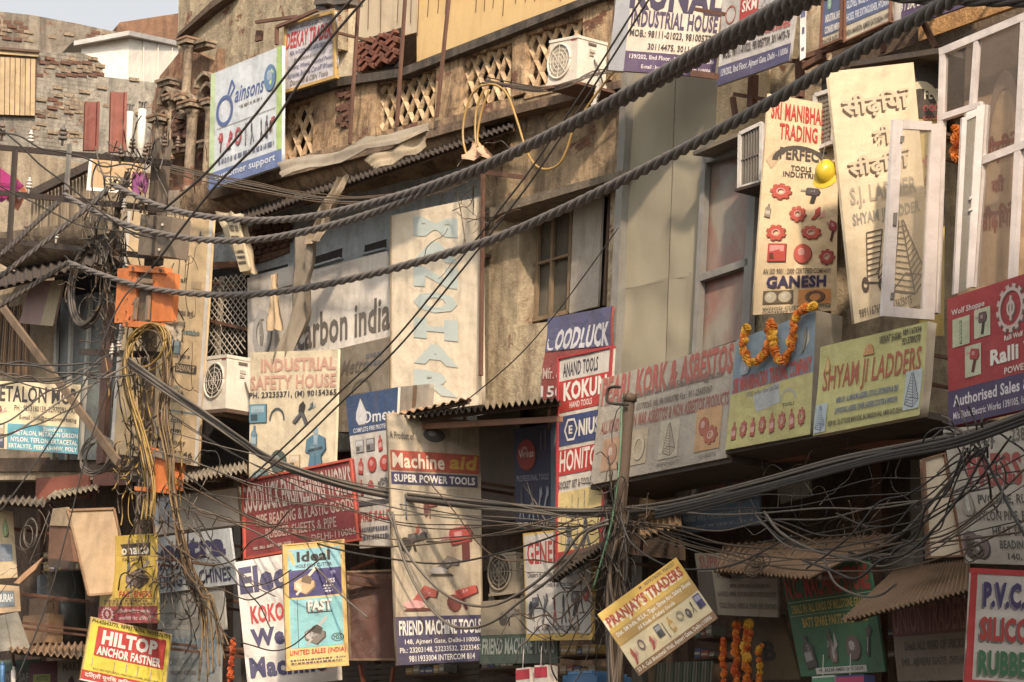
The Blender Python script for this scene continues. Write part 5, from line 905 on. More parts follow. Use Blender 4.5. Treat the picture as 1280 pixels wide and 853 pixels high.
m.add(vs, fs, plaster((140, 120, 94), (60, 50, 40), .9)); m.build('corbel', left, True)
awning('tin_awning', 'blackened sagging canopy behind the thick twisted cables at the left edge', (-20, 364), (150, 322), 1.2, (150, 308), (-20, 346), .1, 16, .03, DTIN, .08)
S('cloth_panel', 'faded pink and cream cloth panel hanging under the blackened canopy', 'cloth', [(38, 352), (80, 350), (66, 408), (24, 404)], .6, [('r', .64, 0, 1, 1, (188, 170, 132))], base=(160, 124, 120), grime=.4, backbars=False)
for i in range(14): MB().bar(W(-6 + i * 3.2, 470, .3), W(2 + i * 2.6, 378 + rnd(0, 14), .35), .035, .03, [WOOD, DWOOD, paint((120, 92, 66), .6)][i % 3], NV).build('pole_bundle_stick', left)
TG = paint((104, 116, 116), .6, .25)
wn = tag(slab('window', [(72, 575), (76, 372), (150, 362), (146, 575)][::-1], -.05, .03, TG, left))
for (x0, y0, x1, y1, w_) in ((84, 575, 90, 376, .08), (100, 575, 114, 372, .07), (128, 575, 138, 368, .12), (66, 575, 72, 378, .08)): MB().bar(W(x0, y0, .03), W(x1, y1, .03), w_, .06, paint((172, 172, 162), .5), NV).build('frame', wn)
MB().bar(W(127, 580, .3), W(137, 380, .3), .22, .1, paint((74, 44, 38), .5), NV).build('door_post', left)
# chain-link window between the tan board and the safety board
g = thing('mesh_window', W(285, 440, .2), 'window closed with silvery chain-link mesh above the first air conditioner', 'window')
slab('shade_backing', [(258, 470), (262, 338), (312, 330), (310, 470)][::-1], .17, .02, DARKI, g)  # dark sheet behind the mesh, room shade painted in
P = [W(x, y, .45) for x, y in ((263, 348), (308, 342), (307, 442), (260, 446))]
def Pq(u, v): return P[0].lerp(P[1], u).lerp(P[3].lerp(P[2], u), v)
for s in (1, -1):
    for i in range(-8, 16):
        u0, u1 = i / 7.0, i / 7.0 + s * 1.5; du = u1 - u0; lo, hi = sorted(((0 - u0) / du, (1 - u0) / du)); a, b = max(0, lo), min(1, hi)
        if b - a > .05: MB().bar(Pq(u0 + du * a, a) + NV * .006 * s, Pq(u0 + du * b, b) + NV * .006 * s, .014, .01, paint((196, 188, 172), .3), NV).build('mesh_wire', g)
MB().bar(W(272, 450, .4), W(277, 346, .4), .09, .05, paint((196, 182, 156), .4), NV).build('frame', g); MB().bar(W(258, 400, .5), W(310, 412, .5), .05, .05, RUST).build('brace', g); MB().bar(W(256, 450, .46), W(262, 338, .46), .07, .06, paint((86, 56, 46), .5), NV).build('frame', g)
MB().bar(W(262, 332, .5), W(312, 330, .5), .1, .06, paint((126, 78, 54), .5), NV).build('frame', g)
# dark sheet below the first AC, shade of a hollow put into its colour
slab('shade_backing', [(252, 585), (254, 510), (313, 505), (312, 580)][::-1], .2, .02, DARKI, blue)
# torn cloths
def cloth(name, label, q, off, col, amp=.12, group=None, th=.01, grime=.6):
    P = [W(x, y, o) for (x, y), o in zip(q, off)]; m = MB(); vs = []; fs = []; NU, NVn = 10, 18; nn = (P[1] - P[0]).cross(P[3] - P[0]).normalized()
    if nn.dot(NV) < 0: nn = -nn
    for l in (0, -th):
        for j in range(NVn + 1):
            for i in range(NU + 1):
                u, v = i / NU, j / NVn; p = P[0].lerp(P[1], u).lerp(P[3].lerp(P[2], u), v)
                f = amp * (math.sin(u * 13 + 2 * mnoise.noise(Vector((u * 2, v * 3, q[0][0])))) * .5 + mnoise.noise(Vector((u * 4, v * 3, q[0][1] * .1)))); e = .05 * mnoise.noise(Vector((u * 9, v * 9, 1)))
                vs.append(p + nn * (f + l) + (P[1] - P[0]).normalized() * e * (1 if i in (0, NU) else 0) + UP * e * (1 if j in (0, NVn) else 0))
    K_ = (NU + 1) * (NVn + 1)
    for j in range(NVn):
        for i in range(NU): a = j * (NU + 1) + i; fs += [(a, a + NU + 1, a + NU + 2, a + 1), (K_ + a, K_ + a + 1, K_ + a + NU + 2, K_ + a + NU + 1)]
    m.add(vs, fs, paint(col, grime, .9, tex=.05)); return tag(m.build(name, smooth=True), label, 'cloth', group)
cloth('tarpaulin', 'dirty beige tarpaulin draped over the canopy below the balustrade', [(455, 200), (534, 157), (531, 186), (470, 212)], (1.5, 1.5, 1.6, 1.6), (176, 156, 124), .06)
cloth('tarpaulin', 'long grey tarpaulin edge stretched along the foot of the balustrade', [(350, 205), (536, 152), (534, 164), (352, 222)], (1.4, 1.4, 1.6, 1.6), (150, 138, 118), .07)
cloth('ragged_cloth', 'long ragged grey cloth hanging beside the slanted lower-case name board', [(378, 296), (398, 290), (368, 452), (346, 456)], (1.2, 1.2, 1.0, 1.0), (140, 128, 110), .16)
cloth('ragged_cloth', 'twisted pale strip of cloth hanging from the canopy into the thick cables', [(424, 222), (438, 218), (402, 300), (380, 306)], (1.4, 1.4, 1.3, 1.3), (178, 158, 128), .1)
cloth('ragged_cloth', 'thin pale rag hanging in front of the narrow panel with the ring', [(338, 344), (346, 342), (352, 412), (334, 414)], (.8, .8, .8, .8), (200, 170, 128), .05)
cloth('torn_banner', 'torn cream banner strip folded back with small black print above the mesh window', [(268, 264), (306, 268), (322, 342), (304, 344)], (1.0, 1.0, 1.0, 1.0), (206, 186, 148), .04, grime=.35)
tb = S('torn_banner', 'narrow folded banner edge with a black phrase running down it', 'banner', [(281, 270), (296, 272), (312, 338), (300, 340)], 1.12, [('t', 'Aviation Tools', .1, .1, .9, .28, K), ('ln', .1, .34, .9, .5, 2, K), ('ln', .1, .6, .9, .9, 3, K)], base=(210, 190, 150), grime=.3, backbars=False)
cloth('rag', 'crumpled tan rag caught on the twisted cable beside the yellow hose loops', [(592, 176), (606, 184), (618, 196), (578, 200)], (1.6, 1.6, 1.7, 1.7), (206, 160, 124), .08, grime=.3)
cloth('foil_strip', 'silvery plastic strip dangling from the wires near the top air conditioner', [(747, 106), (751, 108), (744, 138), (738, 136)], (1.3,) * 4, (206, 200, 190), .03, grime=.1)
kt = thing('kite', W(12, 235, 2.6), 'magenta cloth kite snagged on the left crossarms', 'kite'); 
MB().prism([W(x, y, 2.6) for x, y in ((-14, 205), (0, 210), (30, 232), (2, 253), (-14, 250))][::-1], NV, .01, paint((206, 34, 130), .15)).build('panel', kt)
for a, b in (((-14, 228), (30, 232)), ((0, 210), (2, 253))): MB().bar(W(a[0], a[1], 2.63), W(b[0], b[1], 2.63), .012, .012, paint((120, 30, 70))).build('spar', kt)
kt = thing('kite', W(24, 240, 2.4), 'orange and white torn kite behind the magenta one', 'kite'); MB().prism([W(x, y, 2.4) for x, y in ((20, 221), (34, 240), (22, 264), (8, 250))][::-1], NV, .01, paint((222, 128, 84), .2)).build('panel', kt)
MB().prism([W(x, y, 2.43) for x, y in ((22, 236), (30, 243), (24, 252), (17, 242))][::-1], NV, .005, paint((228, 214, 200), .2)).build('patch', kt)
# ================================================================== AIR CONDITIONERS
ACW = paint((230, 220, 200), .25, .45)
def ac(label, q, off, dep, col=ACW, fan=(.38, .5, .33), name='air_conditioner', dark=False, badge=True):
    P = [W(x, y, off) for x, y in q]; r = thing(name, P[3].lerp(P[2], .5), label, 'air conditioner')
    def at(u, v, l=0): return P[0].lerp(P[1], u).lerp(P[3].lerp(P[2], u), v) + NV * l
    MB().prism([at(0, 0), at(1, 0), at(1, 1), at(0, 1)][::-1], NV, dep, col).build('casing', r)
    for v0 in (0, .94): MB().prism([at(-.02, v0, .012), at(1.02, v0, .012), at(1.02, v0 + .06, .012), at(-.02, v0 + .06, .012)][::-1], NV, dep + .02, col).build('rim', r)
    fu, fv, fr = fan; W_ = (P[1] - P[0]).length; H_ = (P[3] - P[0]).length; X = (P[1] - P[0]).normalized(); Y = (P[0] - P[3]).normalized(); c = at(fu, fv); ro = min(H_ * .42, W_ * fr * 1.2)
    m = MB(); m.add([c + NV * .004 + (X * math.cos(a) + Y * math.sin(a)) * ro * .93 for a in [i * math.pi / 10 for i in range(20)]], [tuple(range(20))], paint((50, 44, 40) if dark else (196, 184, 162), .3)); m.build('fan_opening', r)
    def ringm(rr, z, t_): 
        pts = [c + NV * z + (X * math.cos(a) + Y * math.sin(a)) * rr for a in [i * math.pi / 12 for i in range(25)]]; return MB().tube(pts, t_, col, 5)
    ringm(ro, .014, .018).build('fan_ring', r, True)
    for k in (.25, .5, .75): ringm(ro * k, .02, .005).build('grille_ring', r, True)
    for k in range(8):
        a = k * math.pi / 4; MB().bar(c + NV * .022, c + NV * .022 + (X * math.cos(a) + Y * math.sin(a)) * ro, .009, .006, col, NV).build('grille_wire', r)
    for k in range(3 if dark else 0):
        a = k * 2.1 + .5; d1 = X * math.cos(a) + Y * math.sin(a); d2 = X * math.cos(a + .9) + Y * math.sin(a + .9); m = MB(); m.add([c + NV * .007, c + NV * .009 + d1 * ro * .85, c + NV * .007 + d2 * ro * .8], [(0, 1, 2)], paint((84, 78, 70), .3)); m.build('fan_blade', r)
    if badge: MB().prism([at(.75, .05, .003), at(.95, .05, .003), at(.95, .1, .003), at(.75, .1, .003)][::-1], NV, .002, paint((190, 60, 60))).build('badge', r)
    # service side: grip, valve cover, pipe
    R0, R1 = at(1, 0) - NV * .05, at(1, 1) - NV * .05; sx = -NV * dep
    for (a0, b0, a1, b1, cc) in ((.35, .1, .62, .15, (90, 80, 70)), (.4, .24, .58, .3, (190, 180, 160)), (.4, .33, .54, .38, (170, 160, 140))):
        o_ = P[1].lerp(P[2], b0) + sx * a0 - DV * .004; MB().box(o_, sx * (a1 - a0), (P[2] - P[1]) * (b1 - b0), -DV * .012, paint(cc)).build('service_plate', r)
    MB().tube(spline([P[1].lerp(P[2], .45) + sx * .55 - DV * .02, P[1].lerp(P[2], .65) + sx * .6 - DV * .08, P[1].lerp(P[2], .95) + sx * .8 - DV * .06, P[1].lerp(P[2], 1.1) + sx * .7 - DV * .02], 5), .014, GREYW, 5).build('pipe', r, True)
    for u in (.08, .86): MB().box(at(u, 1.0) - UP * .05, (P[1] - P[0]) * .07, UP * .05, -NV * dep, DSTEEL).build('foot', r)
    return r
ac('white air conditioner on the balustrade with its fan grille facing left', [(688, 51), (723, 44), (721, 102), (684, 108)], 1.35, .52)
ac('white air conditioner with a dark fan opening and red badge above the sunlit awning', [(259, 446), (284, 443), (282, 513), (252, 516)], 1.1, .62, dark=True, fan=(.45, .45, .4))
ac('dusty beige air conditioner half hidden under the awning beside the hand tool board', [(612, 693), (645, 690), (645, 742), (612, 746)], 1.0, .2, paint((150, 138, 116), .6), fan=(.4, .45, .36), dark=True, badge=False)
hslab('shelf', (248, 518), (283, 515), 1.15, .2, .06, paint((86, 60, 46), .6), blue); hslab('shelf', (680, 112), (722, 105), 1.4, .5, .04, RUST, old)
slab('plinth', [(610, 752), (612, 744), (652, 742), (652, 800), (610, 800)][::-1], .9, .1, paint((128, 116, 96), .6), low)
# louvred cooler boxes
cb = thing('cooler_box', W(940, 235, 1.0), 'white framed box with black vertical louvres beside the tall grey window', 'air cooler')
P = [W(x, y, 1.25) for x, y in ((927, 168), (954, 155), (953, 228), (926, 236))]; MB().prism(P[::-1], NV, .5, paint((52, 46, 42))).build('casing', cb)
for a, b in ((0, 1), (1, 2), (2, 3), (3, 0)): MB().bar(P[a] + NV * .02, P[b] + NV * .02, .05, .05, WHITEP, NV).build('frame', cb)
for i in range(1, 8): MB().bar(P[3].lerp(P[2], i / 8) + NV * .01, P[0].lerp(P[1], i / 8) + NV * .01, .014, .03, GSTEEL, NV).build('louvre', cb)
MB().bar(P[3].lerp(P[0], .5) + NV * .02, P[2].lerp(P[1], .5) + NV * .02, .012, .02, GSTEEL, NV).build('louvre', cb)
hslab('bracket', (918, 240), (950, 231), 1.3, .6, .04, DSTEEL, cb)
cb = thing('wire_crate', W(1028, 190, 1.2), 'white framed box with a fine square grid between the two tall cream boards', 'crate')
P = [W(x, y, 1.2) for x, y in ((1021, 120), (1046, 112), (1043, 178), (1019, 188))]; MB().prism(P[::-1], NV, .4, paint((120, 108, 88), .5)).build('casing', cb)
for a, b in ((0, 1), (1, 2), (2, 3), (3, 0)): MB().bar(P[a] + NV * .02, P[b] + NV * .02, .05, .05, WHITEP, NV).build('frame', cb)
for i in range(1, 6): MB().bar(P[3].lerp(P[2], i / 6) + NV * .005, P[0].lerp(P[1], i / 6) + NV * .005, .01, .01, GSTEEL, NV).build('grid_wire', cb)
for i in range(1, 12): MB().bar(P[0].lerp(P[3], i / 12) + NV * .007, P[1].lerp(P[2], i / 12) + NV * .007, .01, .01, GSTEEL, NV).build('grid_wire', cb)
# yellow helmet
he = thing('helmet', W(1034, 238, 2.0), 'yellow safety helmet hanging between the two tall cream boards', 'helmet'); hc = W(1033, 216, 2.35); m = MB(); vs = []; fs = []
HY = Vector((-.45, -.75, .45)).normalized(); HX = HY.cross(UP).normalized(); HA = HY.cross(HX).normalized()
for j in range(8):
    a = rad(90 * j / 7)
    for i in range(18):
        b = 2 * math.pi * i / 18; rr = .145 * math.cos(a) * (1 + (.06 if abs(math.cos(b)) < .25 else 0)); vs.append(hc + HX * rr * math.cos(b) * .92 + HA * rr * math.sin(b) * 1.1 + HY * .16 * math.sin(a))
for j in range(7):
    for i in range(18): fs.append((j * 18 + i, j * 18 + (i + 1) % 18, j * 18 + 18 + (i + 1) % 18, j * 18 + 18 + i))
m.add(vs, fs, paint((236, 196, 24), .08, .25, tex=.0)); m.build('shell', he, True)
m = MB(); vs = [];
for i in range(18):
    b = 2 * math.pi * i / 18
    for rr, z in ((.14, 0), (.175 + (.04 if math.sin(b) > .6 else 0), -.012), (.175 + (.04 if math.sin(b) > .6 else 0), -.022), (.14, -.012)): vs.append(hc + HX * rr * math.cos(b) * .92 + HA * rr * math.sin(b) * 1.1 + HY * z)
m.add(vs, [(i * 4 + k, ((i + 1) % 18) * 4 + k, ((i + 1) % 18) * 4 + (k + 1) % 4, i * 4 + (k + 1) % 4) for i in range(18) for k in range(4)], paint((226, 186, 20), .08, .25, tex=.0)); m.build('brim', he)
MB().tube([hc + HY * .16, hc + UP * .5], .005, GREYW, 4).build('cord', he)
# ================================================================== WHITE CASEMENT WINDOWS AT THE RIGHT
wf = thing('casement_window', W(1225, 350, 1.45), 'large white painted window frame with panes showing a painted reflection of red Hindi letters at the right edge', 'window')
WP = paint((222, 212, 208), .22, .45)
def fbar(name, a, b, wpx, off, parent, d=.07):
    A, B = W(a[0], a[1], off), W(b[0], b[1], off); w_ = wpx * .0095
    return MB().bar(A, B, w_, d, WP, NV).build(name, parent)
OF = 1.4
GLs = glassmat((120, 108, 96), .24, .04)
for a, b, w_, o_ in (((1180, 62), (1170, 392), 9, 0), ((1176, 66), (1300, 14), 10, .004), ((1222, 52), (1216, 136), 7, -.004), ((1176, 148), (1228, 131), 8, .004), ((1228, 202), (1285, 180), 10, .004), ((1282, 18), (1266, 352), 10, 0), ((1232, 132), (1217, 360), 10, -.003)):
    fbar('frame', a, b, w_, OF + o_, wf)
for q in ([(1183, 70), (1219, 56), (1214, 134), (1180, 146)], [(1226, 54), (1278, 32), (1270, 186), (1233, 200), (1231, 130), (1222, 132)], [(1232, 208), (1270, 192), (1264, 350), (1220, 360)]): slab('pane', q[::-1], OF + .0, .006, GLs, wf)
S('reflection_panel', 'tan panel with red Hindi letters added behind the right-hand panes as their reflection', 'panel', [(1208, 40), (1300, 10), (1300, 380), (1196, 392)], 1.0, [('t', 'सीढ़ियाँ', .3, .4, .7, .5, (140, 48, 34), {'b': .06}), ('t', 'की', .4, .54, .56, .6, (140, 48, 34), {'b': .06}), ('t', 'सीढ़ियाँ', .26, .64, .68, .74, (140, 48, 34), {'b': .06}), ('r', .0, .0, 1, .25, (84, 66, 52)), ('i', 'arc', .3, .18, .8, .5, (150, 124, 108))], base=(206, 172, 132), grime=.4, backbars=False)  # panel added behind the panes to stand for their reflection
sash = bpy.data.objects.new('sash', None); COL.objects.link(sash); sash.parent = wf; WL[sash.name] = W(1140, 400, 2.0); sash.location = WL[sash.name] - wloc(wf); n_ = pnorm(86); an = W(1172, 275, 1.55)
def sb(name, q, l=0, th=.05, mat=WP): return MB().prism([hit(x, y, an + n_ * l, n_) for x, y in q][::-1], n_, th, mat).build(name, sash)
sb('stile', [(1117, 149), (1129, 151), (1116, 396), (1103, 395)]); sb('stile', [(1165, 155), (1178, 154), (1168, 400), (1153, 399)])
sb('rail', [(1129.3, 150), (1165, 152), (1164.5, 163), (1128.8, 161)], -.003); sb('rail', [(1117, 383), (1153.5, 387), (1153, 399), (1116, 396)], -.003)
sb('pane', [(1128, 161), (1165, 163), (1154, 388), (1117, 383)], -.02, .006, glassmat((150, 140, 120), .22, .05)); sb('handle', [(1118, 266), (1122, 266), (1121, 282), (1117, 282)], .02, .02, GSTEEL); sb('hinge', [(1127, 170), (1131, 170), (1130, 178), (1126, 178)], .02, .02, GSTEEL); sb('hinge', [(1115, 366), (1119, 366), (1118, 374), (1114, 374)], .02, .02, GSTEEL)
sash = bpy.data.objects.new('sash', None); COL.objects.link(sash); sash.parent = wf; WL[sash.name] = W(1212, 365, 1.8); sash.location = WL[sash.name] - wloc(wf); n_ = pnorm(70); an = W(1214, 250, 1.7)
sb('stile', [(1203, 147), (1209, 146), (1198, 366), (1192, 368)]); sb('stile', [(1221, 133), (1231, 131), (1217, 358), (1208, 361)]); sb('rail', [(1208, 141), (1221, 136), (1220.5, 145), (1208, 151)], -.003)
sb('pane', [(1208, 150), (1221, 145), (1208, 362), (1198, 366)], -.02, .006, glassmat((140, 136, 126), .6, .08)); sb('handle', [(1212, 246), (1217, 244), (1216, 262), (1211, 264), (1212, 261), (1214, 260), (1215, 248), (1212, 250)], .03, .02, WHITEP)
# rusty signs framework in the top right
for (x0, y0, x1, y1, o_, w_) in ((1005, 84, 1030, 70, 1.2, .08), (1005, 72, 1190, 10, 1.2, .07), (980, 76, 1095, 80, 1.0, .05), (918, 118, 1000, 132, 1.0, .05), (942, 94, 940, 134, 1.0, .1), (916, 122, 920, 150, .9, .06), (1104, 40, 1104, 66, 1.1, .05), (1150, 20, 1170, 60, 1.0, .06), (870, 12, 905, 18, 1.75, .05), (866, 92, 896, 96, 1.75, .08), (1000, 76, 1000, 122, 1.1, .09), (600, 215, 655, 222, .9, .06), (604, 200, 601, 470, .95, .05)):
    t = MB().bar(W(x0, y0, o_), W(x1, y1, o_), w_, w_, RUST); tag(t.build('angle_iron'), 'rusty angle iron carrying the signs', 'steel bar', 'rusty sign brackets')
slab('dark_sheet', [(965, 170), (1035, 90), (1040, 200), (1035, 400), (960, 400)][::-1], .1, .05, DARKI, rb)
t = MB(); A, B = W(1060, 84, 1.3), W(1178, 66, 1.3); t.box(A, B - A, -NV * 1.2, UP * .07, DTIN); t.build('soffit', rb)
# ================================================================== POLES
def rope_pts(l, d0, d1, n=9):
    x0, x1 = l[0][0], l[-1][0]; return spline([D(x, y, d0 + (d1 - d0) * (x - x0) / (x1 - x0)) for x, y in l], n)
def tangle_r(): return rnd(-1, 1)
lp = thing('utility_pole', W(170, 1000, 2.4), 'cluttered steel utility pole with crossarms, fuse boxes and masses of wire at the left', 'utility pole')
PS = paint((112, 94, 74), .7, .7, .2, (60, 46, 36))
MB().bar(W(158, 1250, 2.4), W(192, 270, 2.4), .2, .16, PS, NV).build('pole', lp); MB().bar(W(176, 900, 2.2), W(183, 400, 2.2), .12, .1, PS, NV).build('pole', lp); MB().bar(W(192, 332, 2.4), W(203, 176, 2.4), .26, .2, paint((86, 72, 58), .7, .8), NV).build('pole_top', lp)
for (x0, y0, x1, y1) in ((-40, 181, 212, 204), (-40, 237, 205, 262), (-40, 297, 202, 322)): MB().bar(W(x0, y0, 2.75), W(x1, y1, 2.6), .09, .09, DSTEEL).build('crossarm', lp)
for (x0, y0, x1, y1, o_) in ((19, 188, 11, 315, 2.8), (0, 380, 148, 578, 3.0), (140, 572, 185, 576, 2.5), (145, 596, 178, 600, 2.5), (100, 440, 200, 444, 2.7), (148, 256, 138, 330, 2.6), (160, 215, 150, 262, 2.6)):
    MB().bar(W(x0, y0, o_), W(x1, y1, o_), .1 if y0 != 380 else .12, .06, DSTEEL if y0 != 380 else paint((128, 104, 80), .6, .7, .3), NV).build('brace', lp)
def insulator(x, y, off, col, k=1.0):
    c = W(x, y, off); m = MB()
    for i in range(3): m.tube([c + UP * (.03 + .05 * i) * k, c + UP * (.055 + .05 * i) * k], .05 * k * (1 - .15 * i), col, 10)
    m.tube([c - UP * .06, c + UP * .2 * k], .02, col, 6); m.build('insulator', lp, True)
PORC = paint((216, 206, 196), .2, .3); BPORC = paint((110, 90, 76), .3, .3)
for (x, y, c, k) in ((38, 180, PORC, 1.2), (2, 172, BPORC, 1.4), (78, 178, paint((90, 88, 86)), 1.5), (36, 238, PORC, 1.1), (83, 238, BPORC, 1.0), (32, 297, BPORC, 1.3), (70, 300, PORC, .9), (150, 200, BPORC, 1.3), (182, 198, BPORC, 1.3), (165, 188, BPORC, 1.2), (176, 262, BPORC, 1.2), (155, 262, PORC, .9), (140, 445, PORC, 1), (148, 436, PORC, 1), (152, 420, PORC, 1), (186, 190, BPORC, 1.0), (205, 186, BPORC, 1.2), (222, 186, BPORC, 1.0)): insulator(x, y, 2.75, c, k)
MB().bar(W(83, 238, 2.85), W(87, 180, 2.85), .1, .04, GSTEEL, NV).build('strap', lp)
# grey meter box
gb = thing('meter_box', W(190, 322, 2.75), 'dented brown-grey steel meter box on the pole above the orange box', 'meter box')
slab('casing', [(172, 318), (176, 268), (215, 271), (211, 321)][::-1], 2.95, .35, paint((112, 98, 82), .7, .6), gb)
slab('seam', [(189, 318), (192, 270), (195, 270), (192, 318)][::-1], 2.97, .02, DSTEEL, gb)
for (x, y) in ((203, 281), (199, 312), (209, 296)): MB().tube([W(x, y, 2.95), W(x, y, 2.99)], .02, PORC, 8).build('bolt', gb)
# orange fuse box
ORG = paint((226, 112, 40), .5, .6, 0, (110, 70, 44)); ob = thing('fuse_box', W(182, 408, 2.8), 'bright orange double fuse box strapped to the left pole', 'fuse box')
for q in ([(147, 336), (171, 334), (168, 402), (143, 404)], [(191, 336), (219, 342), (214, 402), (189, 402)]): slab('cover', q[::-1], 2.95, .1, ORG, ob)
for q in ([(161, 331), (206, 334), (206, 342), (161, 339)], [(153, 400), (202, 404), (202, 411), (153, 408)]): slab('cover_flange', q[::-1], 3.0, .14, ORG, ob)
slab('spine', [(172, 404), (175, 338), (192, 338), (188, 404)][::-1], 2.9, .2, PS, ob)
for (x, y) in ((166, 335), (200, 338), (158, 404), (197, 407)): MB().tube([W(x, y, 3.02), W(x, y, 3.05)], .022, DSTEEL, 8).build('bolt', ob)
for (x0, y0, x1, y1) in ((171, 372, 168, 400), (186, 370, 184, 400), (172, 350, 190, 352)): MB().bar(W(x0, y0, 3.0), W(x1, y1, 3.0), .07, .04, paint((132, 108, 84), .7), NV).build('clamp', ob)
ob = thing('fuse_box', W(200, 612, 2.8), 'smaller orange fuse box with a dull grey lid lower on the left pole', 'fuse box')
slab('casing', [(189, 612), (192, 568), (212, 572), (207, 611)][::-1], 2.95, .3, ORG, ob); slab('lid', [(188, 570), (192, 562), (215, 570), (213, 577)][::-1], 3.0, .36, paint((140, 124, 104), .5), ob); slab('strap', [(168, 608), (168, 613), (208, 617), (208, 612)][::-1], 3.0, .1, ORG, ob); slab('strap', [(174, 558), (174, 563), (192, 566), (192, 560)][::-1], 3.0, .1, ORG, ob)
cloth('bag', 'limp grey plastic sack tied under the orange fuse box', [(204, 404), (232, 402), (228, 428), (216, 424)], (2.9,) * 4, (160, 144, 118), .06)
cloth('bag', 'purple and grey plastic bag stuffed behind the pole top', [(164, 214), (186, 218), (184, 240), (166, 246)], (2.85,) * 4, (140, 60, 120), .05, grime=.2)
# middle pole
mp = thing('iron_post', W(770, 1000, 2.7), 'rusty round post with an iron hook and tangled wires in the middle', 'post')
MB().tube([W(766, 1250, 2.7), W(776, 640, 2.7), W(787, 495, 2.7)], .072, paint((90, 70, 54), .6, .8, .1), 12).build('post', mp, True)
MB().tube([W(787, 502, 2.7), W(787.6, 493, 2.7)], .09, paint((100, 76, 58), .6, .8), 12).build('collar', mp, True)
MB().tube(spline([W(785, 506, 2.8), W(768, 505, 2.85), W(759, 501, 2.9), W(760, 488, 2.9), W(765, 484, 2.9), W(775, 484, 2.9)], 5), .02, DSTEEL, 6).build('hook', mp, True)
for i in range(10):
    x0 = 762 + rnd(-8, 14); MB().tube(spline([W(x0, 900, 2.75 + rnd(0, .2)), W(768 + rnd(-12, 12), 800, 2.85), W(770 + rnd(-12, 14), 720, 2.85 + rnd(-.1, .1)), W(776 + rnd(-8, 8), 650, 2.85)], 6), rnd(.012, .03), [BROWNW, BLACKW, PS][i % 3], 5).build('strapped_cable', mp, True)
wire([W(777, 508, 2.85), W(776, 550, 2.9), W(772, 600, 2.9), W(764, 655, 2.9), W(752, 700, 2.9), W(742, 735, 2.8)], .014, paint((96, 150, 110), .3), 'pale green nylon rope tied down the middle post', 'rope', 'rope')
# ================================================================== THICK TWISTED CABLES
RP = paint((104, 98, 94), .35, .6, 0, (66, 58, 52), .02); RPD = paint((52, 47, 44), .4, .6, 0, (80, 66, 54), .02)
def twisted(px, d0, d1, r_, label, mat=RP, lay=.85, k0=.68, k1=1.15, group='thick twisted cables'):
    P = rope_pts(px, d0, d1, 30); root = thing('twisted_cable', P[0], label, 'cable', group)
    # resample evenly, then wind three strands
    tot = sum((b - a).length for a, b in zip(P, P[1:])); Q = [P[0]]; st = lay / 9; acc = 0
    for a, b in zip(P, P[1:]):
        L = (b - a).length; d = st - acc
        while d <= L: Q.append(a.lerp(b, d / L)); d += st
        acc = L - (d - st)
    for s in range(3):
        pts = []
        for i, p in enumerate(Q):
            t = (Q[min(i + 1, len(Q) - 1)] - Q[max(0, i - 1)]).normalized(); x = t.cross(UP).normalized(); y = x.cross(t); k = k0 + (k1 - k0) * i / len(Q); a = 2 * math.pi * (i / 9 + s / 3)
            pts.append(p + (x * math.cos(a) + y * math.sin(a)) * r_ * .5 * k)
        MB().tube(pts, r_ * .58 * k0, mat, 6, r1=r_ * .58 * k1).build('strand', root, True)
    return root
twisted([(140, 231), (170, 245), (200, 258), (245, 269), (300, 275), (350, 275), (400, 269), (450, 258), (510, 242), (560, 225), (610, 205), (680, 172), (760, 130), (830, 90), (900, 50), (960, 17), (1030, -24)], 50.5, 28, .064, 'upper of the two thick twisted cables that meet near the balustrade')
twisted([(80, 243), (105, 258), (130, 270), (170, 285), (220, 296), (270, 301), (320, 300), (370, 292), (430, 278), (490, 258), (545, 235), (600, 213), (660, 184), (730, 151), (800, 115), (870, 77), (940, 41), (1020, -3), (1060, -26)], 51.5, 28, .064, 'lower of the two thick twisted cables that meet near the balustrade')
twisted([(85, 328), (120, 341), (160, 354), (200, 363), (250, 368), (300, 369), (350, 365), (410, 355), (480, 339), (550, 320), (620, 298), (690, 268), (760, 235), (860, 184), (960, 130), (1060, 72), (1150, 22), (1230, -22)], 51.5, 27, .064, 'lowest thick twisted cable passing in front of the tall windows')
for px, lab in (([(0, 319), (20, 302), (45, 278), (73, 253)], 'uppermost'), ([(-30, 368), (0, 346), (45, 311), (90, 275), (120, 250), (137, 233)], 'middle and longest'), ([(-30, 398), (0, 382), (40, 357), (85, 328)], 'lowest')):
    twisted(px, 48.5, 50.8, .055, lab + ' of the short dark twisted cables at the left crossarms', RPD, .5, .75, .8, 'dark twisted cables at the left edge')
twisted([(1010, -20), (1120, -2), (1200, 2), (1320, 3)], 33, 31, .05, 'dark twisted cable along the top right edge of the picture', RPD)
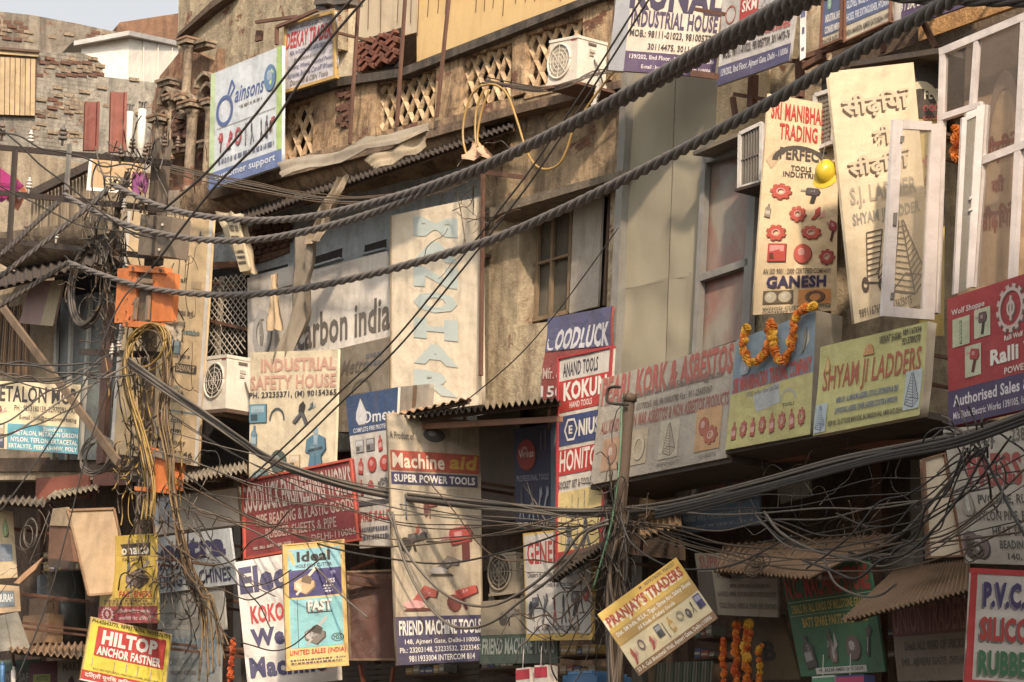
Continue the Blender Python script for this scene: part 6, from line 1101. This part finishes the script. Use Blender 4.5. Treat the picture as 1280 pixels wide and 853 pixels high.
# ================================================================== WIRES
# heavy bundle from the left pole past the middle post to the right edge
bund = [(160, 452), (205, 485), (250, 515), (300, 550), (340, 576), (400, 598), (470, 616), (560, 628), (640, 635), (720, 641), (790, 638), (850, 628), (950, 604), (1050, 577), (1150, 556), (1220, 541), (1300, 512)]
for k in range(6):
    px = [(x + rnd(-1, 1), y + (k - 2.5) * (1.8 if x < 400 else 1.6) + rnd(-.8, .8)) for x, y in bund]
    P = [D(x, y, 49 - 16 * (x - 160) / 1140 + rnd(-.05, .05)) for x, y in px]
    wire(P, rnd(.014, .021), [GREYW, BLACKW, GREYW][k % 3], 'straight grey cable in the heavy bundle sagging past the middle post', group='heavy cable bundle')
for k in range(3):
    px = [(820, 640 + k * 4), (900, 622 + k * 3), (1000, 596 + k * 3), (1100, 570 + k * 3), (1200, 548 + k * 4), (1300, 512 + k * 5)]
    wire([D(x, y + rnd(-.5, .5), 38 - 6 * (x - 820) / 480) for x, y in px], .026, BLACKW, 'thick black cable curving up to the right edge above the pipe shop board', group='thick black cables at the right')
pairs = [([(446, -8), (380, 66), (320, 143), (262, 212), (205, 262)], .02), ([(462, -8), (400, 66), (330, 170), (265, 238), (190, 335)], .02), ([(806, -8), (730, 112), (666, 208), (620, 268), (555, 350), (489, 429), (420, 495), (358, 556), (308, 602)], .014), ([(816, -8), (740, 112), (672, 215), (634, 266), (566, 352), (500, 432), (430, 500), (368, 560), (318, 600)], .014)]
for i, (px, r_) in enumerate(pairs): wire([D(x, y, 46 - 6 * (x - 200) / 600) for x, y in px], r_, BLACKW, ['left black wire of the pair crossing the blue script board', 'right black wire of the pair crossing the blue script board', 'left thin black wire of the long diagonal pair in the centre', 'right thin black wire of the long diagonal pair in the centre'][i])
wire([W(x, y, 1.3) for x, y in ((773, 285), (730, 345), (690, 398), (640, 453), (560, 520))], .009, BLACKW, 'fine black wire slanting across the barred window', 'wire', 'wire')
HOSE = paint((176, 134, 60), .3, .4, tex=.0)
for px, lab in (([(600, 108), (588, 122), (580, 150), (579, 175), (584, 197)], 'left short'), ([(606, 110), (596, 135), (594, 165), (596, 185)], 'middle short'), ([(612, 112), (602, 140), (597, 168), (598, 184)], 'right short'), ([(600, 108), (618, 106), (634, 118), (646, 150), (657, 185), (668, 205), (682, 212), (698, 206), (708, 188), (718, 160), (742, 122), (770, 86)], 'long swooping')):
    wire([W(x, y, 1.6) for x, y in px], .018, HOSE, lab + ' yellow hose loop by the foot of the balustrade', 'hose', 'hose')
for i in range(7):
    k = rnd(-5, 5); wire([W(x, y + k + rnd(-2, 2), 1.5) for x, y in ((205, 208), (260, 222), (320, 234), (400, 249), (470, 250), (530, 240), (585, 222))], .009, [BROWNW, GREYW][i % 2], 'thin brown wire of the loose bundle running along under the canopy', group='thin wires under the canopy')
for i in range(8):
    wire([W(640 + rnd(-40, 0), 100 + rnd(-4, 6), 1.2), W(670, 112 + rnd(-4, 4), 1.2), W(705, 108 + rnd(-4, 4), 1.45), W(745, 92 + rnd(-4, 4), 1.2), W(780, 88 + rnd(-3, 3), 1.0)], .009, [BROWNW, GREYW, BLACKW][i % 3], 'thin wire looped around the foot of the top air conditioner', group='thin wires at the top air conditioner')
OLIV = paint((120, 88, 40), .5, .6, 0, (60, 46, 30), .02)
# yellow and brown cables pouring down the left pole
for i in range(26):
    dx = rnd(-7, 7); lab = 'yellow cable pouring down the left utility pole'
    if i < 14: px = [(205 + dx * .3, 425 + rnd(-6, 6)), (190, 408 + rnd(-3, 6)), (168 + dx * .4, 418 + rnd(-4, 6)), (157 + dx * .4, 450), (160 + dx * .4, 490), (172 + dx * .6, 530), (183 + dx * .9, 575), (188 + dx, 610), (184 + dx * 1.2, 650)]
    else: px = [(196 + dx, 405), (208 + dx, 430), (210 + dx * .8, 475), (205 + dx * .9, 520), (212 + dx * .6, 570), (216 + dx * .6, 620), (225 + dx * .7, 670), (236 + dx, 710), (252 + dx * 1.4, 745), (262 + dx * 1.6, 775 + rnd(-30, 10)), (268 + dx * 3, 800 + rnd(-15, 70))]
    wire([W(x + rnd(-2, 2), y, 2.95 + rnd(-.1, .15)) for x, y in px], rnd(.01, .016), (YELW if i % 4 else BROWNW) if i < 14 else (OLIV if i % 3 else BROWNW), lab, group='yellow cables on the left pole')
# big coils
def coil(cx, cy, rx, ry, n, off, mat, label, r_=.02):
    root = thing('cable_coil', W(cx, cy + ry, off), label, 'cable coil'); c = W(cx, cy, off); X = -DV * ((W(cx + rx, cy, off) - c).length); Y = UP * (W(cx, cy - ry, off) - c).length
    for k in range(n):
        ph = rnd(0, 6); s = rnd(.86, 1.06); o = NV * rnd(-.06, .1) + DV * rnd(-.05, .05) + UP * rnd(-.06, .06)
        MB().tube([c + o + X * s * math.cos(a) + Y * s * math.sin(a) * (1 + .05 * math.sin(2 * a + ph)) for a in [i * math.pi / 16 for i in range(33)]], r_, mat, 5).build('turn', root, True)
coil(111, 355, 23, 50, 7, 2.7, paint((60, 54, 50), .4, tex=.02), 'large upright coil of dark cable hanging beside the orange fuse box', .025)
coil(122, 572, 19, 22, 6, 2.6, GREYW, 'small round coil of grey wire at the foot of the slanted steel brace', .014)
coil(1258 - 36, 692, 9, 9, 6, 2.6, GREYW, 'tiny coil of wire on the lower right awning edge', .009); coil(950, 706, 10, 9, 7, 2.7, BROWNW, 'tiny coil of brown wire on the awning over the green board', .009)
coil(30 + 6, 668, 9, 18, 4, 2.2, GREYW, 'loose pale wire loops beside the hanging wooden box', .008)
coil(187, 436, 24, 28, 3, 3.05, YELW, 'coil of yellow cable looped below the orange fuse box', .013)
# countable long wires, region by region
def strings(n, xa, ya, xb, yb, drop, r0, r1, da, db, label, group, mats, mid=None):
    for i in range(n):
        a = D(rnd(*xa), rnd(*ya), da + rnd(-.4, .4)); b = D(rnd(*xb), rnd(*yb), db + rnd(-.4, .4)); pts = sag(a, b, rnd(*drop), 7)
        pts = [p + Vector((rnd(-.04, .04), 0, rnd(-.07, .07))) if 0 < k < len(pts) - 1 else p for k, p in enumerate(pts)]
        wire(pts, rnd(r0, r1), mats[i % len(mats)], label, group=group, seg=6)
M3 = [BLACKW, GREYW, BROWNW]
strings(9, (180, 240), (480, 640), (700, 780), (640, 665), (.1, .9), .007, .014, 48.5, 40.5, 'thin wire sagging from the left pole to the middle post', 'thin wires between the two poles', M3)
strings(10, (770, 790), (632, 668), (1180, 1300), (560, 680), (-.1, .7), .006, .012, 40.5, 34, 'thin wire fanning from the middle post to the lower right edge', 'thin wires at the lower right', M3)
strings(5, (940, 960), (640, 660), (1230, 1290), (540, 640), (.2, 1.0), .007, .013, 37, 33, 'slack wire looping under the ladder banner', 'slack wires under the ladder banner', M3)
strings(9, (-20, 0), (440, 560), (120, 170), (440, 470), (-.05, .35), .01, .018, 48, 49, 'dark wire coming in from the left edge to the pole', 'dark wires from the left edge', [BLACKW, BLACKW, GREYW])
strings(3, (-20, 0), (150, 250), (180, 200), (190, 300), (0, .3), .01, .016, 48, 49, 'dark wire along the upper crossarms', 'wires on the upper crossarms', [BLACKW])
strings(9, (195, 240), (560, 700), (320, 470), (620, 790), (-.3, .8), .007, .013, 47.5, 44, 'thin wire crossing the boards right of the left pole', 'thin wires right of the left pole', M3)
strings(5, (640, 700), (700, 850), (750, 775), (640, 720), (.1, .8), .007, .013, 42, 41, 'thin wire hanging left of the middle post', 'thin wires left of the middle post', M3)
strings(4, (500, 660), (560, 700), (760, 780), (630, 660), (.1, .8), .007, .012, 43, 41, 'wire drooping past the tall grimy board', 'wires by the tall grimy board', M3)
strings(5, (1190, 1240), (550, 570), (1000, 1180), (640, 720), (-.2, .6), .01, .016, 33.5, 35, 'black wire gathered into the knot above the pipe shop board', 'black wires at the right knot', [BLACKW])
for px, r_, lab in (([(490, 640), (505, 700), (530, 750), (560, 780), (590, 785), (620, 775), (650, 752), (690, 722), (720, 690), (735, 665), (760, 655)], .02, 'thick grey cable drooping across the tall grimy board and up to the middle post'), ([(484, 640), (515, 700), (560, 745), (610, 758), (660, 735), (700, 700), (725, 668), (760, 650)], .02, 'second grey cable drooping just above the thick one over the grimy board'), ([(775, 645), (790, 680), (830, 706), (870, 712), (920, 705), (990, 670)], .013, 'dark cable looping across the tilted traders board'), ([(955, 640), (975, 665), (1010, 685), (1050, 695), (1085, 690), (1130, 665), (1180, 610), (1225, 560)], .02, 'pale thick cable sagging in front of the brownish awning'), ([(1210, 560), (1190, 600), (1150, 660), (1100, 700), (1060, 690)], .013, 'black cable dropping left from the knot above the pipe shop board'),
    ([(1030, 700), (1045, 730), (1075, 745), (1100, 744), (1120, 730)], .016, 'short bright loop of cable before the green board'), ([(1225, 560), (1245, 600), (1270, 650), (1300, 700)], .018, 'black cable falling right across the pipe shop board'), ([(0, 640), (30, 600), (70, 540), (110, 470), (150, 380), (190, 335)], .013, 'long black wire rising steeply from the left edge past the coil'), ([(20, 853), (60, 750), (90, 640), (110, 560), (140, 470)], .012, 'black wire rising steeply through the lower left boards')):
    wire([D(x, y, 45.5 - 12.5 * min(1, max(0, (x - 200) / 1080)) + (2 if x < 200 else 0)) for x, y in px], r_, GREYW if 'grey' in lab or 'pale' in lab or 'bright' in lab else BLACKW, lab)
# tangles nobody could count
def tangle(name, label, cx, cy, sx, sy, n, off, r_, mats, L=6, vert=.5):
    m = MB()
    for i in range(n):
        x, y = random.gauss(cx, sx), random.gauss(cy, sy); a = rnd(0, 6.28); pts = []; turn = rnd(-.5, .5)
        for k in range(L):
            pts.append(W(x, y, off + rnd(-.12, .25))); a += rnd(-.6, .6) + turn; st = rnd(8, 20); x += math.cos(a) * st * (1 - vert); y += math.sin(a) * st
        m.tube(spline(pts, 5), rnd(r_ * .6, r_ * 1.2), mats[i % len(mats)], 4)
    return tag(m.build(name, smooth=True), label, 'wires', None, 'stuff')
tangle('wire_tangle', 'dense tangle of dark wires round the left pole by the coil', 135, 345, 18, 56, 60, 2.7, .014, M3)
tangle('wire_tangle', 'tangle of brown and black wires at the top of the left pole', 185, 212, 14, 12, 20, 2.8, .011, M3)
tangle('wire_tangle', 'matted wires down the left pole between the fuse boxes', 178, 520, 18, 80, 80, 2.75, .012, [BROWNW, GREYW, BLACKW, YELW], 7, .6)
tangle('wire_tangle', 'brown wires spilling below the smaller fuse box', 215, 690, 30, 50, 44, 2.9, .011, [BROWNW, BLACKW, GREYW], 7, .4)
tangle('wire_tangle', 'snarl of wires on the middle post', 772, 680, 12, 42, 44, 2.85, .008, M3, 7, .6)
tangle('wire_tangle', 'loose loops of wire left of the middle post', 715, 760, 28, 34, 18, 2.3, .009, M3, 7, .2)
tangle('wire_tangle', 'wires snarled where the bundle passes the right knot', 1225, 562, 16, 10, 18, 4.0, .012, [BLACKW, GREYW], 6, .1)
tangle('wire_tangle', 'hanging wires in the dark under the ladder banner', 1040, 620, 70, 30, 24, 1.6, .006, M3, 7, .3)
tangle('wire_tangle', 'dry twigs and wire snagged over the tall cream board', 582, 268, 12, 28, 16, 1.2, .006, [BROWNW, GREYW], 6, .4)
tangle('wire_tangle', 'wires among the lower left boards and box', 60, 700, 26, 36, 12, 2.3, .006, M3, 7, .3)
tangle('wire_tangle', 'thin wires hanging over the tan board', 225, 330, 12, 50, 18, 1.9, .008, [BLACKW, BROWNW], 7, .7)
# ================================================================== GARLANDS
def flower_me(col):
    m = MB(); vs = []; fs = []; rs = random.Random(3); N, Mx = 14, 8
    for j in range(Mx + 1):
        a = math.pi * j / Mx
        for i in range(N): b = 2 * math.pi * i / N; r_ = .043 * (1 + (.24 if (i + j) % 2 else -.2) + rs.uniform(-.06, .06)); vs.append(Vector((math.sin(a) * math.cos(b) * r_, math.sin(a) * math.sin(b) * r_, math.cos(a) * r_ * .72)))
    for j in range(Mx):
        for i in range(N): fs.append((j * N + i, j * N + (i + 1) % N, (j + 1) * N + (i + 1) % N, (j + 1) * N + i))
    m.add(vs, fs, paint(col, .12, .7, tex=0)); me = bpy.data.meshes.new('flower'); me.from_pydata([tuple(v) for v in m.v], [], m.f); me.materials.append(m.mats[0]); return me
FL = [flower_me((238, 120, 20)), flower_me((244, 176, 30)), flower_me((222, 84, 20)), flower_me((196, 66, 24))]
def garland(label, px, off, kinds, k=1.0, step=.055, group=None):
    P = spline([W(x, y, off) for x, y in px], 12); root = thing('garland', P[0], label, 'garland', group)
    MB().tube(P, .006, DWOOD, 4).build('string', root)
    acc = 0
    for a, b in zip(P, P[1:]):
        acc += (b - a).length
        while acc > step:
            acc -= step; o = bpy.data.objects.new('flower', FL[random.choice(kinds)]); COL.objects.link(o); o.parent = root; o.location = b - P[0] + Vector((rnd(-.018, .018), rnd(-.03, .03), rnd(-.01, .01))); o.rotation_euler = (rnd(0, 3), rnd(0, 3), rnd(0, 3)); s = rnd(.85, 1.2) * k; o.scale = (s, s, s)
garland('orange and yellow marigold garland draped in loops over the blue and yellow banner', [(936, 404), (930, 420), (930, 440), (940, 454), (952, 446), (960, 430), (964, 402), (967, 430), (973, 450), (984, 444), (990, 420), (994, 398), (1004, 386), (1020, 382)], 2.12, [0, 0, 1], 1.1, .045)
garland('leftmost short marigold string below the dim traders board', [(903, 795), (904, 830), (904, 875)], 1.0, [0, 2], 1.05, .055, 'marigold strings at the bottom')
garland('second marigold string from the left below the dim traders board', [(921, 772), (920, 820), (920, 875)], 1.0, [2, 0], 1.15, .055, 'marigold strings at the bottom')
garland('widest marigold string, third from the left below the dim traders board', [(935, 772), (933, 820), (934, 875)], 1.0, [0, 1, 2], 1.35, .055, 'marigold strings at the bottom')
garland('thin yellowish marigold string left of the old brass board', [(950, 800), (949, 830), (949, 875)], 1.0, [1, 0], .9, .055, 'marigold strings at the bottom')
garland('deep orange marigold string in the dark left of the big navy words', [(292, 796), (290, 820), (286, 875)], 1.6, [2, 3], .9, .05)
garland('small marigold string behind the white window frame', [(1196, 152), (1195, 172), (1194, 196)], 1.1, [2, 0], 1.4, .07)
# ================================================================== GOODS AT THE BOTTOM
def carton(px, lab, col, band):
    P = [W(x, y, 1.9) for x, y in px]; r = thing('product_box', P[3], lab, 'box'); MB().prism(P[::-1], NV, .18, paint(col, .2)).build('carton', r)
    q = [P[0].lerp(P[3], .06), P[1].lerp(P[2], .06), P[1].lerp(P[2], .4), P[0].lerp(P[3], .4)]; MB().prism([p + NV * .004 for p in q][::-1], NV, .003, paint(band, .1)).build('label', r)
    MB().tube([P[0].lerp(P[1], .5), P[0].lerp(P[1], .5) + UP * .25], .006, WHITEP, 4).build('hook', r)
carton([(645, 836), (662, 834), (662, 870), (645, 872)], 'left red and white hanging carton at the bottom edge', (220, 208, 196), (196, 36, 56)); carton([(668, 832), (684, 831), (684, 870), (668, 871)], 'right red and white hanging carton at the bottom edge', (226, 214, 200), (200, 34, 60))
carton([(1015, 846), (1042, 844), (1042, 880), (1015, 882)], 'pale green product carton under the green machine board', (190, 200, 190), (60, 130, 90)); carton([(1045, 845), (1080, 843), (1080, 880), (1045, 882)], 'blue product carton with a magenta spot under the green machine board', (50, 60, 130), (180, 40, 90))
t = MB(); a0 = W(703, 856, 1.6); t.box(a0, -DV * .7, -NV * .6, UP * .12, paint((40, 96, 150), .2)); t.box(a0 + UP * .125 - DV * .1, -DV * .5, -NV * .6, UP * .04, paint((60, 116, 170), .2)); tag(t.build('tarpaulin'), 'folded bright blue tarpaulin on a stall top at the bottom edge', 'tarpaulin')
for (x, y, c, lab) in ((3, 832, (50, 110, 170), 'bright blue tube standing at the bottom left corner'), (17, 838, (214, 206, 190), 'white tube standing beside the bright blue tube')):
    t = MB().tube([W(x, 880, 1.9), W(x, y + 5, 1.9), W(x, y, 1.9)], .045, paint(c, .15, .4), 12); t.tube([W(x, y, 1.9), W(x, y - 4, 1.9)], .02, paint(c, .15, .4), 8); tag(t.build('bottle', smooth=True), lab, 'bottle')
rsx = random.Random(11)
for (x0, x1, ys) in ((600, 648, (838,)), (690, 745, (822, 846)), (866, 892, (800, 826)), (1108, 1122, (800, 826)), (52, 104, (700, 716)), (505, 560, (846,))):
    for yy in ys:
        hslab('shelf', (x0, yy), (x1, yy - 3), -.35, -.8, .03, DWOOD, low); x = x0 + 2
        while x < x1 - 6:
            wd = rsx.uniform(6, 11); hh = rsx.uniform(8, 15); c = rsx.choice([(150, 60, 50), (60, 80, 130), (170, 150, 110), (120, 118, 110), (176, 140, 60), (70, 110, 90)])
            A, B = W(x, yy, -.4), W(x + wd - 1, yy - .4, -.4); t = MB(); t.box(A + UP * .03, B - A, -NV * .25, UP * (hh * .011), paint(c, .4)); t.box(A + UP * (.03 + hh * .004) + NV * .002, (B - A) * .9, -NV * .01, UP * (hh * .003), paint((200, 190, 170), .3)); tag(t.build('carton'), 'small dusty carton on a shelf in the dark shop behind the boards', 'carton', 'cartons on the dark shop shelves'); x += wd
# floodlights above the small white board
for x, lab in ((400, 'left'), (424, 'right')):
    r = thing('floodlight', W(x, 5, 1.3), lab + ' grey floodlight over the small white board with red heading', 'floodlight')
    slab('housing', [(x - 7, 2), (x - 6, -6), (x + 9, -9), (x + 9, 0)][::-1], 1.3, .22, paint((70, 64, 60), .5), r); slab('visor', [(x - 8, 6), (x - 8, 2), (x + 10, 0), (x + 10, 4)][::-1], 1.34, .3, paint((86, 80, 74), .5), r); slab('lens', [(x - 5, 12), (x - 6, 6), (x + 7, 4), (x + 6, 10)][::-1], 1.26, .1, paint((54, 50, 48), .2, .3), r)
for (x0, y0, x1, y1) in ((320, 28, 371, 21), (346, 56, 346, 34), (346, 34, 371, 24), (371, 24, 398, 12)): tag(MB().bar(W(x0, y0, 1.0), W(x1, y1, 1.0), .05, .05, RUST, NV).build('lamp_arm'), 'rusty bracket arm above the blue script board', 'bracket', 'rusty arms at the top left boards')
slab('lamp_arm_end', [(318, 52), (320, 38), (326, 38), (325, 50)][::-1], .9, .06, RUST, old)
